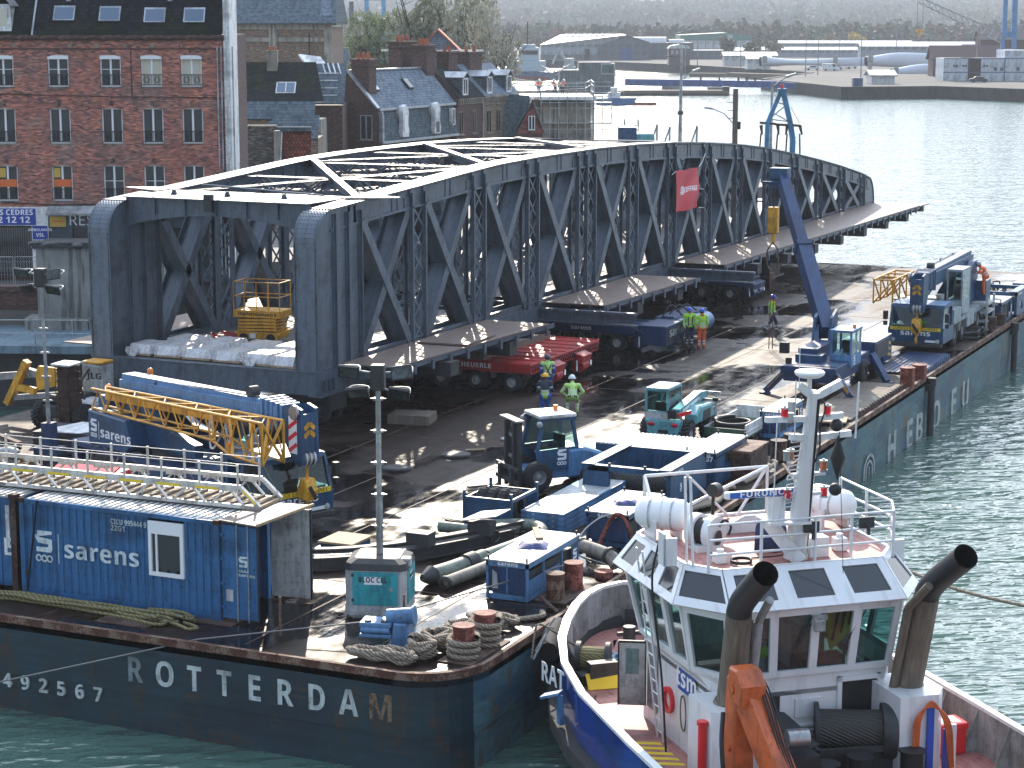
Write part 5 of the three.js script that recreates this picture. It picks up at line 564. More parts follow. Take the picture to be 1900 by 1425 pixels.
{ // swing bridge, dark pontoon, jetties, boats
  const t = farThing('blue_swing_bridge', 'long low blue girder bridge across the inner basin', 'bridge', 27, 0, 500); mesh('girder', [bar([0, 2.9, 0], [37, 2.3, 0], 3, 1.6), bar([37, 2.3, 0], [40.5, 1.9, 0], 3, 1.4)], P([0.035, 0.09, 0.3], 0.5), t); mesh('pier', [B(9, 13, -2, 2, -3, 2), B(20, 23, -2, 1.6, -3, 2)], m.concrete, t); for (const x of [18, 22.5, 27, 29, 31]) mesh('walkway_post', cyl(x, 1, 3, 4.1, 0.25, 6), m.dark, t);
  const p = farThing('dark_timber_pontoon', 'long dark timber landing stage below the blue bridge', 'landing stage', 25, -0.3, 490); mesh('deck', B(0, 26, 0.8, 1.5, -4, 0), m.timber, p); mesh('hull', B(0, 26, -1, 0.8, -4, -0.3), m.dark, p); mesh('dolphin', B(24.4, 26, 1.5, 2.4, -2, 0), m.dark, p); const j = farThing('timber_jetty', 'dark timber jetty pointing towards the blue bridge', 'jetty', 52, -0.5, 610); mesh('deck', [bar([0, 2.2, 0], [10, 2.2, 3], 3, 1.2), bar([12, 2.1, -6], [33, 2.1, 22], 3, 1.3)], m.timber, j);
  const b = farThing('blue_work_boat', 'small blue work boat with white cabin beyond the scaffolding', 'boat', 17.6, 0, 435); mesh('hull', ext([[0, -0.3], [7.6, -0.3], [8.4, 1.5], [0, 1.4]], -2.6, 0), P([0.04, 0.14, 0.32], 0.5), b); mesh('cabin', [RB(2.4, 5, 1.4, 2.6, -2, -0.5, 0.1), RB(3, 4.4, 2.6, 3.6, -1.8, -0.7, 0.1)], m.white, b); mesh('red_bottom', B(7, 12.5, -0.4, 0.5, -2.4, -0.2), m.rustRed, b);
  const s = farThing('grey_tug_boat', 'hazy white and grey tug with tall mast far across the water', 'boat', -2, 0, 620); mesh('hull', ext([[0, -0.4], [16, -0.4], [17, 3.0], [14, 2.2], [0, 2.6]], -5, 0), P([0.1, 0.16, 0.25], 0.6), s); mesh('bottom', B(0, 13, -0.5, 1, 0, 0.1), m.rustRed, s); mesh('superstructure', [RB(2, 12, 2.4, 5.6, -4.4, -0.6, 0.2), RB(4, 10, 5.6, 9.4, -4, -1, 0.2), RB(4.6, 9, 9.4, 10.4, -3.6, -1.4, 0.2)], M([0.4, 0.45, 0.5], 0.6), s); mesh('window_band', B(4.4, 9.6, 7.4, 8.6, -1, -0.9), m.glass, s); mesh('mast', [cyl(6.6, -2.4, 10.4, 17, 0.22, 6), B(5.8, 7.4, 12, 12.2, -2.5, -2.3), B(6, 7.2, 13.5, 13.7, -2.5, -2.3)], m.dark, s);
  const c = farThing('harbour_excavator', 'pale excavator with folded arm beside the grey tug', 'excavator', 13.6, 2.6, 640); mesh('body', [RB(2.4, 5.4, 1, 3.4, -2, 0, 0.15), B(2, 5.8, 0, 1, -2.2, 0.2)], m.greyLt, c); mesh('arm', [bar([2.8, 2.6, -1], [0.8, 6.6, -1], 0.6, 0.7), bar([0.8, 6.6, -1], [-1.2, 1.6, -1], 0.5, 0.6)], m.greyLt, c);
}
[['tall twin floodlight mast behind the jetty', 70.9, 650, 14.5], ['tall floodlight mast right of the yellow tree', 121, 660, 15], ['grey lamp mast on the near quay, left of the blue hut', 78.5, 560, 10.5], ['grey lamp mast left of the blue hut, slightly shorter', 84, 575, 10], ['lamp mast on the near quay beside the small blue hut', 80, 480, 12.5], ['thin lamp mast by the pale wall shed', 100, 640, 11], ['thin lamp mast left of the round roofed cabin', 62, 700, 9.4], ['lamp mast in front of the red roofed house', 117.5, 530, 10.5], ['lamp mast at the far end of the blue bridge', 43, 520, 9]].forEach(([l, a, d, H], i) => { const t = farThing('lamp_mast', l, 'lamp mast', a, 2.6, d, 'lamp masts on the far quay'); mesh('pole', tube([0, 0, 0], [0, H, 0], 0.17, 6, 0.1), m.grey, t); mesh('lamp_head', i < 2 ? [B(-1.3, -0.4, H - 0.3, H + 0.3, -0.3, 0.3), B(0.4, 1.3, H - 0.3, H + 0.3, -0.3, 0.3), B(-1.3, 1.3, H - 0.4, H - 0.3, -0.1, 0.1)] : B(-0.9, 0.5, H, H + 0.2, -0.2, 0.2), m.grey, t); });
{ const t = farThing('blue_quay_hut', 'small dark blue hut at the corner of the near quay', 'hut', 77, 2.6, 472); mesh('body', RB(0, 2.2, 0, 2.0, -2, 0, 0.05), m.blue, t); mesh('door', B(0.5, 1.2, 0, 1.7, 0, 0.05), m.navy, t); const car = farThing('dark_car', 'dark car parked before the white and blue quay building', 'car', 110.5, 2.6, 505), sil = [[0, 0.3], [0, 0.8], [0.9, 0.95], [1.5, 1.45], [3.0, 1.45], [3.7, 0.95], [4.3, 0.8], [4.4, 0.3]]; mesh('body', ext(sil, -1.7, 0, 'xy', 0.08), m.dark, car); mesh('window', ext([[1.1, 0.95], [1.6, 1.38], [2.9, 1.38], [3.5, 0.95]], 0.0, 0.02), m.glass, car); for (const x of [0.9, 3.5]) mesh('wheel', lathe([[0, -0.1], [0.32, -0.1], [0.32, 0.1], [0, 0.1]], x, 0.32, 0, 12, 'z'), m.rubber, car); for (let i = 0; i < 6; i++) { const k = farThing(i ? 'white_car' : 'white_van', ['white van parked left of the turbine blade roots', 'pale car parked first right of the white van', 'pale car parked second right of the white van', 'pale car parked nearest the blade roots', 'small white car parked left of the white van', 'pale car standing behind the parked row'][i], i ? 'car' : 'van', [92, 97, 100.5, 103, 88, 96][i], 2.6, [620, 640, 646, 650, 628, 672][i]); mesh('body', i ? ext(sil, -1.7, 0, 'xy', 0.08) : ext([[0, 0.3], [0, 2.2], [3.6, 2.2], [4.3, 1.2], [5, 1], [5, 0.3]], -2, 0, 'xy', 0.08), m.white, k); mesh('window', i ? ext([[1.1, 0.95], [1.6, 1.38], [2.9, 1.38], [3.5, 0.95]], 0, 0.02) : ext([[3, 1.3], [3, 1.95], [3.5, 1.95], [4, 1.3]], 0, 0.02), m.glass, k); for (const x of [0.9, 3.5]) mesh('wheel', lathe([[0, -0.1], [0.32, -0.1], [0.32, 0.1], [0, 0.1]], x, 0.32, 0, 10, 'z'), m.rubber, k); } }
[['yellow autumn tree in front of the hill, right of centre', 163, 990, 9, 6, [0.42, 0.3, 0.04]], ['brown-green tree right of the green warehouse', 78, 760, 9, 4, [0.13, 0.13, 0.07]], ['bushy tree between the lamp mast and the sheds', 92, 800, 7, 5, [0.12, 0.14, 0.06]], ['pale olive tree among the bushes behind the jetty', 102, 820, 7, 5, [0.16, 0.15, 0.07]], ['rounded tree left of the white ridged shed', 150, 1000, 9, 6, [0.2, 0.16, 0.07]]].forEach(([l, a, d, H, r, c], i) => tree(l, 'shore_tree', far(a, 2.6, d), H, r, 420, 0.75, c, 40 + i));
{ const t = farThing('factory_chimney', 'slim dark factory chimney left of the trees', 'chimney', -22.9, 3, 300); mesh('stack', cyl(0, 0, 0, 17, 0.45, 10, 0.35), M([0.2, 0.2, 0.2], 0.8), t); const c = farThing('lattice_crane_mast', 'pale lattice crane mast in the haze beside the hall', 'crane', -32, 3, 390), o = []; for (const x of [-0.7, 0.7]) o.push(cyl(x, 0, 0, 24, 0.1, 5)); for (let i = 0; i < 17; i++) o.push(bar([i & 1 ? -0.7 : 0.7, i * 1.4, 0], [i & 1 ? 0.7 : -0.7, i * 1.4 + 1.4, 0], 0.1, 0.1)); mesh('mast', o, m.greyLt, c); const d = farThing('blue_gantry', 'blue gantry tower in the haze above the trees', 'crane', -39, 3, 600), g = []; for (const x of [-2.4, 2.4]) g.push(B(x - 0.6, x + 0.6, 0, 36, -0.5, 0.5)); g.push(B(-2, 2, 14, 15, -0.4, 0.4), B(-2, 2, 20, 21, -0.4, 0.4)); mesh('frame', g, P([0.12, 0.35, 0.6], 0.5), d); const hs = farThing('dark_roofed_house', 'dark roofed house in the haze right of the hall', 'house', -24, 3.6, 245); mesh('wall', B(0, 5, 0, 8, -6, 0), m.brick, hs); mesh('roof', slab([[-0.4, 8, 0.3], [5.3, 8, 0.3], [4.6, 10.5, -3], [0.4, 10.5, -3]], 0.2), m.slateDark, hs); }
// houses on the ridge
for (let i = 0; i < 16; i++) { const a = [325, 420, 485, 600, 675, 750, 840, 905, 970, 510, 355, 640, 610, 275, 510, 740][i], d = [4200, 4190, 4250, 4180, 4230, 4150, 4200, 4170, 4200, 2900, 2700, 3000, 2500, 4170, 2450, 2800][i], s = rr(0.8, 1.2), t = farThing('hillside_house', 'hazy house ' + ['alone at the left end of the ridge', 'second from the left on the ridge', 'third from the left along the ridge', 'just left of the middle of the ridge', 'in the middle of the ridge row', 'right of the ridge middle, beside a gap', 'on the ridge above the white sheds', 'on the ridge above the yellow tree', 'at the right end of the ridge', 'with bright roof below the ridge, by the floodlight mast', 'with bright roof low over the green warehouse', 'with bright roof half way up the slope', 'with bright roof low behind the white sheds', 'with pale roof far left on the ridge', 'with bright roof at the foot of the hill', 'with pale roof right of the hook block'][i], 'house', a, hillH(a, d) - 1, d, 'houses on the distant hillside'); t.scale.setScalar(i > 8 ? 1.6 : 2.2); mesh('wall', B(0, 11 * s, 0, 5, -8, 0), i % 3 ? shedWhite : m.brick, t); mesh('roof', [slab([[-0.5, 4.8, 0.6], [11 * s + 0.5, 4.8, 0.6], [11 * s, 8.8, -4], [0, 8.8, -4]], 0.3)], i > 8 ? roofPale : M([0.16, 0.13, 0.12], 0.8), t); }
// ---------- cargo and gear on the barge deck (all stand on the deck, axis-aligned unless turned) ----------
const on = (name, label, cat, x, z, ry = 0, group, y = DECK) => thing(name, label, cat, [x, y, z], ry, group);
const wheelGeo = (x, y, z, r, w, axis = 'x') => [lathe([[r * 0.5, -w / 2], [r * 0.86, -w / 2], [r * 0.98, -w * 0.36], [r, -w * 0.2], [r, w * 0.2], [r * 0.98, w * 0.36], [r * 0.86, w / 2], [r * 0.5, w / 2]], x, y, z, 22, axis)];
const rimGeo = (x, y, z, r, w, axis = 'x', out = 1) => [lathe([[0, out * w * 0.3], [r * 0.2, out * w * 0.34], [r * 0.24, out * w * 0.1], [r * 0.42, out * w * 0.05], [r * 0.5, out * w * 0.42], [r * 0.52, out * w * 0.42], [r * 0.52, -out * w * 0.4], [0, -out * w * 0.4]].sort(() => 0), x, y, z, 18, axis)];
function wheel(par, x, y, z, r, w, axis = 'x', out = 1, rimM = m.grey, lugs = 0) { const g = wheelGeo(x, y, z, r, w, axis); if (lugs) for (let i = 0; i < 22; i++) { const a = 2 * PI * i / 22; for (const k of [-1, 1]) { const b = B(-w * 0.24, w * 0.24, -0.03, 0.05, -0.035, 0.035); tf(b, 0, 0, 0, k * 0.5); b.translate(k * w * 0.24, r, 0); b.rotateX(a + k * 0.07); if (axis === 'z') b.rotateY(PI / 2); b.translate(x, y, z); g.push(b); } } const t = mesh('wheel', g, m.rubber, par); mesh('rim', rimGeo(x, y, z, r, w, axis, out), rimM, t); return t; }
const wordmark = (h, sx = 1.35) => txt('sarens', h, { sx, align: 'l' });
// site container with window and open doors
{
  const t = on('site_container', 'bright blue corrugated site office container with white window and lettering', 'container', -33.75, -42.68), L = 6.15, H = 2.59, D = 2.44;
  const corr = (y0, y1, x0, x1, z, n = 26) => { const p = [], w = (x1 - x0) / n; for (let i = 0; i < n; i++) { const a = x0 + i * w; p.push([a, 0], [a + w * 0.3, 0], [a + w * 0.42, -0.035], [a + w * 0.86, -0.035]); } p.push([x1, 0]); return surf([p.map(q => [q[0], y0, z + q[1]]), p.map(q => [q[0], y1, z + q[1]])]); };
  mesh('side_panel', [corr(0.16, H - 0.12, 0.1, 4.02, -0.03, 17), corr(0.16, 1.15, 4.02, 5.12, -0.03, 4), corr(0.16, H - 0.12, 5.12, L - 0.15, -0.03, 4), B(0.05, L - 0.05, 0.16, H - 0.12, -D + 0.02, -D + 0.06), B(0.02, 0.06, 0.16, H - 0.12, -D, -0.02)], m.contBlue, t);
  const rf = []; for (let i = 0; i < 30; i++) rf.push(B(0.15 + i * 0.2, 0.26 + i * 0.2, H - 0.05, H - 0.012, -D + 0.1, -0.1)); mesh('roof', [B(0.05, L - 0.05, H - 0.09, H - 0.05, -D + 0.05, -0.05), rf], m.offwhite, t, 'pale ribbed container roof');
  const fr = []; for (const x of [0, L - 0.15]) for (const z of [-0.14, -D]) fr.push(B(x, x + 0.15, 0, H, z, z + 0.14)); for (const y of [0, H - 0.12]) for (const z of [-0.1, -D]) fr.push(B(0.15, L - 0.15, y, y + (y ? 0.11 : 0.16), z, z + 0.09)); mesh('frame', fr, m.contBlue, t);
  for (const x of [0, L - 0.16]) for (const z of [-0.14, -D - 0.01]) mesh('corner_casting', B(x - 0.005, x + 0.165, H - 0.11, H + 0.015, z, z + 0.155), m.rustDark, t);
  const w = mesh('window', [B(4.05, 5.1, 2.08, 2.4, -0.06, 0.03), B(4.05, 4.14, 0.98, 2.08, -0.06, 0.03), B(5.0, 5.1, 0.98, 2.08, -0.06, 0.03), B(4.14, 5.0, 0.98, 1.08, -0.06, 0.03), B(4.26, 4.31, 1.08, 2.08, -0.04, 0.02)], m.whiteClean, t, 'white framed window with roller shutter box'); mesh('pane', B(4.14, 5.0, 1.08, 2.08, -0.05, -0.03), m.glass, w); mesh('inside_board', B(4.3, 4.98, 1.1, 1.5, -0.2, -0.18), m.wood, w);
  const lg = M([0.62, 0.72, 0.76], 0.5, { map: T.dirt }); mesh('lettering', [tf(wordmark(0.34, 1.14), 1.42, 1.14, 0.004), B(1.22, 1.235, 0.95, 1.75, -0.02, 0.006), tf(logoS(0.86), 0.5, 0.93, 0.003)].flat(), lg, t, 'white company name beside its emblem'); mesh('lettering', [tf(txt('CICU 995444 9', 0.1, { align: 'l', sx: 0.85 }), 2.9, 2.2, 0.004), tf(txt('22G1', 0.1, { align: 'l' }), 2.9, 2.03, 0.004)], lg, t, 'small white container number');
  mesh('lashing_strap', [bar([0.62, H, 0.03], [0.22, 0.12, 0.06], 0.07, 0.012, [1, 0, 0]), B(0.2, 0.3, 0.55, 0.7, 0.03, 0.08)], m.black, t);
  const door = (name, z0, mt, label) => { const d = mesh(name, [B(L + 0.02, L + 1.05, 0.1, H - 0.1, z0, z0 + 0.05), ...[0.3, 0.85, 1.4, 1.95].map(y => B(L + 0.1, L + 0.98, y, y + 0.06, z0 + 0.05, z0 + 0.075))], mt, t, label); mesh('gasket', [B(L + 1.05, L + 1.08, 0.08, H - 0.08, z0, z0 + 0.05), B(L, L + 0.02, 0.1, H - 0.1, z0 + 0.01, z0 + 0.06)], m.black, d); return d; };
  const d1 = door('door', -0.12, m.contBlue, 'blue door leaf swung open'); mesh('lock_rod', [0.5, 0.82].map(x => cyl(L + x, -0.03, 0.05, H - 0.05, 0.018, 8)), m.galv, d1); mesh('lettering', [...tf(logoS(0.42), L + 0.53, 1.32, -0.069 + 0.012), tf(wordmark(0.06), L + 0.52, 1.22, -0.057)], lg, d1); mesh('data_plate', B(L + 0.16, L + 0.36, 0.55, 0.85, -0.07, -0.04), m.greyLt, d1); for (const y of [0.35, 0.95, 1.6, 2.2]) mesh('hinge', B(L - 0.08, L + 0.1, y, y + 0.08, -0.12, -0.03), m.contBlue, d1);
  const d2 = thing('x', '', ''); scene.remove(d2); delete used.x; mesh('door', tf([B(0, 1.1, 0.1, H - 0.12, -0.025, 0.025), ...[0.5, 1.05, 1.6, 2.1].map(y => B(0.06, 1.04, y, y + 0.03, 0.025, 0.04))], L + 0.1, 0, -D + 0.1, 0.12), m.offwhite, t, 'pale inner face of the far door leaf'); mesh('door_edge', tf(B(1.1, 1.14, 0.08, H - 0.1, -0.04, 0.04), L + 0.1, 0, -D + 0.1, 0.12), m.black, t);
  mesh('canopy_board', slab([[L - 0.05, H + 0.02, -0.1], [L + 1.1, H - 0.02, -0.05], [L + 1.35, H + 0.05, -D + 0.1], [L - 0.05, H + 0.05, -D + 0.3]], 0.04, [0, 1, 0]), m.ply, t, 'board laid across the open doors'); mesh('canopy_batten', bar([L + 1.1, H, -0.03], [L + 1.38, H + 0.07, -D + 0.1], 0.06, 0.06), m.wood, t); mesh('interior', [B(L - 0.2, L - 0.15, 0.1, H - 0.1, -D + 0.1, -0.15)], m.navy, t);
}
{ const t = on('blue_container', 'second blue container cut off by the left edge, rusty corner post in front', 'container', -40.2, -42.9); mesh('body', [B(0, 6.2, 0.1, 2.5, -2.4, 0), ...[0, 1, 2, 3, 4, 5, 6, 7, 8, 9].map(i => B(2.8 + i * 0.34, 2.95 + i * 0.34, 0.15, 2.45, 0, 0.03))], m.contBlue, t); mesh('corner_post', [B(6.02, 6.2, 0, 2.6, -0.12, 0.06), B(6.0, 6.22, 2.48, 2.62, -0.14, 0.08)], m.rustDark, t); mesh('roof', [B(0, 6.2, 2.5, 2.54, -2.4, 0), ...[...Array(16).keys()].map(i => B(3 + i * 0.2, 3.1 + i * 0.2, 2.54, 2.575, -2.35, -0.06))], m.offwhite, t); mesh('white_panel', B(5.85, 5.97, 1.2, 2.3, 0, 0.035), m.white, t); mesh('lettering', tf(txt('E', 0.34), 5.92, 0.95, 0.036), m.white, t); const c = on('red_cover', 'bright red cover on top behind the container roofs', 'cover', -35.6, -46.6); mesh('cover', [B(0, 1.8, 0, 2.35, -1.2, 0), slab([[-0.1, 2.35, 0.1], [1.9, 2.35, 0.1], [1.9, 2.6, -0.7], [-0.1, 2.6, -0.7]], 0.05)], m.redBright, c); }
{ // gangway across the container tops
  const t = thing('aluminium_gangway', 'long pale aluminium gangway with yellow strips laid over the containers', 'gangway', [-27.05, 5.06, -43.75], -0.0); const L = 14, sl = Math.atan2(3.35, 11) * 1, q = []; const yel = [], rails = [], treads = [];
  const side = z => { q.push(B(-L, 0, 0, 0.14, z - 0.04, z + 0.04), B(-L, -0.55, 0.72, 0.86, z - 0.05, z + 0.05), bar([-0.55, 0.79, z], [0, 0.1, z], 0.1, 0.12, [0, 0, 1])); for (let i = 0; i < 12; i++) { const x = -0.9 - i * 1.12; q.push(bar([x, 0.78, z], [x - 0.5, 0.1, z], 0.05, 0.08, [0, 0, 1]), bar([x - 0.02, 0.78, z], [x + 0.45, 0.1, z], 0.05, 0.08, [0, 0, 1]), B(x - 0.28, x + 0.2, 0.62, 0.73, z - 0.03, z + 0.03)); if (z > -0.5) yel.push(B(x - 0.95, x - 0.28, 0.63, 0.72, z + 0.045, z + 0.06)); } for (let i = 0; i < 12; i++) { const x = -0.62 - i * 1.12; rails.push(cyl(x, z, 0.5, 1.62, 0.035, 8)); } rails.push(tube([-L, 1.3, z], [-0.6, 1.24, z], 0.014, 6), tube([-L, 1.6, z], [-0.6, 1.56, z], 0.014, 6)); };
  side(0); side(-1.15); for (let i = 0; i < 40; i++) treads.push(B(-0.2 - i * 0.34, -0.1 - i * 0.34, 0.12, 0.2, -1.12, -0.03)); yel.push(bar([-0.45, 0.7, 0.055], [-0.08, 0.22, 0.055], 0.03, 0.1, [0, 0, 1]));
  mesh('truss_frame', q, m.alu, t); mesh('walkway_plate', B(-L, 0, 0.02, 0.12, -1.12, -0.03), m.wood, t); mesh('treads', treads, m.timber, t); mesh('yellow_strip', yel, m.yellowPaint, t); mesh('guard_rail', rails, m.alu, t); mesh('lettering', tf(txt('WWW.TEN-HOLLAND.COM', 0.08, { align: 'l' }), -9.6, 0.03, 0.042), m.dark, t); mesh('stay_wire', [tube([-0.62, 1.56, 0], [-0.05, 0.2, 0], 0.008, 5), tube([-0.62, 1.56, -1.15], [-0.05, 0.2, -1.15], 0.008, 5)], m.green, t);
  t.rotation.set(0, 0.05, 0); t.scale.y = 0.7; t.position.set(-27.2, 5.08, -44.0);
}
// ropes along the container foot
const ropeAt = (name, label, list, mt, r) => { const t = on(name, label, 'rope', 0, 0); mesh('rope', list.map(p => pipe(p.map(([x, z, y = r]) => [x, y, z]), r, 6, false, p.length * 5)), mt, t); return t; };
{ const L = []; for (let i = 0; i < 9; i++) { const p = []; for (let k = 0; k <= 9; k++) p.push([-36 + k * 0.88 + (k === 9 ? -i * 0.12 : 0), -42.35 + 0.3 * rr(-1, 1) * 0.5 + i * 0.05, 0.05 + (i % 3) * 0.06]); L.push(p); } L.push([[-37, -42.1], [-33, -42.05], [-31, -41.95], [-29.6, -41.8], [-28.9, -41.65], [-28.6, -41.85], [-28.9, -41.95]], [[-29.2, -42.2], [-28.2, -41.8], [-27.9, -41.65], [-27.75, -41.85], [-28.3, -42.1]], [[-29.6, -42.45, 0.15], [-28.6, -42.4, 0.2], [-28.2, -42.35, 0.1], [-28.3, -42.2, 0.12], [-29, -42.3, 0.2]]); ropeAt('mooring_rope', 'long heap of greenish yellow mooring rope along the foot of the container', L, m.ropeYellow, 0.045); }
// heap of thick rope by the bollards
{ const L = [], add = (cx, cz, a, b, n, h, tw = 0) => { for (let i = 0; i < n; i++) { const p = []; for (let k = 0; k <= 10; k++) { const t = 2 * PI * k / 10 + i * 0.7; const x = Math.cos(t) * a * rr(0.75, 1.1), z = Math.sin(t) * b * rr(0.75, 1.1); p.push([cx + x * Math.cos(tw) - z * Math.sin(tw) + rr(-0.05, 0.05), cz + x * Math.sin(tw) + z * Math.cos(tw), 0.08 + h * i / n + rr(0, 0.1)]); } L.push(p); } };
  add(-22.0, -41.55, 0.5, 0.24, 4, 0.2, 0.2); add(-22.6, -41.45, 0.55, 0.2, 3, 0.14, -0.1); add(-21.7, -42.2, 0.42, 0.3, 4, 0.3, 1); add(-21.65, -43.0, 0.42, 0.34, 4, 0.3, 1.3); add(-21.45, -43.8, 0.38, 0.4, 4, 0.3, 1.2); add(-21.2, -44.7, 0.5, 0.36, 4, 0.32, 0.8); add(-20.95, -45.2, 0.4, 0.3, 2, 0.2); L.push([[-21.1, -45.4], [-20.6, -45.9], [-20.35, -46.3], [-20.5, -46.6]], [[-22.9, -41.5], [-22.2, -42], [-21.6, -42.8, 0.3], [-21.4, -43.9, 0.35], [-21.2, -44.9, 0.3]]); ropeAt('rope_heap', 'big heap of thick brown mooring rope left of the two red bollards', L, m.rope, 0.075);
  for (const [x, z, n, l] of [[-20.72, -42.5, 3, 'three turns of thick rope wound low on the nearest red bollard'], [-20.68, -43.6, 4, 'four turns of thick rope wound on the second red bollard']]) { const t = on('rope_turns', l, 'rope', x, z), p = []; for (let i = 0; i <= n * 12; i++) { const a = 2 * PI * i / 12; p.push([Math.cos(a) * (0.33 + rr(0, 0.02)), 0.08 + 0.155 * i / 12, Math.sin(a) * (0.33 + rr(0, 0.02))]); } mesh('rope', pipe(p, 0.075, 7, false, p.length * 2), m.rope, t); } 
  const L2 = []; for (let i = 0; i < 7; i++) L2.push([[-20.9 + i * 0.05, -62.8 + i * 0.1], [-20.7 + rr(-0.1, 0.1), -61.5, 0.1 + i * 0.02], [-20.6 + rr(-0.2, 0.2), -60, 0.1], [-20.75 + rr(-0.2, 0.2), -58.4, 0.12], [-20.6 + rr(-0.2, 0.2), -57, 0.08], [-20.9, -56.2 + rr(-0.3, 0.3)]]); for (let i = 0; i < 4; i++) L2.push([[-20.55 - i * 0.1, -63], [-20.4 - i * 0.06, -64.6, 0.12], [-20.35, -65.8, 0.2], [-20.6, -66.3, 0.16]]); ropeAt('rope_heap', 'tangle of brown rope along the edge behind the tug mast', L2, m.rope, 0.07);
  const L3 = []; for (let i = 0; i < 6; i++) { const p = []; for (let k = 0; k < 8; k++) p.push([-20.75 + Math.cos(k * 2.1 + i) * 0.5, -97.4 - i * 0.35 + Math.sin(k * 2.1) * 0.5, 0.1 + rr(0, 0.3)]); L3.push(p); } ropeAt('rope_heap', 'dark rope tangled beside the wheels of the far crane', L3, m.dark, 0.06); }
// generator light tower and second tower
function lightTower(t, H, full) { // mast local origin on the deck
  mesh('mast', [cyl(0, 0, full ? 1.2 : 0, H * 0.5, 0.09, 4), cyl(0, 0, H * 0.45, H - 0.3, 0.07, 4)], m.galv, t); for (let i = 0; i < 5; i++) { const y = (full ? 2.2 : 1) + i * (H - 2.4) / 4.5; mesh('mast_collar', [B(-0.12, 0.12, y, y + 0.06, -0.1, 0.1), B(-0.2, 0.2, y + 0.03, y + 0.05, -0.02, 0.02)], m.galv, t); } mesh('head_box', RB(-0.18, 0.18, H - 0.35, H + 0.3, -0.16, 0.16, 0.03), m.dark, t);
  [[-0.72, 0.12, 0.5, -0.4], [0.62, 0.12, -0.25, 0.5], [-0.5, -0.4, 0.8, 0.5], [0.55, -0.42, 0.6, -0.5]].forEach(([x, y, rx, rz]) => { const f = mesh('flood_light', tf(RB(-0.27, 0.27, -0.18, 0.18, -0.05, 0.05, 0.02), x, H + y, 0.1, 0, rx, rz * 0.3), m.dark, t); mesh('lens', tf(B(-0.24, 0.24, -0.15, 0.15, 0.05, 0.06), x, H + y, 0.1, 0, rx, rz * 0.3), m.pane, f); mesh('lens_back', tf(B(-0.23, 0.23, -0.14, 0.14, 0.04, 0.05), x, H + y, 0.1, 0, rx, rz * 0.3), m.greyLt, f); mesh('yoke', [tube([0, H + y * 0.6, 0], [x * 0.75, H + y, -0.05], 0.03, 6), pipe([[x - 0.27, H + y, 0.06], [x - 0.2, H + y + 0.1, -0.22], [x + 0.2, H + y + 0.1, -0.22], [x + 0.27, H + y, 0.06]], 0.02, 5)], m.galv, f); });
}
{ const t = on('light_tower', 'teal and grey generator light tower near the barge corner', 'light tower', -24.4, -45.2, 0.32); lightTower(t, 6.1, true);
  const c = 0.16, out = [[-0.8 + c, -0.75], [0.8 - c, -0.75], [0.8, -0.75 + c], [0.8, 0.75 - c], [0.8 - c, 0.75], [-0.8 + c, 0.75], [-0.8, 0.75 - c], [-0.8, -0.75 + c]]; const nl = s => out.map(p => [p[0] * s, p[1] * s]);
  mesh('housing', [ext(nl(1), 0.08, 0.35, 'xz'), ext(nl(0.985), 0.35, 1.25, 'xz'), ext(nl(0.9), 0.0, 0.08, 'xz')], m.greyLt, t); mesh('hood', surf([out.map(p => [p[0] * 1.02, 1.25, p[1] * 1.02]), out.map(p => [p[0] * 0.96, 1.42, p[1] * 0.96]), out.map(p => [p[0] * 0.72, 1.52, p[1] * 0.72]), out.map(p => [0, 1.53, 0])].map(r => [...r, r[0]])), m.dark, t, 'black sloping hood');
  for (const [x0, x1, z] of [[-0.58, 0.58, 0.745]]) mesh('door', B(x0, x1, 0.36, 1.22, z, z + 0.025), m.teal, t, 'teal front door'); mesh('door', B(0.79, 0.815, 0.36, 1.22, -0.55, 0.55), m.teal, t, 'teal side door'); mesh('sticker', [B(-0.28, 0.18, 0.9, 1.1, 0.77, 0.776), B(0.815, 0.822, 0.92, 1.1, -0.15, 0.25)], m.whiteClean, t); const bk = tf(txt('BLOC CEL', 0.1, { sx: 0.85 }), -0.05, 0.96, 0.778); const b2 = txt('BLOC CEL', 0.08, { sx: 0.8 }); b2.rotateY(PI / 2); mesh('lettering', [bk, tf(b2, 0.824, 0.97, 0.05)], m.black, t); mesh('door_latch', [B(0.36, 0.46, 0.75, 0.84, 0.77, 0.79), B(0.815, 0.84, 0.7, 0.8, 0.38, 0.45)], m.galv, t); mesh('hinge', [0.45, 1.1].map(y => B(-0.6, -0.54, y, y + 0.08, 0.77, 0.79)), m.dark, t); mesh('top_box', RB(0.5, 0.85, 1.28, 1.5, 0.1, 0.4, 0.03), m.greyLt, t);
  const l = on('light_tower', 'tall lean grey lighting mast behind the gangway at left', 'light tower', -44.15, -57.7); lightTower(l, 6.2, false); mesh('base', [B(-0.5, 0.5, 0, 0.25, -0.3, 0.3), B(-0.2, 0.2, 0.25, 1.1, -0.2, 0.2)], m.navy, l); l.rotation.z = 0.02; }
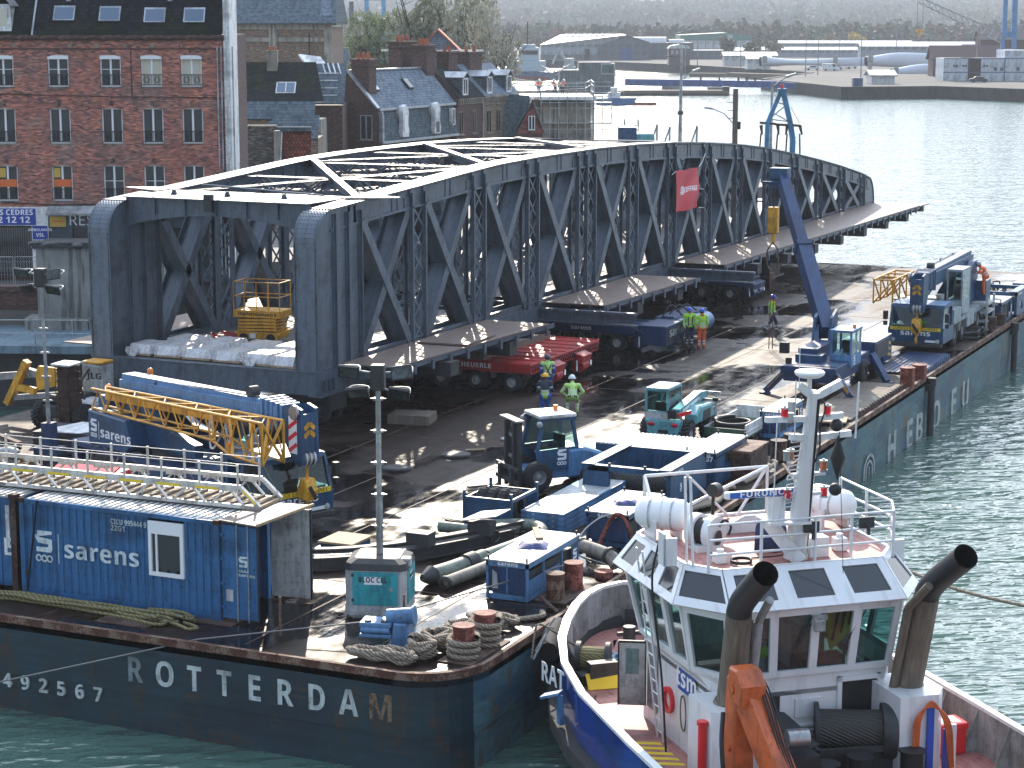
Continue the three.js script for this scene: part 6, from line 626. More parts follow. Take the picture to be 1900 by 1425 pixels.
// fairlead, mooring wire
{ const t = on('roller_fairlead', 'bright blue roller fairlead on a flared pedestal', 'fairlead', -22.55, -42.75, 0.25); mesh('pedestal', ext([[-0.2, 0], [0.7, 0], [0.55, 0.08], [0.3, 0.3], [0.22, 0.62], [-0.1, 0.62], [-0.15, 0.3]], -0.28, 0.28, 'xy', 0.03), m.blueLt, t); mesh('base_plate', B(-0.3, 0.8, 0, 0.04, -0.4, 0.4), m.blueLt, t); mesh('drum', [tube([-0.3, 0.7, 0], [0.35, 0.78, 0], 0.2, 20), tube([0.33, 0.775, 0], [0.38, 0.78, 0], 0.24, 20)], m.blueLt, t); mesh('roller_head', [RB(-0.95, -0.15, 0.5, 0.62, -0.3, 0.3, 0.03), RB(-0.95, -0.15, 0.24, 0.34, -0.3, 0.3, 0.03), tube([-0.9, 0.43, -0.28], [-0.2, 0.43, -0.28], 0.09, 12), tube([-0.9, 0.43, 0.24], [-0.2, 0.43, 0.24], 0.09, 12)], m.blueLt, t); mesh('guide_roller', [cyl(-0.75, 0.15, 0.62, 0.66, 0.09, 12), cyl(-0.35, 0.15, 0.62, 0.66, 0.09, 12)], m.dark, t);
  const w = thing('mooring_wire', 'thin pale mooring wire crossing the stern lettering from the left edge', 'wire', [0, 0, 0]); mesh('wire', rail([[-32.6, 1.05, -39.4], [-27.2, 2.5, -41.0], [-23.4, 2.95, -42.75], [-20.9, 3.0, -50.0]], 0.022), m.wire, w); }
// pipes, curved steel rails
{ const t = on('hose_pipes', 'bundle of grey-green suction hoses and rusty steel pipe lying on deck', 'pipes', 0, 0); mesh('steel_pipe', [tube([-23.75, 0.2, -47.75], [-23.1, 0.2, -51.8], 0.17, 14)], m.pipeGrey, t, 'rusty brown steel pipe'); mesh('pipe_mouth', lathe([[0.1, 0], [0.19, 0], [0.19, 0.12], [0.1, 0.12]], -23.76, 0.2, -47.7, 16, 'z'), m.dark, t); mesh('hose', [pipe([[-24.5, 0.3, -52.4], [-25.4, 0.26, -52.9], [-26.6, 0.24, -53.0]], 0.17, 10), pipe([[-25.6, 0.24, -53.4], [-24.4, 0.24, -54.2], [-23.6, 0.26, -53.6], [-23.55, 0.28, -51.9], [-23.8, 0.3, -50.2]], 0.2, 12)], m.hose, t); mesh('hose', pipe([[-23.8, 0.3, -50.1], [-24.1, 0.25, -48.9], [-24.3, 0.26, -48.0]], 0.24, 12), m.hose, t); mesh('hose_coupling', [tube([-23.9, 0.3, -49.7], [-23.98, 0.29, -49.3], 0.27, 14), tube([-24.32, 0.26, -47.95], [-24.42, 0.26, -47.6], 0.28, 14, 0.1)], m.dark, t);
  const p = on('bent_pipe', 'thick grey bent pipe lying across the barge edge by the bollards', 'pipe', -21.3, -51.3); mesh('pipe', [pipe([[-0.7, 0.1, -0.9], [-0.75, 0.4, -0.7], [-0.4, 0.5, -0.5], [0.7, 0.42, -0.05], [1.0, 0.2, 0.1]], 0.19, 12)], m.pipeGrey, p); mesh('flange', [tube([-0.32, 0.49, -0.47], [-0.25, 0.48, -0.44], 0.25, 14), tube([0.7, 0.42, -0.05], [0.77, 0.41, -0.02], 0.25, 14)], m.dark, p);
  const c = on('curved_steel_rails', 'long curved black steel rail beams stacked flat on the deck', 'steel beams', 0, 0); [[0, 0.0, m.dark], [0.32, 0.02, m.steel], [0.6, 0.12, m.dark]].forEach(([o, y, mt]) => { const pts = []; for (let i = 0; i <= 10; i++) { const f = i / 10; pts.push([-28.6 + 4.3 * f, 0, -47.6 - o - 5.2 * f * f * 0.9 - 0.9 * f]); } const g = []; for (let i = 1; i < pts.length; i++) { const A = v3(...pts[i - 1]), C = v3(...pts[i]); for (const [yy, w, h] of [[0.05, 0.34, 0.05], [0.2, 0.1, 0.26], [0.36, 0.24, 0.06]]) g.push(bar([A.x, yy + y, A.z], [C.x, yy + y, C.z], w, h)); } mesh('rail_beam', g, mt, c); }); for (const [x, z] of [[-25.9, -50.4], [-24.9, -52.3]]) mesh('clamp_box', RB(x - 0.35, x + 0.35, 0.35, 0.75, z - 0.25, z + 0.25, 0.02), m.dark, c); mesh('plate', slab([[-25.3, 0.85, -51.7], [-24.4, 0.95, -52.2], [-24.3, 1.0, -53.0], [-25.1, 0.92, -52.7]], 0.03, [0, 1, 0]), m.greyLt, c);
  const b = on('blue_tool_crate', 'small open blue crate with pale lid behind the container doors', 'crate', -28.4, -49.1); mesh('body', [B(0, 1.0, 0, 0.45, -1.1, 0), B(-0.2, 0.1, 0.1, 0.3, -1, -0.1)], m.blue, b); mesh('lid', B(-0.05, 1.05, 0.47, 0.53, -1.15, 0.05), m.wood, b); mesh('label_plate', B(0.3, 0.6, 0.15, 0.35, 0.0, 0.012), m.whiteClean, b); }
// tyre crate and panel stack
{ const t = on('tyre_crate', 'blue steel stillage holding four black tyres', 'crate', -26.35, -54.05); mesh('side_panel', [B(0, 1.6, 0.22, 0.92, -0.05, 0), B(0, 0.05, 0.22, 0.92, -1.9, 0), B(0, 1.6, 0.22, 0.92, -1.9, -1.85)], m.blue, t); mesh('corner_post', [[0, 0], [1.54, 0], [0, -1.86], [1.54, -1.86]].map(([x, z]) => B(x, x + 0.07, 0, 1.16, z - 0.05, z + 0.03)), m.blue, t); mesh('rail', [B(0.05, 1.6, 0.88, 0.98, -0.04, 0.04), B(1.54, 1.6, 0.88, 0.98, -1.85, 0)], m.blue, t); for (let i = 0; i < 4; i++) { const a = on('stillage_tyre', ['first', 'second', 'third', 'last'][i] + ' tyre from the left in the blue stillage', 'tyre', -26.35 + 0.32 + i * 0.34, -54.9, 0, undefined, DECK + 0.62); mesh('tyre', wheelGeo(0, 0, 0, 0.48, 0.3), m.rubber, a); const g = []; for (let k = 0; k < 20; k++) { const q = 2 * PI * k / 20; g.push(tf(B(-0.1, 0.1, 0.465, 0.495, -0.03, 0.03), 0, 0, 0, 0, q)); } mesh('tread', g, m.rubber, a); }
  for (let i = 0; i < 4; i++) { const s = on('bridge_mat', ['lowest', 'second lowest', 'second highest', 'topmost'][i] + ' blue steel panel of the stack beside the forklift', 'steel panel', -24.6, -54.4, 0, undefined, DECK + 0.16 * i); mesh('frame', [B(0, 1.35, 0.0, 0.14, -5.2, 0), B(-0.015, 1.365, 0.1, 0.155, -5.215, 0.015), B(-0.015, 1.365, 0, 0.03, -5.215, 0.015)], m.blueLt, s); mesh('top_sheet', B(0.03, 1.32, 0.155, 0.158, -5.18, -0.03), i === 3 ? m.greyLt : m.blueLt, s); mesh('lug', [0.35, 1.0].map(x => B(x, x + 0.08, 0.05, 0.1, 0.015, 0.03)), m.greyLt, s); } }
// power packs
function powerPack(label, x, z, w, h, d, mt, o = {}) { const t = on('power_pack', label, 'power unit', x, z, 0, undefined); mesh('frame', [B(0, w, 0.02, 0.16, -d, 0), ...[[0, 0], [w - 0.07, 0], [0, -d + 0.07], [w - 0.07, -d + 0.07]].map(([a, b]) => B(a, a + 0.07, 0.16, h, b - 0.07, b)), B(0, w, h - 0.14, h, -0.04, 0), B(w - 0.04, w, h - 0.14, h, -d, 0), B(0, 0.04, h - 0.14, h, -d, 0), B(w * 0.5 - 0.02, w * 0.5 + 0.02, 0.16, h - 0.14, -0.05, -0.01), ...[0.3, 0.66].map(f => B(w - 0.05, w, 0.16, h - 0.14, -d * f - 0.05, -d * f))], mt, t); mesh('roof', B(-0.03, w + 0.03, h, h + 0.035, -d - 0.03, 0.03), o.roof || m.greyLt, t); mesh('engine', [B(0.12, w - 0.12, 0.16, h - 0.3, -d + 0.2, -0.12), cyl(w * 0.6, -d * 0.5, h - 0.3, h - 0.1, 0.15)], m.dark, t); mesh('louvre_panel', [B(0.07, w * 0.5, 0.2, h - 0.16, -0.05, -0.03), B(w * 0.5, w - 0.07, 0.2, h - 0.16, -0.05, -0.03)], m.navy, t); if (!o.open) mesh('side_panel', B(w - 0.03, w - 0.01, 0.18, h * 0.55, -d * 0.62, -0.1), mt, t); const lg = [tf(wordmark(0.075, 1.3), w * 0.28, h - 0.105, 0.003)]; const e = logoS(0.42); for (const g of e) { g.rotateY(PI / 2); g.translate(w + 0.003, h * 0.3, -d + 0.42); } mesh('side_sign', B(w - 0.01, w + 0.002, h * 0.15, h - 0.16, -d + 0.05, -d + 0.5), m.blue, t); mesh('lettering', [...lg, ...e], m.whiteClean, t); mesh('lifting_eye', [[0.05, -0.05], [w - 0.05, -0.05], [0.05, -d + 0.05], [w - 0.05, -d + 0.05]].map(([a, b]) => cyl(a, b, h + 0.03, h + 0.14, 0.03, 8)), m.dark, t); if (o.glass) mesh('dusty_window', ext([[0.16, 0.28], [0.34, 0.3], [0.3, 0.7], [0.18, h - 0.25]], -0.028, -0.02), m.greyLt, t); return t; }
const tarp = (name, label, x, y, z, w, d, mt) => { const t = thing(name, label, 'tarpaulin', [x, y, z], 0.3); const rows = []; for (let i = 0; i <= 8; i++) { const r = []; for (let j = 0; j <= 6; j++) { const u = i / 8 - 0.5, v = j / 6 - 0.5, e = 1 - Math.pow(Math.max(Math.abs(u), Math.abs(v)) * 2, 4); r.push([u * w + rr(-0.03, 0.03), 0.01 + 0.13 * e * rr(0.6, 1.1), v * d + rr(-0.03, 0.03)]); } rows.push(r); } mesh('cloth', smooth(surf(rows), 70), mt, t); return t; };
powerPack('blue power unit with dusty window nearest the tug bow', -22.45, -47.4, 1.2, 1.04, 3.4, m.blueLt, { glass: 1 }); tarp('folded_tarpaulin', 'folded blue tarpaulin lying on the nearest power unit', -21.85, 3.53, -49.1, 0.8, 0.75, P([0.04, 0.06, 0.24], 0.55)); { const b = thing('timber_board', 'pale timber board lying on the nearest power unit', 'timber', [-22.2, 3.53, -50.2], 0.5); mesh('board', B(-0.1, 0.1, 0, 0.06, -0.7, 0.5), m.wood, b); }
powerPack('blue power unit with brown hose over it, behind the nearest one', -22.2, -53.6, 1.3, 1.0, 2.9, m.blue, { open: 1 }); tarp('folded_tarpaulin', 'folded blue tarpaulin on the second power unit', -21.5, 3.49, -54.9, 0.7, 0.6, P([0.04, 0.06, 0.24], 0.55)); { const h = thing('brown_hose', 'brown flat hose draped over the second power unit', 'hose', [-21.2, DECK, -53.5]); mesh('hose', pipe([[-0.5, 0.1, 0.12], [-0.3, 0.6, 0.1], [-0.05, 1.02, 0.05], [0.2, 0.9, -0.1], [0.34, 0.4, -0.2], [0.4, 0.05, -0.4]], 0.07, 8), m.rustRed, h); const c = thing('cable', 'loop of pale cable hanging in front of the second power unit', 'cable', [-21.2, DECK, -53.2]); mesh('cable', pipe([[0.3, 1.0, -0.5], [-0.4, 0.95, -0.3], [-0.9, 0.5, 0.1], [-0.85, 0.05, 0.6], [-0.2, 0.02, 1.1], [0.9, 0.02, 1.6], [1.1, 0.3, 2.2]], 0.022, 6), m.greyLt, c); }
{ const t = powerPack('blue power unit with two white signs behind the winch frame', -22.3, -62.2, 1.05, 1.12, 3.2, m.blue, {}); mesh('sign_panel', [B(0.5, 1.0, 0.4, 0.95, 0, 0.01), B(1.05, 1.06, 0.35, 0.95, -0.9, -0.1)], m.blue, t); mesh('lettering', [...tf(logoS(0.45), 0.3, 0.4, 0.008), tf(txt('E07', 0.12), 0.78, 0.85, 0.012)], m.whiteClean, t); const r = on('ribbed_lid_box', 'long blue box with white ribbed lid behind the winch frame', 'box', -25.6, -62.6); mesh('body', B(0, 3.2, 0, 1.05, -2.0, 0), m.blue, r); const o = []; for (let i = 0; i < 22; i++) o.push(B(0.02 + i * 0.145, 0.1 + i * 0.145, 1.05, 1.1, -2.02, 0.02)); mesh('ribbed_lid', o, m.white, r); }
powerPack('grey-blue power unit with ring handle behind the mast, by the green trailer', -22.5, -70.7, 0.75, 0.95, 2.9, m.blueLt, { open: 1 }); powerPack('blue power unit beside the far crane, white tarpaulin on top', -21.35, -102.6, 1.05, 1.1, 2.8, m.blue, { open: 1 }); tarp('white_tarpaulin', 'crumpled white tarpaulin on the far power unit', -21, 3.6, -103.8, 0.9, 0.9, m.white);
// winch frames
function winch(label, x, z, w, d) { const t = on('winch_frame', label, 'winch', x, z); mesh('frame', [B(w - 0.14, w, 0, 1.3, -d, 0), B(0, 0.14, 0.2, 1.3, -d, -d + 0.9), ext([[0, 0.2], [0.9, 0.2], [0.9, 1.28], [0.3, 1.28], [0.05, 1.05]], -0.16, 0), B(0, w, 1.12, 1.3, -0.2, 0), B(0, w, 1.12, 1.3, -d, -d + 0.2), B(w - 0.4, w, 1.3, 1.33, -d, 0.02), B(0, 0.4, 1.3, 1.33, -d, 0.02), B(0, w, 0, 0.14, -0.3, 0), B(0, w, 0, 0.14, -d, -d + 0.3), B(w * 0.42, w * 0.5, 0.14, 1.12, -d + 0.02, -d + 0.15)], m.blue, t); const dr = mesh('drum', [tube([0.5, 0.55, -d * 0.45], [w - 0.25, 0.55, -d * 0.45], 0.42, 24)], m.wireDrum, t, 'drum wound with dark wire rope'); mesh('drum_flange', [tube([0.4, 0.55, -d * 0.45], [0.5, 0.55, -d * 0.45], 0.56, 24), tube([w - 0.28, 0.55, -d * 0.45], [w - 0.18, 0.55, -d * 0.45], 0.56, 24)], m.navy, dr); const e = logoS(0.26); for (const g of e) { g.rotateY(PI / 2); g.translate(w + 0.004, 0.5, -d * 0.25); } mesh('lettering', [...e, tf((() => { const g = wordmark(0.1); g.rotateY(PI / 2); return g; })(), w + 0.004, 1.12, -0.3)], m.whiteClean, t); mesh('bearing', lathe([[0, 0.06], [0.2, 0.06], [0.24, 0]], w, 0.55, -d * 0.45, 16, 'x'), m.navy, t); for (const k of [0.3, 0.7]) mesh('top_bolt', cyl(w * k, -0.1, 1.3, 1.38, 0.05, 8), m.dark, t); return t; }
winch('big blue winch frame with dark wire drum beside the panel stack', -24.3, -58.3, 2.95, 3.3); winch('blue winch frame with a hose on its pale end, far down the deck', -22.4, -105.5, 2.3, 3.0);
{ for (let i = 0; i < 3; i++) { const s = on('bridge_mat', ['lowest', 'middle', 'topmost'][i] + ' blue steel panel of the far stack at the right edge', 'steel panel', -21.9, -113.6, 0, undefined, DECK + 0.26 * i); mesh('frame', [B(0, 1.8, 0, 0.24, -5, 0), B(-0.02, 1.82, 0.2, 0.255, -5.02, 0.02)], i === 2 ? m.blueLt : m.navy, s); mesh('top_sheet', B(0.03, 1.78, 0.255, 0.258, -4.9, -0.03), m.greyLt, s); mesh('lug', B(1.1, 1.25, 0.1, 0.15, 0.02, 0.03), m.greyLt, s); } 
  const r = on('scrap_skip', 'open bin with dark hoses and pale scrap behind the far crane', 'bin', -22.9, -112); mesh('bin', [B(-1.4, 0.6, 0, 0.5, 0.2, 0.26), B(-1.4, -1.34, 0, 0.5, -2, 0.2), B(0.54, 0.6, 0, 0.5, -2, 0.2)], m.greyLt, r); const g = []; for (let i = 0; i < 10; i++) g.push(pipe([[rr(-1.2, 0.4), 0.3, rr(-1.8, 0)], [rr(-1.2, 0.4), 0.9, rr(-1.8, 0)], [rr(-1.2, 0.4), 0.4, rr(-1.8, 0)]], 0.05, 5)); mesh('hoses', g, m.dark, r); }
// rusty box, trailer, loose bits
{ const t = on('rusty_steel_box', 'rusty brown steel box with two-part lid on the barge edge', 'box', -21.6, -63.8); mesh('body', B(0, 1.0, 0, 0.86, -1.9, 0), m.rustDark, t); mesh('lid', [B(-0.03, 1.03, 0.86, 0.95, -0.93, 0.03), B(-0.03, 1.03, 0.86, 0.95, -1.93, -0.96)], m.rust, t); mesh('hinge', [0.2, 0.8].map(f => B(1.0, 1.06, 0.78, 0.96, -1.9 * f - 0.1, -1.9 * f + 0.1)), m.rustDark, t);
  const c = on('green_trailer', 'small green trailer with pale sides and black hose coil', 'trailer', -24, -68.8); mesh('bed', [B(0, 1.6, 0.28, 0.34, -3.8, 0), B(0, 1.6, 0.3, 0.62, -0.05, 0)], m.green, c); mesh('side_board', [B(1.56, 1.6, 0.34, 0.78, -3.8, 0), B(1.57, 1.62, 0.5, 0.53, -3.8, 0), B(0, 1.6, 0.34, 0.8, -3.8, -3.75), B(0, 0.04, 0.34, 0.62, -3.8, 0)], m.white, c); for (const z of [-1.3, -2.5]) wheel(c, 1.4, 0.22, z, 0.22, 0.16, 'x'); const h = on('hose_coil', 'coil of thick black hose lying in the green trailer', 'hose', -23.25, -69.9, 0, undefined, DECK + 0.36); const p = []; for (let i = 0; i <= 34; i++) { const a = i * 0.5; p.push([Math.cos(a) * 0.6, 0.07 + i * 0.009, Math.sin(a) * 0.75]); } mesh('hose', pipe(p, 0.07, 7), m.black, h);
  const ply = on('timber_mats', 'two dark timber mats laid under the crane beside the edge', 'timber mats', -22.2, -75.0); for (let i = 0; i < 6; i++) mesh('mat_board', B(0, 1.9, 0.02, 0.09, -i * 1.4 - 1.36, -i * 1.4), m.timber, ply); mesh('loose_board', tf(B(-0.2, 1.5, 0.1, 0.16, 0, 1.1), 0.3, 0, 0.2, 0.2), m.wood, ply); const bp = on('blue_ramp_plate', 'dark blue ribbed steel plate under the front of the far crane', 'steel plate', -22.3, -86.2); const o = []; for (let i = 0; i < 9; i++) o.push(B(0.2 * i, 0.2 * i + 0.03, 0.1, 0.13, -5.8, 0)); mesh('plate', [B(0, 1.9, 0.03, 0.1, -5.8, 0), o], m.navy, bp);
  const st = on('board_stack', 'low stack of dark boards lying under the bridge end', 'boards', -36, -67.4, 0.2); for (let i = 0; i < 5; i++) mesh('board', B(0, 1.6, 0.07 * i, 0.07 * i + 0.06, -1.2 + rr(-0.05, 0.05), 0), m.timber, st); const rg = on('rag', 'crumpled pale plastic scrap lying on the deck behind the forklift', 'rag', -30.6, -66.4); mesh('rag', sph(0, 0.05, 0, 0.2, 1.4, 0.4, 1, 7), m.plastic, rg); const rg2 = on('rag', 'small pale plastic scrap nearer the two workers', 'rag', -29.9, -65.6); mesh('rag', sph(0, 0.04, 0, 0.14, 1.4, 0.4, 1, 7), m.plastic, rg2); const b1 = on('timber_board', 'short pale board lying on the deck by the hatch cover', 'timber', -30.85, -64.3); mesh('board', tf(B(-0.35, 0.35, 0.02, 0.06, -0.05, 0.05), 0, 0, 0, 0.6), m.wood, b1); const cp = on('blue_locker', 'dark blue deck locker with pale top behind the pick-up crane', 'locker', -25.2, -100.5); mesh('body', [ext([[0, 0], [2.0, 0], [2.0, 1.15], [0, 1.3]], -1.9, 0)], m.navy, cp); mesh('top', slab([[-0.03, 1.34, 0.03], [2.03, 1.18, 0.03], [2.03, 1.18, -1.93], [-0.03, 1.34, -1.93]], 0.04), m.greyLt, cp); }
// left side: boom lift, grid stack, pallets, barrier
{ const t = on('boom_lift', 'yellow and grey articulated boom lift with big black tyres at left', 'boom lift', -46.6, -62.6); const W = 0.85; for (const [x, z] of [[-0.9, 0.9], [0.95, 0.9], [-0.9, -1.2], [0.95, -1.2]]) wheel(t, x, 0.46, z, 0.46, 0.36, 'x', Math.sign(x), m.dark, 1); mesh('chassis', [RB(-0.7, 0.7, 0.4, 0.85, -1.4, 1.2, 0.05), B(-0.9, 0.9, 0.4, 0.55, 0.8, 1.0)], m.dark, t); mesh('chassis_cover', RB(0.1, 0.95, 0.62, 1.0, -0.5, 0.6, 0.12), m.white, t); mesh('counterweight', [ext([[-0.1, 1.1], [0.75, 1.1], [0.8, 1.3], [0.8, 2.15], [-0.1, 2.25]], -1.3, -0.5, 'xy', 0.05)], m.greyLt, t); mesh('cover_top', RB(-0.1, 0.8, 2.2, 2.3, -1.3, -0.5, 0.03), m.yellow, t); mesh('lettering', tf(txt('JLG', 0.17, { sx: 1.3 }), 0.45, 1.65, -0.49), m.black, t); mesh('turntable', RB(-0.8, 0.4, 0.9, 1.15, -1.2, 0.9, 0.05), m.dark, t); mesh('lower_boom', [bar([0.1, 1.5, 0.2], [-2.2, 1.9, 0.2], 0.24, 0.26), bar([0.1, 1.2, 0.3], [-2.6, 0.85, 0.3], 0.22, 0.2)], m.grey, t); mesh('upper_boom', [bar([-0.1, 2.0, 0.1], [-3.6, 1.55, 0.1], 0.26, 0.26), B(-1.3, -1.1, 1.65, 2.0, -0.08, 0.28)], m.grey, t); mesh('boom_link', [ext([[-1.5, 1.2], [-0.2, 1.55], [-0.2, 2.1], [-1.4, 2.15], [-1.55, 1.9]], 0.25, 0.4), bar([-1.9, 2.3, 0.4], [-2.9, 0.6, 0.4], 0.24, 0.3, [0, 0, 1]), bar([-2.3, 1.3, 0.5], [-1.5, 1.2, 0.5], 0.2, 0.24)], m.yellow, t); mesh('hydraulic_hose', [pipe([[0.2, 2.2, -0.9], [0.3, 1.6, 0.1], [0.6, 0.9, 0.3], [0.9, 0.4, 0.9]], 0.05, 6), pipe([[0, 1.2, 0.6], [0.5, 0.9, 1.0], [0.9, 0.3, 1.3]], 0.06, 6)], m.black, t);
  const g = on('grid_stack', 'tall stack of dark square steel grid frames beside the boom lift', 'grid stack', -46.5, -61.2); for (let i = 0; i < 9; i++) { const y = 0.02 + i * 0.265, o = [B(0, 0.62, y, y + 0.05, -0.75, 0), B(0, 0.62, y + 0.2, y + 0.24, -0.75, 0)]; for (let k = 0; k <= 4; k++) o.push(B(k * 0.148, k * 0.148 + 0.025, y, y + 0.24, -0.02, 0), B(0.595, 0.62, y, y + 0.24, -0.75 + k * 0.18, -0.72 + k * 0.18)); o.push(B(0, 0.62, y + 0.11, y + 0.13, -0.015, 0), B(0.03, 0.59, y + 0.02, y + 0.2, -0.72, -0.1)); mesh('grid_frame', o, m.rustDark, g); } mesh('cover_sheet', tf(RB(-0.1, 0.75, 2.42, 2.5, -0.8, 0.05, 0.03), 0, 0, 0, 0, 0.03), m.white, g);
  const s = on('wrapped_slab_stack', 'flat stack of dark panels under a white sheet beside the left mast', 'panel stack', -45.6, -58.6, 0.12); mesh('panels', [0, 1, 2, 3].map(i => B(0, 2.9, i * 0.13, i * 0.13 + 0.11, -1.8, 0)), m.dark, s); mesh('white_sheet', slab([[0.3, 0.56, 0.05], [1.9, 0.56, 0.05], [2.95, 0.54, -1.8], [1.0, 0.58, -1.8]], 0.03, [0, 1, 0]), m.white, s); const br = on('crowd_barriers', 'bundle of galvanised crowd barriers standing at the left edge', 'barriers', -48.9, -57.7, -0.4); for (let k = 0; k < 5; k++) { const o = []; const z = -k * 0.12; o.push(...rail([[0, 0.1, z], [0, 1.1, z], [2.0, 1.1, z], [2.0, 0.1, z], [0, 0.1, z]], 0.02)); for (let i = 1; i < 14; i++) o.push(cyl(i * 0.143, z, 0.1, 1.1, 0.008, 5)); mesh('barrier', o, m.galv, br); } const tb = on('blue_outrigger_box', 'blue crane outrigger box with pale beam behind the gangway', 'outrigger', -41.3, -56.6); mesh('box', RB(0, 0.6, 0, 0.9, -0.9, 0, 0.03), m.blue, tb); const bg = on('grey_bag', 'pale grey bag lying on deck behind the gangway at left', 'bag', -45.3, -56.9); mesh('bag', sph(0, 0.14, 0, 0.3, 1.5, 0.5, 0.8, 9), m.greyLt, bg); const rb = on('rusty_beam', 'rusty beam lying behind the crowd barriers', 'beam', -46.7, -58.4); mesh('beam', bar([-0.6, 0.2, -0.3], [1.0, 0.12, 0.4], 0.2, 0.2), m.rust, rb); }
// pallets, scissor lift, red bars on the bridge floor
{ const fy = 3.85 + 0.88; let n = 0; const names = ['front row, far left, with trailing torn film', 'front row, second from the left', 'front row, third from the left', 'front row, right of the middle', 'front row, at the right with folded film', 'front row, far right beside the end post', 'back row, left', 'back row, second', 'back row, third', 'back row, right'];
  [[-46.1, -65.2, 1.1, 1.4], [-44.9, -65.2, 1.25, 1.4], [-43.6, -65.15, 1.3, 1.35], [-42.2, -65.1, 1.25, 1.35], [-40.8, -64.95, 1.25, 1.5], [-39.55, -64.9, 1.1, 1.6], [-45.6, -66.9, 1.5, 1.5], [-43.9, -66.9, 1.4, 1.5], [-42.3, -66.9, 1.4, 1.5], [-40.7, -66.8, 1.5, 1.6]].forEach(([x, z, w, d]) => { const t = thing('wrapped_pallet', 'white film wrapped pallet on the bridge floor, ' + names[n], 'pallet', [x, fy, z]), h = 0.34 + 0.06 * rnd(); mesh('pallet', [B(0.03, w - 0.03, 0, 0.08, -d, 0)], m.wood, t); const rows = []; for (let i = 0; i <= 10; i++) { const r = []; for (let j = 0; j <= 12; j++) { const u = i / 10, v = j / 12; const ex = cl(Math.min(u, 1 - u) * 14), ez = cl(Math.min(v, 1 - v) * 16), e = Math.min(ex, ez); r.push([u * w + (1 - ex) * rr(-0.02, 0.02), 0.07 + (h - 0.02) * e + (e > 0.9 ? rr(-0.012, 0.015) : 0), -v * d + (1 - ez) * rr(-0.02, 0.02)]); } rows.push(r); } mesh('wrapping', smooth(surf(rows), 50), m.plastic, t); if (n === 0 || n === 4) { const q = []; for (let i = 0; i <= 6; i++) { const r = []; for (let j = 0; j <= 5; j++) r.push([w * (n ? 0.1 : 0.0) + i * 0.09 + rr(-0.02, 0.02), 0.32 - j * 0.12 * (1 - Math.abs(i - 3) * 0.22), 0.04 + 0.05 * rr(-0.5, 1) + (j > 2 ? 0.04 : 0)]); q.push(r); } mesh('torn_film', smooth(surf(q), 60), m.plastic, t); } n++; });
  const t = thing('scissor_lift', 'yellow scissor lift with guard rails standing inside the bridge end', 'scissor lift', [-43.9, fy, -69.6], 0.12), y = m.yellow; mesh('base', [RB(0, 1.75, 0.14, 0.42, -1.1, 0, 0.04), B(-0.1, 1.85, 0.34, 0.44, -1.1, 0)], y, t); for (const x of [0.3, 1.45]) wheel(t, x, 0.19, 0.02, 0.19, 0.14, 'z', 1, m.dark); mesh('scissor_pack', [0, 1, 2, 3].map(i => [bar([0.05, 0.5 + i * 0.13, 0], [1.7, 0.56 + i * 0.13, 0], 0.08, 0.09), B(0.02, 1.73, 0.47 + i * 0.13, 0.54 + i * 0.13, -1, -0.06)]), y, t); mesh('platform', [RB(-0.15, 1.9, 1.0, 1.3, -1.1, 0.05, 0.03)], y, t); mesh('lettering', [tf(txt('Haulotte', 0.1), 0.5, 1.1, 0.055), tf(txt('Compact 8', 0.09), 1.3, 1.1, 0.055)], m.black, t); const q = []; for (const [x, z] of [[-0.12, 0.02], [0.35, 0.02], [0.87, 0.02], [1.4, 0.02], [1.87, 0.02], [-0.12, -1.07], [1.87, -1.07], [0.87, -1.07]]) q.push(cyl(x, z, 1.3, 2.42, 0.022, 6)); for (const yy of [1.85, 2.42]) q.push(...rail([[-0.12, yy, 0.02], [1.87, yy, 0.02], [1.87, yy, -1.07], [-0.12, yy, -1.07], [-0.12, yy, 0.02]], 0.022)); mesh('guard_rail', q, y, t); mesh('control_box', B(0.2, 0.45, 1.6, 1.9, -0.1, 0.0), m.dark, t); mesh('label_plate', [B(0.55, 0.8, 0.18, 0.38, 0, 0.012), B(0.25, 0.42, 0.18, 0.36, 0, 0.012)], m.whiteClean, t);
  const r = thing('red_steel_bars', 'bundle of red steel trestle bars lying on the bridge floor', 'steel bars', [-45.6, fy, -69.0]); const o = []; for (let i = 0; i < 12; i++) o.push(bar([rr(0, 0.3), 0.05 + 0.05 * (i % 4), -0.15 * i], [1.9 + rr(0, 0.4), 0.05 + 0.05 * ((i + 1) % 4), -0.15 * i + rr(-0.3, 0.3)], 0.05, 0.05)); mesh('bars', o, m.red, r); }
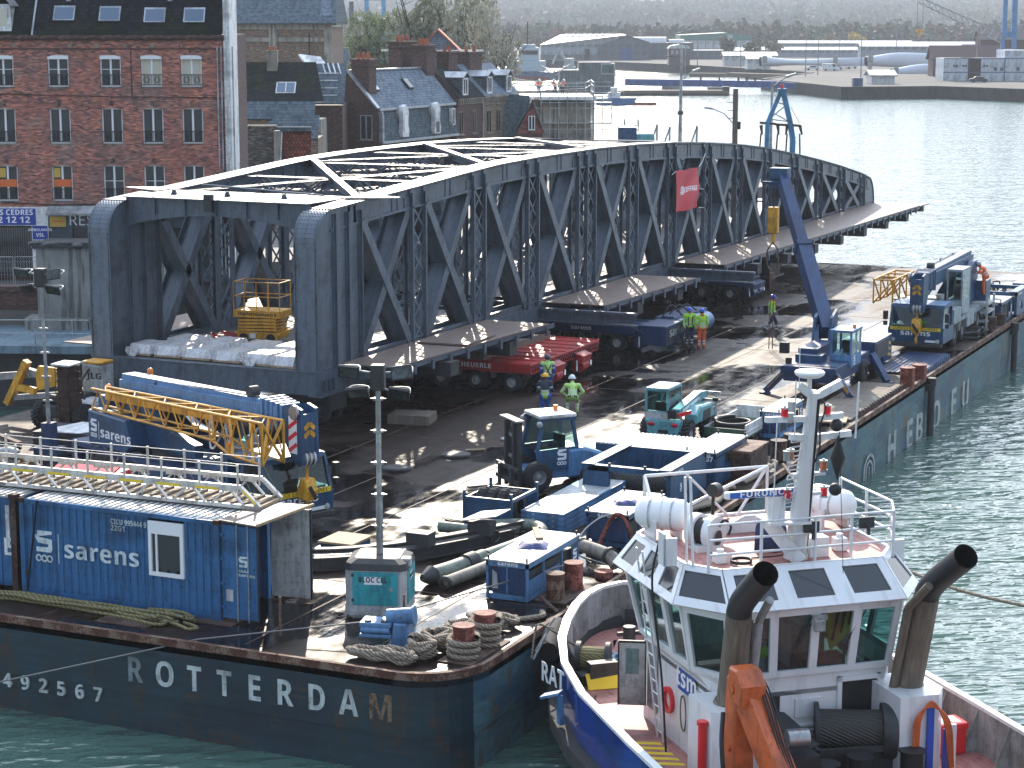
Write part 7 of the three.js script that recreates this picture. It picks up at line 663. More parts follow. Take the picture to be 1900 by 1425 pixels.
// the banner on the truss
{ const t = thing('red_banner', 'red banner with white company name tied to the truss', 'banner', [-37.05, 0, -101.35]); const cv = document.createElement('canvas'); cv.width = 512; cv.height = 512; const c = cv.getContext('2d'); c.fillStyle = '#c52233'; c.fillRect(0, 0, 512, 512); c.fillStyle = '#f4eef0'; c.save(); c.translate(215, 285); c.transform(1, 0, -0.15, 1, 0, 0); c.font = 'bold 88px sans-serif'; c.scale(0.78, 1); c.fillText('EIFFAGE', -30, 0); c.restore(); for (let i = 0; i < 5; i++) c.fillRect(120 - (i & 1) * 10, 205 + i * 22, 70 - (i === 2 ? 22 : 0), 14); c.fillRect(172, 205, 20, 102); const tx = new THREE.CanvasTexture(cv); tx.colorSpace = THREE.SRGBColorSpace; const rows = [], NU = 18, uv = []; const P0 = (u, v) => [0.05 * Math.sin(u * 9 + v * 3) * (0.3 + v) + 0.06 * Math.sin(v * 7 + u * 4) * u, 9.66 - 2.15 * v + 0.02 * Math.sin(u * 12), -3.55 * u]; const pos = []; for (let i = 0; i < NU; i++) for (let j = 0; j < NU; j++) for (const [a, b] of [[0, 0], [0, 1], [1, 1], [0, 0], [1, 1], [1, 0]]) { const u = (i + a) / NU, v = (j + b) / NU; pos.push(...P0(u, v)); uv.push(u, 1 - v); } const g = new THREE.BufferGeometry(); g.setAttribute('position', new THREE.Float32BufferAttribute(pos, 3)); g.setAttribute('uv', new THREE.Float32BufferAttribute(uv, 2)); g.computeVertexNormals(); const s = smooth(g, 80); s.userData.keepUV = true; mesh('cloth', s, M([1, 1, 1], 0.5, { map: tx, side: THREE.DoubleSide }), t); mesh('tie_rope', [pipe([[0, 9.66, -3.5], [-0.05, 9.9, -4.2], [-0.1, 10.3, -4.8]], 0.02, 5), tube([0, 9.66, 0], [-0.05, 9.5, 0.5], 0.015, 5), tube([0, 8.5, -3.55], [-0.05, 8.4, -4.5], 0.015, 5), tube([0, 7.5, -3.55], [-0.05, 7.4, -4.5], 0.015, 5)], m.whiteClean, t); }
// ---------- cranes and vehicles ----------
const stripe = (par, n, x, y, z, w, h) => mesh(n, [0, 1, 2].map(i => bar([x, y + h * (0.15 + i * 0.32), z - w * 0.4], [x, y + h * (0.4 + i * 0.32), z + w * 0.4], 0.012, h * 0.16, [0, 1, 0])), m.yellowPaint, par);
const chevron = (x, y, z, s) => [0, 1].map(k => [bar([x, y - k * s * 0.55, z - s * 0.45], [x, y + s * 0.4 - k * s * 0.55, z], 0.012, s * 0.3, [0, 1, 0]), bar([x, y + s * 0.4 - k * s * 0.55, z], [x, y - k * s * 0.55, z + s * 0.45], 0.012, s * 0.3, [0, 1, 0])]).flat();
const facing = g => { for (const q of [g].flat()) q.rotateY(PI / 2); return g; };     // lettering turned to face +x
function truckCrane(label, x, z, ry, o) {               // local: front at x = 0 looking along +x, deck at y = 0
  const t = on('mobile_crane', label, 'crane', x, z, ry), b = m.blue, up = o.up || 0;
  mesh('chassis', [B(-11, -2.2, 0.62, 1.05, -0.6, 0.6), B(-10.8, -2.3, 1.05, 1.22, -1.25, 1.25), B(-11.2, -10.8, 0.5, 1.2, -1.2, 1.2)], o.side || m.navy, t);
  for (const wx of [-2.6, -4.2, -7.6, -9.2]) for (const s of [-1, 1]) { wheel(t, wx, 0.6, s * 1.02, 0.6, 0.42, 'z', s, m.grey); mesh('mudguard', ext((() => { const p = []; for (let i = 0; i <= 8; i++) { const a = PI * i / 8; p.push([wx + Math.cos(a) * 0.76, 0.62 + Math.sin(a) * 0.7]); } for (let i = 8; i >= 0; i--) { const a = PI * i / 8; p.push([wx + Math.cos(a) * 0.7, 0.62 + Math.sin(a) * 0.64]); } return p; })(), s > 0 ? 0.85 : -1.25, s > 0 ? 1.25 : -0.85), m.grey, t); }
  for (const q of [RB(-6.6, -5.1, 0.55, 1.2, 0.75, 1.24, 0.03), RB(-6.6, -5.1, 0.55, 1.2, -1.24, -0.75, 0.03), RB(-3.6, -2.1, 1.15, 1.75, -1.26, -0.6, 0.03), RB(-3.6, -2.1, 1.15, 1.75, 0.5, 1.26, 0.03)]) mesh('side_locker', q, o.side || b, t);
  const cab = mesh('driver_cab', [ext([[-2.05, 0.45], [0.02, 0.45], [0.08, 1.05], [-0.06, 1.14], [-2.05, 1.14]], -1.27, 1.27), ext([[-2.05, 2.02], [-0.24, 2.02], [-0.3, 2.14], [-2.05, 2.16]], -1.24, 1.24), B(-2.05, -1.9, 1.14, 2.04, -1.2, 1.2), ...[-1, 1].map(s => bar([0.0, 1.12, s * 1.19], [-0.24, 2.05, s * 1.16], 0.1, 0.1)), ...[-1, 1].map(s => B(-1.15, -1.0, 1.12, 2.04, s * 1.17, s * 1.23))], b, t, 'wide driver cab');
  mesh('windscreen', slab([[0.0, 1.13, 1.13], [0.0, 1.13, -1.13], [-0.23, 2.02, -1.1], [-0.23, 2.02, 1.1]], 0.02), m.tint, cab); mesh('side_window', [slab([[-0.1, 1.14, 1.2], [-0.27, 2.0, 1.18], [-1.0, 2.0, 1.2], [-1.0, 1.14, 1.2]], 0.02), slab([[-0.1, 1.14, -1.2], [-0.27, 2.0, -1.18], [-1.0, 2.0, -1.2], [-1.0, 1.14, -1.2]], 0.02)], m.tint, cab); mesh('dashboard', [B(-0.5, -0.1, 1.0, 1.2, -1.1, 1.1), B(-1.5, -1.2, 1.1, 1.8, -0.9, -0.4), B(-1.5, -1.2, 1.1, 1.8, 0.4, 0.9)], m.black, cab);
  if (o.vest) mesh('hi_vis_jacket', sph(-0.3, 1.32, -0.15, 0.2, 0.6, 0.7, 1.3, 9), m.hivis, cab); mesh('roof_sheet', slab([[-0.3, 2.17, 1.2], [-0.3, 2.17, -1.2], [-1.9, 2.19, -1.2], [-1.9, 2.19, 1.2]], 0.015, [0, 1, 0]), m.blueLt, cab);
  mesh('warning_banner', B(0.06, 0.1, 1.02, 1.17, -1.15, 1.15), m.yellowPaint, cab, 'yellow convoi exceptionnel strip'); mesh('lettering', tf(facing(txt('CONVOI EXCEPTIONNEL', 0.1, { f: fontR, sx: 1.0, t: 0.004 })), 0.101, 1.045, 0), m.black, cab); mesh('lettering', tf(facing(txt('sarens', 0.17, { sx: 1.35 })), 0.075, 0.79, 0), m.whiteClean, cab); mesh('bumper', [RB(-0.2, 0.16, 0.26, 0.46, -1.2, 1.2, 0.05)], m.dark, t); mesh('headlight', [-1, 1].map(s => lathe([[0, 0.03], [0.09, 0.03], [0.1, 0]], 0.06, 0.56, s * 1.02, 12, 'x')), m.greyLt, cab); mesh('number_plate', B(0.05, 0.07, 0.5, 0.6, -0.95, -0.45), m.whiteClean, cab); for (const s of [-1, 1]) mesh('wing_mirror', [RB(-0.12, 0.1, 1.45, 1.85, s * 1.42 - 0.1, s * 1.42 + 0.1, 0.03), RB(-0.1, 0.08, 1.18, 1.38, s * 1.42 - 0.09, s * 1.42 + 0.09, 0.03)], m.black, cab);
  // upper works
  mesh('slew_ring', cyl(-6.6, 0, 1.2, 1.45, 0.8, 20), m.dark, t); mesh('upper_frame', [ext([[-8.6, 1.4], [-4.6, 1.4], [-4.6, 1.9], [-6.5, 2.2 + up], [-8.2, 3.1 + up], [-8.9, 3.1 + up], [-8.9, 1.7]], -0.8, -0.5), ext([[-8.6, 1.4], [-4.6, 1.4], [-4.6, 1.9], [-6.5, 2.2 + up], [-8.2, 3.1 + up], [-8.9, 3.1 + up], [-8.9, 1.7]], 0.3, 0.6), B(-8.8, -4.6, 1.4, 1.5, -0.8, 0.6)], b, t); const cw = mesh('counterweight', [ext([[-9.9, 1.25], [-7.6, 1.25], [-7.3, 1.5], [-7.6, 2.35], [-9.9, 2.4]], 0.4, 1.3, 'xy', 0.05), RB(-9.9, -8.8, 1.25, 2.35, -1.3, 0.4, 0.05), RB(-10.6, -9.9, 1.6, 2.7, -0.5, 0.5, 0.05)], b, t, 'blue counterweight with company lettering'); mesh('lettering', [tf(wordmark(0.24, 1.3), -9.1, 1.6, 1.303), ...tf(logoS(0.62), -9.72, 1.52, 1.303), B(-9.22, -9.2, 1.5, 2.1, 1.3, 1.306)], m.whiteClean, cw);
  const oc = mesh('operator_cab', [B(-5.3, -3.7, 1.35, 2.0, -1.26, -0.5), B(-5.3, -3.65, 3.1 + up, 3.2 + up, -1.26, -0.5), ...[[-5.25, -1.22], [-3.75, -1.22], [-5.25, -0.55], [-3.75, -0.55]].map(([a, c]) => B(a - 0.05, a + 0.05, 2.0, 3.1 + up, c - 0.04, c + 0.04))], o.side || b, t, 'tall operator cab'); mesh('windscreen', B(-3.72, -3.7, 2.0, 3.1 + up, -1.18, -0.59), m.tint, oc); mesh('side_window', B(-5.2, -3.8, 2.0, 3.1 + up, -1.26, -1.24), m.tint, oc); mesh('seat', B(-4.9, -4.5, 1.9, 2.6, -1.1, -0.7), m.black, oc);
  const y0 = 3.0 + up, y1 = o.tip || 2.95 + up; const bm = o.boom || m.blueLt; mesh('boom', [bar([-9.6, y0, -0.1], [-0.6, y1, -0.1], 0.72, 0.62), bar([-9.6, y0 + 0.1, -0.1], [-0.5, y1 + 0.02, -0.1], 0.5, 0.78), ...[0, 1, 2, 3, 4].map(i => bar([-1.4 + i * 0.22, y1, -0.1], [-1.28 + i * 0.22, y1, -0.1], 0.86 - i * 0.05, 0.96 - i * 0.05))], bm, t, 'long telescopic boom resting forwards'); mesh('boom_rail', [...rail([[-8, y0 + 0.5, 0.1], [-1.2, y1 + 0.46, 0.1]], 0.02), ...[-7.5, -5, -2.6].map(q => bar([q, y0 + 0.3, 0.25], [q, y0 + 0.55, 0.1], 0.04, 0.05)), tube([-2.3, y1 + 0.5, -0.2], [-2.3, y1 + 0.5, 0.1], 0.18, 14)], m.dark, t); if (o.name) mesh('lettering', tf(txt('sarens', 0.4, { sx: 1.2 }), -4.2, y1 - 0.2, 0.27), m.whiteClean, t);
  const h = mesh('boom_head', [ext([[-0.5, y1 - 0.5], [0.12, y1 - 1.3], [0.55, y1 - 1.3], [0.5, y1 + 0.35], [0.1, y1 + 0.45], [-0.5, y1 + 0.3]], -0.42, -0.32), ext([[-0.5, y1 - 0.5], [0.12, y1 - 1.3], [0.55, y1 - 1.3], [0.5, y1 + 0.35], [0.1, y1 + 0.45], [-0.5, y1 + 0.3]], 0.1, 0.2), B(0.42, 0.5, y1 - 0.95, y1 + 0.2, -0.4, 0.18)], b, t); mesh('sheave', [tube([0.3, y1 - 1.15, -0.36], [0.3, y1 - 1.15, 0.14], 0.24, 18), tube([0.25, y1 + 0.25, 0.22], [0.25, y1 + 0.25, 0.3], 0.22, 16)], m.steel, h); mesh('sheave_groove', [0, 1, 2].map(i => tube([0.3, y1 - 1.15, -0.31 + i * 0.15], [0.3, y1 - 1.15, -0.26 + i * 0.15], 0.27, 18)), m.white, h); mesh('warning_chevron', chevron(0.507, y1 - 0.25, -0.11, 0.42), m.yellow, h); mesh('red_white_board', [B(-0.1, 0.3, y1 - 1.0, y1 + 0.1, 0.2, 0.215)], m.whiteClean, h); mesh('red_stripe', [0, 1, 2].map(i => bar([-0.1, y1 - 0.95 + i * 0.35, 0.216], [0.3, y1 - 0.7 + i * 0.35, 0.216], 0.01, 0.12, [0, 1, 0])), m.redBright, h);
  if (o.jib) { const J = [], z0 = 0.62, N = 11, P2 = (f, k, l) => { const w = 0.26 + 0.12 * f, hh = 0.34 + (f > 0.8 ? 0.6 : 0.25) * f; return v3(-9.8 + 9.9 * f, y0 - 0.22 + (k ? 0.3 : -hh) + f * 0.3, z0 + 0.3 + (l ? w : -w)); }; for (let i = 0; i < N; i++) { const f = i / N, g = (i + 1) / N; for (const k of [0, 1]) for (const l of [0, 1]) J.push(tube(P2(f, k, l), P2(g, k, l), 0.045, 6)); for (const l of [0, 1]) J.push(tube(P2(f, 0, l), P2((f + g) / 2, 1, l), 0.026, 5), tube(P2((f + g) / 2, 1, l), P2(g, 0, l), 0.026, 5)); for (const k of [0, 1]) J.push(tube(P2(f, k, i & 1), P2(g, k, 1 - (i & 1)), 0.026, 5)); } for (const [k, l] of [[0, 0], [0, 1], [1, 0], [1, 1]]) J.push(tube(P2(1, k, l), P2(1, 1 - k, k ? 1 - l : l), 0.05, 6)); mesh('lattice_jib', J, m.yellow, t, 'yellow lattice jib stowed beside the boom'); mesh('jib_plate', [bar(P2(0, 1, 0).add(v3(0, -0.25, 0)), P2(0.75, 1, 0).add(v3(0, -0.25, 0)), 0.05, 0.34), ...[0.62, 0.72, 0.83, 0.93].map(f => tube(P2(f, 1, 0), P2(Math.min(1, f + 0.12), 0, 1), 0.06, 6))], m.yellow, t); }
  if (o.jibEnd) { const J = []; for (let i = 0; i < 3; i++) for (const zz of [0, 0.9]) J.push(tube([-5 + i * 1.3, 2.0, 1.4 + zz], [-3.7 + i * 1.3, 2.1, 1.4 + zz], 0.05, 5), tube([-5 + i * 1.3, 3.1, 1.4 + zz], [-3.7 + i * 1.3, 3.1, 1.4 + zz], 0.05, 5), tube([-5 + i * 1.3, 2, 1.4 + zz], [-3.7 + i * 1.3, 3.1, 1.4 + zz], 0.04, 5)); for (let i = 0; i < 4; i++) J.push(...rail([[-5 + i * 1.3, 2, 1.4], [-5 + i * 1.3, 3.1, 1.4], [-5 + i * 1.3, 3.1, 2.3], [-5 + i * 1.3, 2, 2.3], [-5 + i * 1.3, 3.1, 1.4]], 0.04, 5)); mesh('lattice_jib', J, m.yellow, t, 'yellow lattice jib swung out at the side'); }
  const hk = mesh('hook_block', [ext([[0.12, 0.95], [0.55, 0.95], [0.62, 1.25], [0.5, 1.6], [0.2, 1.6], [0.06, 1.25]], -0.3, 0.08, 'xy', 0.03), tube([0.34, 1.6, -0.11], [0.34, y1 - 1.2, -0.11], 0.05, 6)], m.yellow, t, 'yellow hook block'); mesh('hook', pipe([[0.34, 0.95, -0.11], [0.34, 0.75, -0.11], [0.42, 0.6, -0.11], [0.34, 0.48, -0.11], [0.22, 0.55, -0.11]], 0.06, 7), m.yellow, hk); mesh('black_stripe', bar([0.62, 1.0, -0.24], [0.64, 1.4, 0.02], 0.02, 0.12, [0, 1, 0]), m.black, hk);
  mesh('hydraulic_hose', [pipe([[-3.2, y1 - 0.5, 0.4], [-2.6, 2.25, 0.6], [-2.2, 2.2, 0.3], [-1.7, y1 - 0.5, 0.2]], 0.04, 6), pipe([[-4.2, y1 - 0.4, 0.3], [-3.8, 1.9, 0.5], [-3.2, y1 - 0.5, 0.3]], 0.035, 6)], m.white, t); if (o.beacon) for (const [a, c, e] of [[-10.4, 2.75, 0.2], [-8.9, 3.4 + up, -0.5], [-2.0, 2.2, 1.0]]) mesh('beacon', [cyl(a, e, c, c + 0.2, 0.1, 10), sph(a, c + 0.2, e, 0.1)], m.amber, t);
  mesh('deck_clutter', [cyl(-2.9, -0.4, 1.25, 2.35, 0.2, 12), B(-3.4, -2.4, 1.9, 2.2, -0.3, 0.3)], m.galv, t); return t;
}
truckCrane('blue mobile crane with yellow lattice jib and hook hanging before its cab, near left', -30.7, -51.8, -0.42, { jib: 1, beacon: 1, tip: 3.35 });
truckCrane('blue mobile crane facing the camera at the far right edge of the deck', -22.1, -92.4, -PI / 2, { side: P([0.3, 0.36, 0.4], 0.5), up: 0.25, vest: 1, name: 1, jibEnd: 1, boom: m.blue });
{ // pick-up crane with raised boom
  const t = on('raised_boom_crane', 'blue crane with tall raised boom and cab, between the two masts on deck', 'crane', -23.2, -82.0), b = m.navy, d = v3(-3.9, 5.9, -5.9).normalize(), p0 = v3(-0.8, 2.2, -2.2), L = 9.1, tip = p0.clone().addScaledVector(d, L); const at = l => p0.clone().addScaledVector(d, l);
  mesh('boom', [bar(at(-0.4), at(L * 0.5), 0.6, 0.72)], m.navy, t); mesh('boom_section', [bar(at(L * 0.5), at(L), 0.46, 0.58), bar(at(L * 0.49), at(L * 0.52), 0.66, 0.8)], m.navy, t, 'extended inner boom section'); mesh('boom_head', [RB(tip.x - 0.5, tip.x + 0.35, tip.y - 0.15, tip.y + 0.35, tip.z - 0.3, tip.z + 0.35, 0.05), bar(tip, [tip.x - 0.5, tip.y - 0.5, tip.z - 0.1], 0.4, 0.4)], m.blue, t); mesh('platform_rail', rail([[tip.x - 0.9, tip.y + 0.1, tip.z], [tip.x - 0.9, tip.y - 0.3, tip.z + 0.2], [tip.x + 0.3, tip.y - 0.3, tip.z + 0.4], [tip.x + 0.35, tip.y + 0.15, tip.z + 0.4]], 0.04), m.blue, t);
  const hx = tip.x - 0.35, hz = tip.z; mesh('hoist_rope', rail([[hx, tip.y - 0.3, hz], [hx, 6.6, hz]], 0.04), m.black, t); mesh('hook_block', [RB(hx - 0.24, hx + 0.24, 5.4, 6.6, hz - 0.15, hz + 0.15, 0.06), cyl(hx, hz, 5.0, 5.4, 0.1, 8)], m.yellow, t); mesh('chain_sling', [pipe([[hx, 5, hz], [hx - 0.25, 4.6, hz], [hx - 0.25, 4.0, hz], [hx, 3.7, hz], [hx + 0.25, 4, hz], [hx + 0.25, 4.6, hz], [hx, 5, hz]], 0.035, 6), tube([hx - 0.06, 3.7, hz], [hx - 0.06, 0.1, hz + 0.1], 0.025, 5), tube([hx + 0.08, 3.7, hz], [hx + 0.08, 0.1, hz], 0.025, 5), B(hx - 0.1, hx + 0.1, 3.2, 3.6, hz - 0.05, hz + 0.05)], m.rust, t);
  mesh('boom_support', [ext([[-2.6, 1.0], [-1.4, 1.0], [-1.8, 2.6], [-2.6, 2.9]], -1.2, -1.08, 'zy'), ext([[-2.6, 1.0], [-1.4, 1.0], [-1.8, 2.6], [-2.6, 2.9]], -0.5, -0.38, 'zy'), bar([-0.8, 1.2, -0.9], at(1.6), 0.2, 0.2)], m.blue, t); mesh('chassis', [RB(-1.2, 1.0, 0.55, 1.2, -4.0, 2.4, 0.05), B(-1.25, 1.05, 0.95, 1.2, 2.0, 2.6)], b, t); mesh('rear_body', [RB(-0.3, 1.2, 0.7, 1.5, -5.2, -2.9, 0.04), B(-1.0, -0.2, 1.2, 1.7, -1.5, 1.0)], b, t); mesh('louvre', B(1.2, 1.22, 0.8, 1.4, -5, -3.1), m.dark, t); mesh('deck_sheet', B(-0.3, 1.2, 1.5, 1.53, -5.2, -2.9), m.greyLt, t);
  const c = mesh('cab', [B(0.2, 1.1, 0.95, 1.45, -1.0, 0.5), B(0.18, 1.12, 2.36, 2.46, -1.05, 0.52), ...[[0.24, 0.46], [1.06, 0.46], [1.06, -0.3], [0.24, -0.96], [1.06, -0.96]].map(([x, z]) => B(x - 0.04, x + 0.04, 1.45, 2.36, z - 0.04, z + 0.04))], m.blueLt, t, 'glazed operator cab'); mesh('windscreen', B(0.28, 1.02, 1.45, 2.36, 0.45, 0.47), m.tint, c); mesh('side_window', B(1.08, 1.1, 1.45, 2.36, -0.9, 0.42), m.tint, c); mesh('seat', B(0.5, 0.85, 1.3, 1.95, -0.8, -0.3), m.dark, c); const e = logoS(0.4); for (const g of e) { g.rotateY(PI / 2); g.translate(1.106, 1.0, 0.2); } mesh('lettering', e, m.whiteClean, c); mesh('beacon', cyl(0.95, -0.4, 2.46, 2.6, 0.07), m.amber, c);
  for (const [x, z] of [[1.0, -1.5], [-1.1, -1.5], [1.0, 1.3], [-1.1, 1.3]].slice(0, 2).concat([[1.0, -3.6]])) wheel(t, x, 0.48, z, 0.48, 0.34, 'x', Math.sign(x), m.dark); for (const [x, k] of [[-1.15, -1], [0.95, 1]]) { mesh('outrigger', [bar([x, 0.9, 2.3], [x + k * 0.75, 0.08, 2.5], 0.16, 0.26), B(x + k * 0.75 - 0.18, x + k * 0.75 + 0.18, 0, 0.06, 2.3, 2.7)], b, t); mesh('yellow_flash', bar([x + k * 0.12, 0.85, 2.44], [x + k * 0.62, 0.26, 2.58], 0.02, 0.13, [0.6, 0.6, 0.5]), m.yellow, t); } mesh('outrigger', [bar([1.2, 1.1, -2.4], [2.0, 0.06, -1.9], 0.3, 0.2), B(1.8, 2.2, 0, 0.06, -2.1, -1.7)], b, t); mesh('work_light', [RB(-1.6, -1.2, 1.55, 2.0, 1.5, 1.7, 0.03), RB(-1.1, -0.85, 1.25, 1.5, 2.3, 2.45, 0.03)], m.black, t); mesh('tool_tray', [B(-1.0, 0.1, 1.2, 1.5, 0.6, 1.4)], m.blue, t); const w = on('counterweight_block', 'blue counterweight block with striped side behind the raised boom', 'counterweight', -24.0, -88.3); mesh('block', [RB(0, 1.5, 0.1, 1.15, -1.4, 0, 0.04), B(0, 1.5, 1.15, 1.2, -1.4, 0)], m.navy, w); stripe(w, 'yellow_stripe', 1.51, 0.2, -0.7, 1.0, 0.8); mesh('top_plate', B(0.02, 1.48, 1.2, 1.23, -1.38, -0.02), m.greyLt, w);
}
{ // forklift, mast towards the viewer's left
  const t = on('forklift', 'blue forklift truck with tall dark mast and white roof', 'forklift', -26.35, -60.3, 0.0), b = m.blue; t.scale.setScalar(1.14); t.rotation.y = -2.3; // local +x forwards
  for (const s of [-1, 1]) { wheel(t, 0.55, 0.42, s * 0.55, 0.42, 0.34, 'z', s, m.grey); wheel(t, -1.05, 0.34, s * 0.52, 0.34, 0.26, 'z', s, m.grey); }
  mesh('chassis', [RB(-0.5, 0.95, 0.3, 0.62, -0.5, 0.5, 0.05), ext([[-1.6, 0.3], [-0.4, 0.3], [-0.4, 1.12], [-0.9, 1.15], [-1.5, 0.95]], -0.62, 0.62, 'xy', 0.07)], m.blueLt, t); mesh('side_panel', [-1, 1].map(s => ext([[-0.75, 0.55], [0.5, 0.55], [0.62, 1.15], [-0.6, 1.2]], s > 0 ? 0.5 : -0.56, s > 0 ? 0.56 : -0.5)), b, t); mesh('cab_frame', [...[-1, 1].map(s => bar([0.55, 1.1, s * 0.52], [0.35, 2.02, s * 0.48], 0.09, 0.09)), ...[-1, 1].map(s => bar([-0.7, 1.1, s * 0.52], [-0.55, 2.02, s * 0.48], 0.09, 0.09)), B(-0.65, 0.5, 1.96, 2.03, -0.54, -0.42), B(-0.65, 0.5, 1.96, 2.03, 0.42, 0.54)], b, t); mesh('cab_roof', RB(-0.68, 0.5, 2.03, 2.15, -0.56, 0.56, 0.05), m.white, t); mesh('side_window', [-1, 1].map(s => slab([[-0.62, 1.2, s * 0.515], [0.48, 1.2, s * 0.515], [0.34, 1.96, s * 0.48], [-0.52, 1.96, s * 0.48]], 0.015)), m.tint, t); mesh('windscreen', slab([[0.52, 1.1, 0.46], [0.52, 1.1, -0.46], [0.34, 1.98, -0.44], [0.34, 1.98, 0.44]], 0.015), m.pane, t); mesh('seat', [B(-0.4, 0.05, 0.75, 0.95, -0.25, 0.25), B(-0.45, -0.3, 0.95, 1.5, -0.25, 0.25), tube([0.25, 1.0, 0], [0.12, 1.2, 0], 0.16, 12)], m.black, t); mesh('mast', [-1, 1].flatMap(s => [B(0.98, 1.12, 0.1, 2.02, s * 0.38 - 0.07, s * 0.38 + 0.07), B(1.12, 1.2, 0.1, 1.95, s * 0.27 - 0.05, s * 0.27 + 0.05), tube([1.05, 0.2, s * 0.18], [1.05, 1.8, s * 0.18], 0.04, 8)]), m.dark, t); mesh('mast_crosshead', [B(0.96, 1.22, 2.0, 2.05, -0.55, 0.6), B(1.0, 1.1, 1.5, 1.6, -0.34, 0.34), B(1.0, 1.1, 0.9, 1.0, -0.34, 0.34)], m.grey, t); mesh('carriage', [B(1.2, 1.28, 0.25, 0.36, -0.75, 0.75), B(1.2, 1.28, 0.6, 0.72, -0.75, 0.75), B(1.2, 1.27, 0.3, 0.7, -0.4, -0.3), B(1.2, 1.27, 0.3, 0.7, 0.3, 0.4)], m.dark, t); mesh('fork', [-1, 1].map(s => [B(1.28, 1.34, 0.06, 0.7, s * 0.4 - 0.07, s * 0.4 + 0.07), B(1.28, 2.3, 0.06, 0.11, s * 0.4 - 0.07, s * 0.4 + 0.07)]), m.dark, t); mesh('beacon', cyl(-0.3, 0.1, 2.15, 2.3, 0.07, 10), m.amber, t); mesh('work_light', [sph(0.5, 1.9, 0.58, 0.09), sph(0.5, 1.9, -0.58, 0.09)], m.greyLt, t); for (const s of [-1, 1]) { const e = logoS(0.46); if (s < 0) for (const g of e) { g.rotateY(PI); g.translate(0.3, 0, 0); } mesh('lettering', tf(e, -0.35, 0.68, s * 0.565), m.whiteClean, t); }
}
{ // telehandler, seen from behind
  const t = on('telehandler', 'teal telehandler with rounded cab seen from behind, boom folded along its side', 'telehandler', -25.0, -67.6), c = m.tealLt; t.scale.setScalar(1.06); // local -z forwards
  for (const [x, z] of [[-0.72, -0.35], [0.66, -0.35], [-0.72, -2.35], [0.66, -2.35]]) wheel(t, x, 0.44, z, 0.44, 0.32, 'x', Math.sign(x), m.greyLt, 1); mesh('chassis', [RB(-0.5, 0.45, 0.35, 0.8, -2.8, 0, 0.05)], m.dark, t); mesh('tail', [ext([[-0.6, 0.42], [-0.45, 0.3], [0.35, 0.3], [0.55, 0.42], [0.62, 0.95], [-0.66, 0.95]], -0.12, 0.12, 'xy', 0.05)], c, t); mesh('tail_lamp', [-0.45, 0.38].map(x => tf(sph(0, 0, 0, 0.09, 1.5, 0.8, 0.5), x, 0.8, 0.13)), m.redLens, t); mesh('grille', [B(-0.2, 0.15, 0.5, 0.62, 0.12, 0.135)], m.black, t); mesh('engine_cover', [ext([[-2.6, 0.7], [-0.7, 0.7], [-0.7, 1.05], [-1.2, 1.28], [-2.4, 1.2]], 0.42, 0.86, 'zy', 0.06)], c, t); mesh('louvre', ext([[-2.1, 0.75], [-1.3, 0.75], [-1.4, 1.08], [-2.1, 1.08]], 0.86, 0.875, 'zy'), m.dark, t); const cp = []; for (let i = 0; i <= 6; i++) { const a = PI / 2 * i / 6; cp.push([-1.25 - 0.25 * Math.sin(a) + 0.25, 1.72 + 0.25 * Math.sin(a)]); } const cab = mesh('cab', [RB(-0.72, 0.12, 1.86, 2.0, -1.3, 0.02, 0.06), B(-0.72, -0.64, 0.8, 1.9, -0.06, 0.0), B(0.04, 0.12, 0.8, 1.9, -0.06, 0.0), B(-0.72, -0.64, 0.8, 1.9, -1.3, -1.24), B(0.04, 0.12, 0.8, 1.9, -1.3, -1.24), B(-0.72, 0.12, 0.8, 1.22, -0.08, 0), bar([0.08, 1.85, -0.05], [0.08, 1.5, 0.02], 0.08, 0.08)], c, t, 'rounded cab'); mesh('rear_window', B(-0.64, 0.04, 1.24, 1.86, -0.03, -0.015), m.tint, cab); mesh('side_window', [B(0.09, 0.105, 0.95, 1.86, -1.22, -0.08), B(-0.71, -0.7, 0.95, 1.86, -1.22, -0.08)], m.tint, cab); mesh('front_window', B(-0.64, 0.04, 0.95, 1.86, -1.29, -1.27), m.tint, cab); mesh('seat', [B(-0.5, -0.1, 0.8, 1.45, -0.6, -0.4), tube([-0.3, 1.2, -1.0], [-0.3, 1.15, -0.85], 0.17, 12)], m.black, cab); mesh('grey_panel', B(-0.7, 0.1, 0.84, 1.18, 0, 0.02), m.greyLt, cab); mesh('boom', [bar([0.3, 1.12, -0.2], [0.34, 1.42, -2.3], 0.28, 0.32), bar([0.34, 1.42, -2.3], [0.34, 1.36, -3.0], 0.2, 0.24)], c, t); mesh('boom_stripe', bar([0.45, 1.18, -0.5], [0.49, 1.4, -2.1], 0.012, 0.1), m.white, t); mesh('carriage', [B(0.1, 0.9, 1.1, 1.2, -3.1, -3.0), B(0.1, 0.9, 1.4, 1.46, -3.1, -3.0), B(0.2, 0.28, 0.6, 1.45, -3.1, -3.0), B(0.7, 0.78, 0.6, 1.45, -3.1, -3.0)], m.greyLt, t); mesh('mirror', RB(0.12, 0.42, 1.0, 1.3, 0.05, 0.1, 0.02), m.black, t); mesh('work_light', RB(0.75, 0.95, 1.2, 1.32, -2.7, -2.6, 0.02), m.black, t); mesh('red_reflector', bar([0.45, 1.12, 0.04], [0.8, 1.22, -0.3], 0.06, 0.12), m.redBright, t);
}
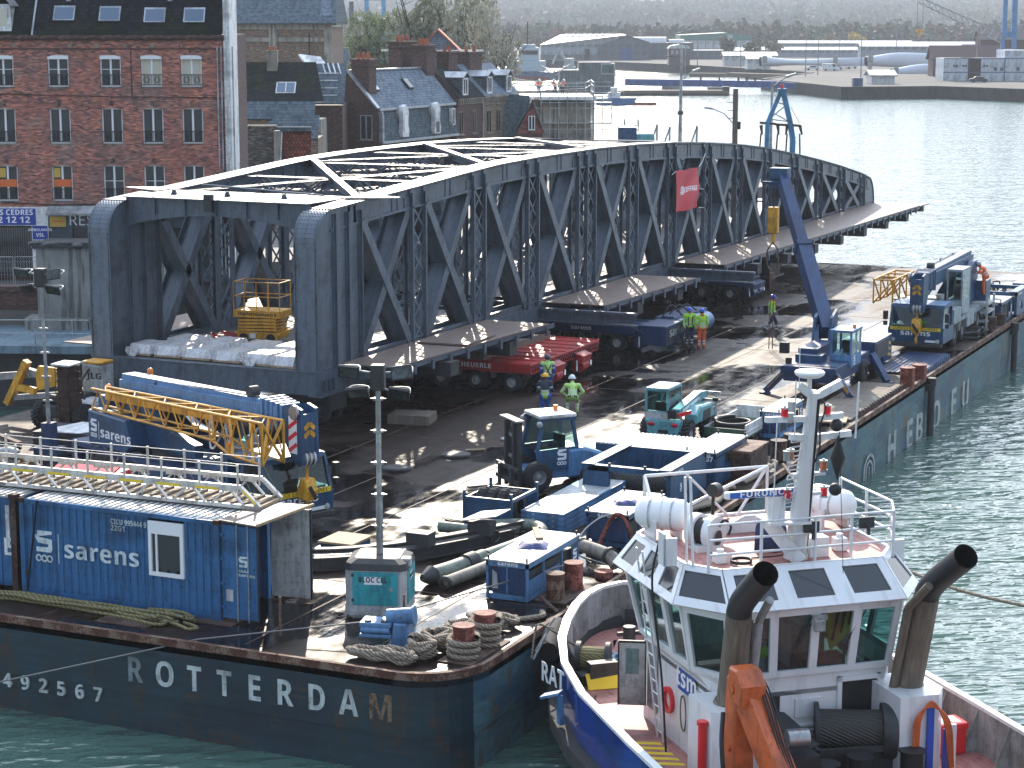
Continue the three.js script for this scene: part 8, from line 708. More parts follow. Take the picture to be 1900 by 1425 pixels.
// self-propelled trailers under the bridge
function spmt(label, x1, z0, W, n, mt, o = {}) { const L = n * 1.6, t = on('modular_trailer', label, 'trailer', x1, z0); const top = 1.18; for (let i = 0; i < n; i++) for (const z of W > 3 ? [-0.4, -2.0, -4.2, -5.8] : [-0.4, -2.0]) { const x = -0.85 - i * 1.6; for (const dz of [-0.22, 0.22]) wheel(t, x, 0.4, z + dz, 0.4, 0.26, 'z', dz > 0 ? 1 : -1, m.greyLt); mesh('suspension', [bar([x, 0.5, z], [x + 0.3, 0.95, z], 0.16, 0.14), cyl(x, z, 0.6, 1.0, 0.12, 8)], m.dark, t); } mesh('deck', [RB(-L, 0, 0.82, top, -W, 0, 0.02), B(-L, 0, 0.76, 0.82, -W + 0.1, -0.1)], mt, t); for (let i = 0; i < W / 0.9; i++) mesh('deck_rib', B(-L, -0.02, top, top + 0.03, -0.25 - i * 0.9, -0.1 - i * 0.9), mt, t); mesh('hose_row', [...Array(Math.floor(W / 0.24)).keys()].map(i => pipe([[0, 1.1, -0.12 - i * 0.24], [0.1, 1.0, -0.12 - i * 0.24], [0.05, 0.85, -0.15 - i * 0.24]], 0.025, 5)), m.black, t); for (const [z, l] of [[-W * 0.3, 1], [-W * 0.68, 1]]) { mesh('end_knuckle', [ext([[0, 0.5], [0.35, 0.55], [0.45, 0.9], [0, 1.05]], z - 0.5, z + 0.5, 'xy', 0.03), tube([0.1, 0.45, z - 0.3], [0.1, 0.45, z + 0.35], 0.3, 14)], mt, t); mesh('piston', [tube([0.2, 0.5, z - 0.9], [0.35, 0.35, z - 0.5], 0.06, 8), tube([0.15, 0.7, z + 0.5], [0.3, 0.3, z + 0.9], 0.05, 8)], m.steel, t); } if (o.mark) mesh('lettering', tf(txt(o.mark, 0.14, { sx: 1.2 }), -2.6, 0.93, 0.003), m.whiteClean, t); mesh('bearing_timber', B(-L, -2.2, top, top + 0.3, -W + 0.3, -0.3), m.timber, t); return t; }
spmt('red self-propelled trailer with many wheels under the near part of the bridge', -33.7, -75.35, 7.4, 6, m.red, { mark: 'SCHEUERLE' }); spmt('dark blue self-propelled trailer under the middle of the bridge', -33.7, -86.9, 2.6, 6, m.navy, { mark: 'sarens' }); spmt('second dark blue trailer behind the power unit under the bridge', -34.6, -105.6, 2.6, 5, m.navy, { mark: 'sarens' });
{ const t = on('trailer_power_unit', 'blue power unit with cable loops and two round tanks joined to the dark trailer', 'power unit', -33.6, -87.2); mesh('body', [RB(0, 1.35, 0.35, 1.25, -2.4, 0, 0.04), B(-0.1, 1.0, 1.0, 1.3, -6.6, -2.4)], m.navy, t); mesh('louvre', B(1.35, 1.37, 0.45, 1.1, -1.2, -0.2), m.dark, t); mesh('lettering', tf(facing(txt('sarens', 0.3, { sx: 1.2 })), 1.37, 0.72, -1.5), m.greyLt, t); mesh('cable_loops', [0, 1, 2, 3].map(i => pipe([[1.3, 1.2, -1.6 - i * 0.1], [1.5, 0.9, -1.2 - i * 0.25], [1.55, 0.35, -1.7], [1.5, 0.3, -2.3 + i * 0.1], [1.5, 0.9, -2.7], [1.3, 1.25, -2.4]], 0.03, 6)), m.black, t); mesh('round_tank', [tube([0.9, 0.85, -2.5], [1.1, 0.75, -6.2], 0.42, 20)], m.blueLt, t, 'long round steel tank'); mesh('tank_bracket', ext([[0.2, 0.3], [1.3, 0.5], [0.8, 1.35], [0.2, 1.35]], -2.7, -2.5), m.blue, t); for (let i = 0; i < 3; i++) mesh('hose', pipe([[0.2, 1.3, -2.5 - i], [0.5, 1.8 - i * 0.1, -3.0 - i], [0.9, 1.3, -3.4 - i]], 0.04, 6), m.black, t);
  const s = on('support_stand', 'dark stacked steel support standing under the outer end of the bridge', 'support', -36.5, -116); mesh('stand', [B(-5, 0, 0.1, 1.0, -2, 0), B(-4.6, -0.4, 1.0, 1.4, -1.8, -0.2), B(0.1, 2.6, 0.9, 1.4, -0.5, -0.2)], m.dark, s); mesh('foot', [B(-5.2, 0.2, 0, 0.1, -2.2, 0.2)], m.steel, s); const w = on('dolly_wheels', 'dark wheeled dolly under the near corner of the bridge', 'dolly', -38.3, -66.4); for (const x of [0, -1.1]) for (const z of [0, -0.9]) wheel(w, x, 0.42, z, 0.42, 0.3, 'z', 1, m.dark); mesh('beam', B(-1.6, 0.5, 0.5, 1.2, -1.1, 0.1), m.dark, w); }
// ---------- the tug, nosing into the barge side; local: x to starboard, -z forward ----------
{
  const t = thing('harbour_tug', 'blue hulled tug with white wheelhouse, mast and two black funnels in the foreground', 'tug boat', [-10.45, 0, -39.45], 0.735);
  const U = (u, v, y) => [v, y, -u], hb = [[13.4, 0], [13.15, 0.75], [12.6, 1.35], [11.8, 1.9], [10.6, 2.55], [9.25, 3.15], [7.4, 3.7], [5.3, 4.02], [2, 4.12], [-2, 4.15], [-8, 4.1], [-12, 3.9]], tubBlue = M([0.012, 0.055, 0.34], 0.2, { phys: 1, clearcoat: 0.6, map: T.dirt }), topY = u => 2.62 + 0.1 * cl((u - 4) / 9), W = m.tugWhite, pink = M([0.4, 0.17, 0.15], 0.6, { map: T.dirt });
  const side = (f, y, d = 0) => hb.map(([u, v]) => U(u - (u > 9 ? d * 0.8 : 0), f * Math.max(0, v - d), typeof y === 'function' ? y(u) : y));
  for (const f of [-1, 1]) { const S = (...a) => { const g = surf(a); return g; };
    mesh('hull_plating', smooth(S(side(f, topY), side(f, 1.5, 0.02), side(f, 0.6, 0.25), side(f, -0.8, 0.9)), 50), tubBlue, t, f < 0 ? 'glossy blue port side' : undefined); mesh('bulwark_inside', S(side(f, topY, 0.1), side(f, 1.55, 0.12)), m.grey, t); mesh('bulwark_rail', [S(side(f, u => topY(u) + 0.05, -0.03), side(f, u => topY(u) + 0.05, 0.14)), S(side(f, u => topY(u) + 0.05, -0.03), side(f, u => topY(u) - 0.03, -0.03)), S(side(f, u => topY(u) + 0.05, 0.14), side(f, u => topY(u) - 0.03, 0.14))], W, t);
    for (let i = 3; i < hb.length; i++) mesh('rubbing_strake', bar(U(hb[i - 1][0], f * (hb[i - 1][1] + 0.1), 1.25), U(hb[i][0], f * (hb[i][1] + 0.1), 1.25), 0.34, 0.36), m.rubber, t); for (let u = 11; u > -8; u -= 1.3) { let i = 1; while (hb[i][0] > u) i++; const q = (u - hb[i - 1][0]) / (hb[i][0] - hb[i - 1][0]), v = hb[i - 1][1] + (hb[i][1] - hb[i - 1][1]) * q; mesh('bulwark_stay', slab([U(u, f * (v - 0.12), 1.6), U(u, f * (v - 0.12), 2.55), U(u, f * (v - 0.5), 1.6)], 0.02), m.grey, t); } }
  mesh('deck', ext([...hb.map(([u, v]) => [v - 0.06, -u]), ...hb.slice().reverse().map(([u, v]) => [-v + 0.06, -u])], 1.4, 1.6, 'xz'), pink, t, 'worn red-brown deck');
  mesh('bow_fender', [pipe(hb.slice(0, 4).map(([u, v]) => U(u, -v - 0.1, 1.6)), 0.3, 12), pipe(hb.slice(0, 5).map(([u, v]) => U(u, v + 0.1, 1.75)), 0.3, 12)], m.rubber, t); mesh('tyre_fender', [pipe([U(11.4, -2.4, 2.3), U(10.8, -2.75, 2.25), U(9.9, -3.2, 2.15)], 0.25, 12)], m.rubber, t, 'black roller fender on the port bow'); mesh('fender_lashing', [10.9, 10.2, 9.6].map(u => tube(U(u, -2.5 - (11.3 - u) * 0.5, 2.7), U(u, -3.0 - (11.3 - u) * 0.4, 2.1), 0.03, 6)), m.greyLt, t); mesh('hull_bitt', [bar(U(6.6, -4.0, 1.5), U(6.6, -4.05, 2.2), 0.12, 0.2), bar(U(6.6, -4.0, 2.25), U(6.9, -4.35, 2.1), 0.3, 0.06)], m.blueLt, t);
  { const g = txt('RAT', 0.34, { sx: 0.9 }); mesh('lettering', tf(g, -3.86, 2.08, -7.6, -1.36, 0, 0), W, t, 'white last letters of the name on the bow'); }
  // deckhouse and wheelhouse
  const ring8 = (a, y) => [[a[0], -a[1]], [a[2], -a[3]], [a[4], -a[5]], [a[6], -a[7]], [a[6], a[7]], [a[4], a[5]], [a[2], a[3]], [a[0], a[1]]].map(([u, v]) => v3(...U(u, v, y))); const close = r => [...r, r[0]];
  const A1 = ring8([2.0, 1.75, 2.5, 2.1, 6.3, 2.1, 7.2, 1.2], 1.6), A2 = ring8([2.0, 1.75, 2.5, 2.1, 6.3, 2.1, 7.2, 1.2], 3.45), B1 = ring8([2.0, 1.8, 2.9, 2.3, 5.9, 2.3, 7.0, 1.2], 3.75), B2 = ring8([1.82, 1.95, 2.8, 2.6, 6.2, 2.6, 7.4, 1.4], 5.3);
  mesh('deckhouse', surf([close(A1), close(A2), close(B1)].map(r => r.map(p => p.clone()))), W, t, 'white lower deckhouse'); mesh('wheelhouse_floor', ext(A2.map(p => [p.x, p.z]), 3.3, 3.4, 'xz'), m.dark, t);
  const win = [3, 1, 3, 2, 2, 2, 3, 1], lerp = (a, b, f) => a.clone().lerp(b, f); // windows per side, the closing side is the aft one
  const order = [[7, 0, 4], [0, 1, 1], [1, 2, 3], [2, 3, 1], [3, 4, 2], [4, 5, 1], [5, 6, 3], [6, 7, 1]];
  const wh = [], glass = []; order.forEach(([i, j, n]) => { const b0 = B1[i], b1 = B1[j], t0 = B2[i], t1 = B2[j]; const q = (f, g) => lerp(lerp(b0, b1, f), lerp(t0, t1, f), g); const band = (f0, f1, g0, g1) => wh.push(slab([q(f0, g0), q(f1, g0), q(f1, g1), q(f0, g1)], 0.08)); band(0, 1, 0, 0.08); band(0, 1, 0.88, 1); for (let k = 0; k <= n; k++) { const w = 0.055 / Math.max(0.5, n * 0.55), c = k / n; band(Math.max(0, c - w), Math.min(1, c + w), 0.08, 0.88); } for (let k = 0; k < n; k++) { glass.push([q(k / n, 0.08), q((k + 1) / n, 0.08), q((k + 1) / n, 0.88), q(k / n, 0.88)]); if (i === 7 && k) wh.push(); } });
  const whm = mesh('wheelhouse', wh, W, t, 'white wheelhouse with outward sloping windows'); glass.forEach(g => mesh('window_pane', slab(g, 0.015), m.tint, whm));
  [-1.2, -0.05, 1.1].forEach(v => mesh('wiper', [bar(U(1.78, v, 5.15), U(1.86, v - 0.38, 4.3), 0.025, 0.025), bar(U(1.78, v + 0.08, 5.15), U(1.86, v - 0.26, 4.45), 0.02, 0.02)], m.black, whm));
  mesh('interior', [B(-1.7, 1.7, 3.4, 4.2, -6.6, -5.6), B(-1.2, -0.75, 3.4, 4.3, -3.0, -2.6), B(0.2, 1.0, 3.4, 4.35, -4.2, -3.4)], m.greyLt, whm); mesh('console', [B(-0.2, 0.9, 3.4, 4.0, -2.6, -2.2)], m.dark, whm); mesh('hi_vis_jacket', sph(-0.95, 4.15, -2.5, 0.22, 1.1, 0.7, 0.6, 9), m.hivis, whm); const sp = bar(U(2.9, 0.8, 4.3), U(3.4, 1.7, 4.7), 0.05, 0.9, [0, 1, 0]); mesh('striped_board', sp, m.yellowPaint, whm); mesh('striped_board_bars', [0.2, 0.5, 0.8].map(f => bar(U(2.86 + 0.5 * f, 0.78 + 0.9 * f, 4.0 + 0.4 * f), U(2.86 + 0.5 * f, 0.95 + 0.9 * f, 4.8 + 0.3 * f), 0.03, 0.1)), m.black, whm);
  const C1 = ring8([1.62, 2.0, 2.7, 2.85, 6.3, 2.85, 7.7, 1.5], 5.28), C2 = ring8([2.5, 1.85, 3.2, 2.4, 6.0, 2.4, 7.1, 1.35], 5.98); const vis = [], vg = []; order.forEach(([i, j, n]) => { const q = (f, g) => lerp(lerp(C1[i], C1[j], f), lerp(C2[i], C2[j], f), g); const band = (f0, f1, g0, g1) => vis.push(slab([q(f0, g0), q(f1, g0), q(f1, g1), q(f0, g1)], 0.05)); band(0, 1, 0, 0.22); band(0, 1, 0.86, 1); const k0 = Math.max(1, n === 4 ? 3 : n); for (let k = 0; k <= k0; k++) { const w = 0.055, c = k / k0; band(Math.max(0, c - w), Math.min(1, c + w), 0.22, 0.86); } for (let k = 0; k < k0; k++) vg.push([q(k / k0, 0.22), q((k + 1) / k0, 0.22), q((k + 1) / k0, 0.86), q(k / k0, 0.86)]); }); const vm = mesh('roof_visor', [vis, surf([close(C1), close(B2)]), ...[0]].filter(x => x), W, t, 'sloping white visor with skylights'); vg.forEach(g => mesh('skylight', slab(g, 0.02), m.glass, vm));
  mesh('roof_deck', ext(C2.map(p => [p.x, p.z]), 5.9, 5.97, 'xz'), pink, t, 'faded red roof deck'); mesh('roof_coaming', order.map(([i, j]) => bar(C2[i], C2[j], 0.08, 0.1)), W, t);
  { const R2 = [U(2.65, -2.1, 0), U(2.65, 2.2, 0), U(3.5, 2.6, 0), U(6, 2.6, 0)], o = []; for (const y of [6.3, 6.62, 6.95]) o.push(...rail(R2.map(p => [p[0], y, p[2]]), 0.028)); for (const [u, v] of [[2.65, -2.1], [2.65, -0.9], [2.65, 0.35], [2.65, 1.2], [2.65, 2.2], [3.5, 2.6], [4.7, 2.6], [6, 2.6]]) o.push(cyl(v, -u, 5.95, 6.95, 0.035, 6)); o.push(...rail([U(6.9, -1.9, 6.0), U(6.9, -1.9, 7.1), U(7.0, 1.2, 7.1), U(5.4, -2.2, 6.4), U(6.9, -1.9, 7.1)], 0.04), ...rail([U(3.0, -2.3, 5.9), U(3.1, -2.35, 7.9)], 0.03), ...rail([U(3.35, -2.3, 5.9), U(3.4, -2.35, 7.85)], 0.03), ...rail([U(6.9, 0.2, 6), U(6.9, -0.9, 7.1)], 0.035), ...rail([U(6.9, 0.4, 6), U(7, 1.2, 7.1), U(7, 1.2, 6)], 0.035)); mesh('roof_rail', o, W, t); }
  // roof gear
  const raft = (u, v, y, a, l) => { const g = [lathe([[0, -0.62], [0.24, -0.6], [0.35, -0.45], [0.36, -0.02], [0.385, -0.02], [0.385, 0.02], [0.36, 0.02], [0.35, 0.45], [0.24, 0.6], [0, 0.62]], 0, 0, 0, 18, 'z')]; const r = mesh('life_raft', tf(g, v, y, -u, a), m.whiteClean, t, l); mesh('cradle', [B(v - 0.34, v - 0.28, 5.97, y - 0.1, -u - 0.3, -u + 0.3), B(v + 0.28, v + 0.34, 5.97, y - 0.1, -u - 0.3, -u + 0.3)], W, r); mesh('strap', tf([lathe([[0.37, -0.28], [0.375, -0.24]], 0, 0, 0, 18, 'z'), lathe([[0.37, 0.24], [0.375, 0.28]], 0, 0, 0, 18, 'z')], v, y, -u, a), m.greyLt, r); }; raft(5.6, -1.95, 6.52, 0.9, 'white life raft capsule on the port side of the roof'); raft(5.4, 2.05, 6.55, 0.35, 'white life raft drum behind the mast');
  const rl = mesh('hose_reel', [tube(U(4.35, -1.35, 6.35), U(4.2, -1.25, 6.35), 0.38, 20), tube(U(4.7, -1.6, 6.35), U(4.55, -1.5, 6.35), 0.38, 20), B(-1.75, -1.2, 5.97, 6.1, -4.8, -4.1)], W, t, 'white hose reel'); mesh('hose', [tube(U(4.55, -1.5, 6.35), U(4.35, -1.35, 6.35), 0.3, 18), pipe([U(4.2, -1.2, 6.5), U(4.15, -1.1, 6.65), U(4.15, -0.95, 6.5), U(4.15, -1.0, 6.3)], 0.03, 6), tube(U(4.18, -1.22, 6.25), U(4.17, -1.21, 6.25), 0.17, 14)], m.black, rl);
  mesh('covered_console', smooth(surf([[[-0.5, 5.98, -3.9], [-0.1, 5.98, -3.6], [0.2, 5.98, -3.7], [0.1, 5.98, -4.1]], [[-0.5, 6.5, -3.85], [-0.15, 6.45, -3.55], [0.15, 6.5, -3.65], [0.0, 6.55, -4.1]], [[-0.4, 6.75, -3.9], [-0.2, 6.78, -3.7], [0.05, 6.75, -3.75], [-0.05, 6.78, -4.05]], [[-0.2, 6.8, -3.85], [-0.2, 6.8, -3.84], [-0.18, 6.8, -3.84], [-0.18, 6.8, -3.86]]].map(close)), 30), P([0.02, 0.04, 0.13], 0.7), t, 'dark blue cloth covered console'); mesh('roof_locker', B(0.4, 0.85, 5.97, 6.4, -3.6, -3.0), W, t); mesh('wind_screen', ext([[-1.0, 5.97], [1.0, 5.97], [0.6, 6.35], [0, 6.35]], -5.6, -5.5), W, t); for (const [u, v, h] of [[3.4, 1.3, 0.3], [4.6, 0.9, 0.5], [5.0, 1.4, 0.25], [3.2, -1.6, 0.22]]) mesh('vent_box', [RB(v - 0.14, v + 0.14, 5.97, 5.97 + h, -u - 0.14, -u + 0.14, 0.03), cyl(v, -u, 5.97 + h, 6.05 + h, 0.08, 10)], W, t); mesh('cable_coil', [0, 1].map(i => pipe([...Array(11).keys()].map(k => [-1.2 + 0.22 * Math.cos(k * 0.7), 6.0 + 0.03 * i + 0.004 * k, -3.0 + 0.2 * Math.sin(k * 0.7)]), 0.022, 5)), m.black, t); mesh('cable', pipe([[-0.9, 5.99, -3.3], [0, 5.99, -3.4], [0.4, 5.99, -4.4], [1.6, 5.99, -4.6]], 0.015, 5), m.dark, t);
  for (const [u, v] of [[2.5, 0.25], [2.5, 1.55]]) mesh('flood_light', [bar(U(u + 0.15, v - 0.18, 6.75), U(u + 0.15, v + 0.18, 6.75), 0.05, 0.24), B(v - 0.02, v + 0.02, 6.5, 6.7, -u - 0.1, -u)], m.dark, t); mesh('search_light', [tube(U(5.9, -0.55, 6.9), U(5.7, -0.75, 6.95), 0.17, 14, 0.14), cyl(-0.65, -5.85, 5.97, 6.85, 0.04, 6)], m.black, t);
  // mast
  const mb = v3(...U(3.1, 0.12, 5.97)), mt = v3(...U(2.25, 0.05, 9.75)), mp = y => mb.clone().lerp(mt, (y - 5.97) / 3.78); const mst = mesh('mast', [tube(mb, mt, 0.27, 10, 0.13)], W, t, 'tall white raked mast'); mesh('cable_run', [bar(mp(6.1).add(v3(0.12, 0, 0.2)), mp(9.6).add(v3(0.05, 0, 0.12)), 0.06, 0.05), pipe([mp(9.6).add(v3(0.1, 0, 0.1)), mp(9.3).add(v3(0.25, 0.1, 0.1)), mp(9).add(v3(0.15, 0, 0.15)), mp(8.4).add(v3(0.2, 0.1, 0.15)), mp(8.2).add(v3(0.12, 0, 0.16))], 0.02, 5)], m.black, mst);
  const arm = (y, l, r, h, up = 0) => mesh('cross_arm', [bar(mp(y), mp(y).add(v3(-l, up, 0)), 0.12, h), bar(mp(y), mp(y).add(v3(r, up, 0)), 0.12, h)], W, mst); arm(9.62, 0.36, 0.62, 0.16, 0.28); arm(9.15, 1.05, 0.72, 0.12, 0.04); arm(8.72, 0.45, 0.95, 0.13, 0.05); arm(7.9, 0.3, 0.45, 0.07); arm(7.45, 0.1, 0.42, 0.07);
  mesh('radome', lathe([[0, 0], [0.22, 0.01], [0.3, 0.06], [0.32, 0.12], [0.28, 0.15], [0, 0.16]], mt.x - 0.12, 10.05, mt.z, 22), m.whiteClean, mst); mesh('radome_post', cyl(mt.x - 0.12, mt.z, 9.7, 10.06, 0.05, 8), W, mst); [[mp(9.15), -0.62], [mp(9.15), 0.36], [mp(8.2), -0.38], [mp(7.9), 0.42], [mp(7.3), -0.35], [mp(7.3), 0.5]].forEach(([p, dx], i) => { const x = p.x + dx, y = p.y + 0.08, z = p.z; const l = mesh('navigation_lamp', [cyl(x, z, y - 0.04, y, 0.09, 12), cyl(x, z, y + 0.17, y + 0.2, 0.09, 12), cyl(x, z, y + 0.2, y + 0.23, 0.03, 8)], m.galv, mst); mesh('lens', cyl(x, z, y, y + 0.17, 0.075, 14), i === 2 || i === 3 ? M([0.45, 0.12, 0.05], 0.2) : m.redLens, l); });
  for (const [y, dx] of [[9.5, -0.5], [9.25, -0.5], [8.4, -0.48]]) mesh('white_lamp', [cyl(mp(y).x + dx, mp(y).z, y - 0.15, y + 0.03, 0.075, 12), cyl(mp(y).x + dx, mp(y).z, y + 0.03, y + 0.06, 0.085, 12)], m.greyLt, mst); mesh('mast_ladder', [...Array(8).keys()].map(i => { const p = mp(7.3 + i * 0.21); return rail([[p.x - 0.12, p.y, p.z], [p.x - 0.4, p.y - 0.03, p.z], [p.x - 0.42, p.y - 0.12, p.z], [p.x - 0.15, p.y - 0.1, p.z]], 0.016, 5); }), W, mst); const sx = mp(9).x + 0.62, sz = mp(9).z + 0.05; mesh('day_shape', sph(sx - 0.05, 8.98, sz, 0.14), m.black, mst, 'black ball day shape, upper'); mesh('day_shape', lathe([[0, -0.5], [0.17, 0], [0, 0.5]], sx, 8.28, sz, 8), m.black, mst, 'long black diamond day shape'); mesh('day_shape', sph(sx - 0.04, 7.6, sz, 0.14), m.black, mst, 'black ball day shape, lower'); mesh('halyard', tube([sx, 9.2, sz], [sx - 0.05, 5.9, sz + 0.5], 0.008, 5), m.black, mst);
  const rx = mp(7.5).x - 0.78, rz = mp(7.5).z - 0.3; const rd = mesh('radar_scanner', [RB(rx - 0.9, rx + 0.9, 7.38, 7.54, rz - 0.07, rz + 0.07, 0.04)], m.whiteClean, t, 'radar scanner bar with blue face'); mesh('blue_face', B(rx - 0.8, rx + 0.82, 7.4, 7.53, rz + 0.07, rz + 0.076), P([0.03, 0.13, 0.5], 0.4), rd); mesh('lettering', tf(txt('FURUNO', 0.09, { sx: 1.5 }), rx - 0.05, 7.42, rz + 0.076), m.whiteClean, rd); mesh('radar_pedestal', [cyl(rx + 0.3, rz, 6.9, 7.38, 0.2, 14), slab([[rx, 6.88, rz + 0.4], [rx + 0.9, 6.88, rz + 0.5], [rx + 0.9, 6.88, rz - 0.4], [rx, 6.88, rz - 0.4]], 0.05), bar([rx + 0.1, 6.85, rz], [rx + 0.7, 6.0, rz + 0.4], 0.08, 0.3)], W, rd);
  mesh('whip_aerial', [tube(U(2.65, -0.65, 6.9), U(2.65, -0.6, 9.2), 0.014, 5), tube([mp(9.6).x - 0.36, 9.9, mt.z], [mp(9.6).x - 0.36, 10.7, mt.z], 0.01, 5), tube([mp(8.7).x - 0.45, 8.8, mt.z], [mp(8.7).x - 0.45, 10.0, mt.z], 0.014, 5), tube([mp(8.7).x + 0.95, 8.7, mt.z], [mp(8.7).x + 1.0, 9.9, mt.z], 0.02, 6)], W, mst);
  // funnels on their casings
  const soot = M([0.2, 0.18, 0.155], 0.7, { map: T.bark }), blk = M([0.02, 0.02, 0.022], 0.45); for (const f of [-1, 1]) { mesh('funnel_casing', [ext([[f * 1.45, -2.3], [f * 2.65, -2.3], [f * 2.65, -1.1], [f * 2.35, -0.7], [f * 1.45, -0.7]].sort((a, b) => 0), 1.6, 3.45, 'xz')], W, t); const fn = mesh('funnel', [tube(U(1.5, f * 2.05, 3.4), U(0.98, f * 2.12, 5.5), 0.3, 20, 0.27), tube(U(1.52, f * 2.05, 3.4), U(1.5, f * 2.05, 3.52), 0.37, 20, 0.32)], soot, t, 'sooty grey funnel bending to a black top'); mesh('funnel_top', [pipe([U(1.0, f * 2.12, 5.4), U(0.94, f * 2.13, 5.62), U(0.62, f * 2.15, 5.95), U(-0.42, f * 2.2, 6.72)], 0.265, 16, false, 24)], blk, fn); const k = f > 0 ? -0.38 : 0.42; mesh('small_exhaust', [tube(U(1.45, f * 2.05 + k, 3.4), U(1.0, f * 2.1 + k, 5.3), 0.1, 10), tube(U(1.0, f * 2.1 + k, 5.3), U(0.3, f * 2.1 + k * 0.8, 5.95), 0.09, 10)], f > 0 ? soot : m.grey, fn); }
  // port side fittings
  const pv = -2.12; const d = mesh('door_opening', B(pv - 0.012, pv, 1.95, 3.45, -6.0, -5.4), m.grey, t); const dl = mesh('open_door', tf([RB(-0.03, 0.03, 0, 1.5, -0.6, 0, 0.02)], pv - 0.06, 1.95, -6.0, 1.15), m.greyLt, t, 'grey weathertight door standing open'); mesh('door_window', tf(B(-0.04, 0.04, 0.75, 1.35, -0.45, -0.15), pv - 0.06, 1.95, -6.0, 1.15), m.tint, dl); mesh('door_gasket', tf([B(-0.035, 0.035, 1.48, 1.53, -0.62, 0.02), B(-0.035, 0.035, 0, 1.5, -0.63, -0.6), B(-0.035, 0.035, 0, 1.5, 0, 0.02)], pv - 0.06, 1.95, -6.0, 1.15), m.black, dl);
  const sg = mesh('company_sign', B(pv - 0.02, pv, 2.95, 3.42, -4.15, -3.2), M([0.02, 0.07, 0.3], 0.5), t, 'blue sign with white tsm letters'); const tg = txt('tsm', 0.3, { sx: 1.15 }); tg.rotateY(-PI / 2); mesh('lettering', tf(tg, pv - 0.021, 3.05, -3.68), m.whiteClean, sg); mesh('louvre', [...Array(12).keys()].map(i => bar([pv - 0.03, 2.1 + i * 0.1, -3.1], [pv - 0.03, 2.1 + i * 0.1, -2.62], 0.05, 0.05)), W, t); { const o = []; for (const z of [-4.85, -4.5]) o.push(tube([pv - 0.2, 1.6, z], [pv - 0.75, 6.0, z], 0.022, 6)); for (let i = 0; i < 14; i++) { const y = 1.8 + i * 0.3, x = pv - 0.2 - (y - 1.6) * 0.125; o.push(tube([x, y, -4.85], [x, y, -4.5], 0.016, 5)); } mesh('side_ladder', o, W, t); } mesh('red_tube', [cyl(-2.75, -1.3, 2.1, 3.15, 0.09, 12), cyl(-2.75, -1.3, 3.12, 3.2, 0.12, 12)], m.redBright, t, 'red tube canister on the casing'); mesh('life_ring', [ring(0, 0, 0, 0.3, 0.1, 0.08)].map(g => tf(g, pv - 0.06, 2.5, -4.7, PI / 2)), m.redBright, t); mesh('rope_coil', [0, 1, 2].map(i => pipe([...Array(9).keys()].map(k => [pv - 0.05, 2.5 + 0.4 * Math.cos(k * 0.785 + i * 0.1), -3.75 + 0.16 * Math.sin(k * 0.785)]), 0.015, 5)), m.ropeYellow, t); mesh('sidelight_board', [B(-2.9, -2.6, 6.0, 6.6, -3.2, -3.16), B(-2.9, -2.86, 6.0, 6.7, -3.5, -3.16)], W, t, 'white side light screen with black inside'); mesh('sidelight_box', B(-2.86, -2.6, 6.05, 6.55, -3.45, -3.22), m.black, t); mesh('sidelight_board', B(2.42, 2.78, 5.6, 6.15, -3.3, -3.2), W, t); mesh('black_hose', pipe([U(3.7, -2.8, 6.4), U(3.7, -2.95, 5.5), U(3.6, -2.75, 3.5), U(3.4, -2.7, 1.8)], 0.025, 6), m.black, t);
  // after deck
  mesh('aft_doorway', B(0.72, 1.56, 1.7, 3.5, -2.0, -1.985), m.black, t, 'dark open doorway'); mesh('aft_doorway', B(-1.2, -0.7, 2.2, 3.3, -2.0, -1.985), m.black, t); mesh('doorway_frame', [B(0.62, 0.72, 1.7, 3.6, -2.0, -1.93), B(1.56, 1.64, 1.7, 3.6, -2.0, -1.93), B(0.62, 1.64, 3.5, 3.6, -2.0, -1.93), B(-0.35, 0.25, 2.8, 3.2, -2.0, -1.95)], W, t); mesh('vent_slats', [0, 1, 2, 3].map(i => B(-0.5, 0.4, 2.3 + i * 0.1, 2.34 + i * 0.1, -2.0, -1.9)), W, t); mesh('deck_lamp', [B(-0.12, 0.18, 5.0, 5.1, -1.7, -1.62), RB(-0.1, 0.14, 4.75, 5.0, -1.72, -1.6, 0.03)], m.greyLt, t);
  const wn = mesh('tow_winch', [tube(U(1.75, 0.1, 2.55), U(1.3, 1.35, 2.55), 0.45, 24)], m.wireDrum, t, 'tow winch drum wound with black rope'); mesh('drum_flange', [tube(U(1.8, 0.02, 2.55), U(1.77, 0.1, 2.55), 0.6, 24), tube(U(1.3, 1.33, 2.55), U(1.2, 1.6, 2.55), 0.6, 24)], m.dark, wn); mesh('winch_frame', [bar(U(1.0, -0.25, 2.35), U(0.75, 1.9, 2.35), 0.1, 0.12), bar(U(1.9, -0.35, 2.5), U(1.0, -0.25, 2.35), 0.1, 0.12), B(-0.2, 1.7, 1.6, 2.3, -1.1, -0.95), bar(U(2.0, -0.9, 2.95), U(1.1, -0.35, 2.4), 0.55, 0.12), B(-0.8, -0.2, 1.6, 2.4, -1.7, -1.0)], m.dark, wn); for (const [u, v] of [[0.5, 0.45], [0.5, 1.65], [0.3, -0.4]]) mesh('tow_bitt', [cyl(v, -u, 1.6, 2.35, 0.24, 18), cyl(v, -u, 2.35, 2.38, 0.28, 18)], m.black, t); mesh('rope_drum', [tube(U(0.55, -1.2, 2.9), U(0.5, -0.75, 2.9), 0.2, 16)], m.steel, t); mesh('aft_machinery', [B(-1.5, -0.6, 1.6, 2.6, -0.9, -0.2), B(-0.6, 2.3, 1.6, 2.0, -0.2, 1.0)], m.black, t);
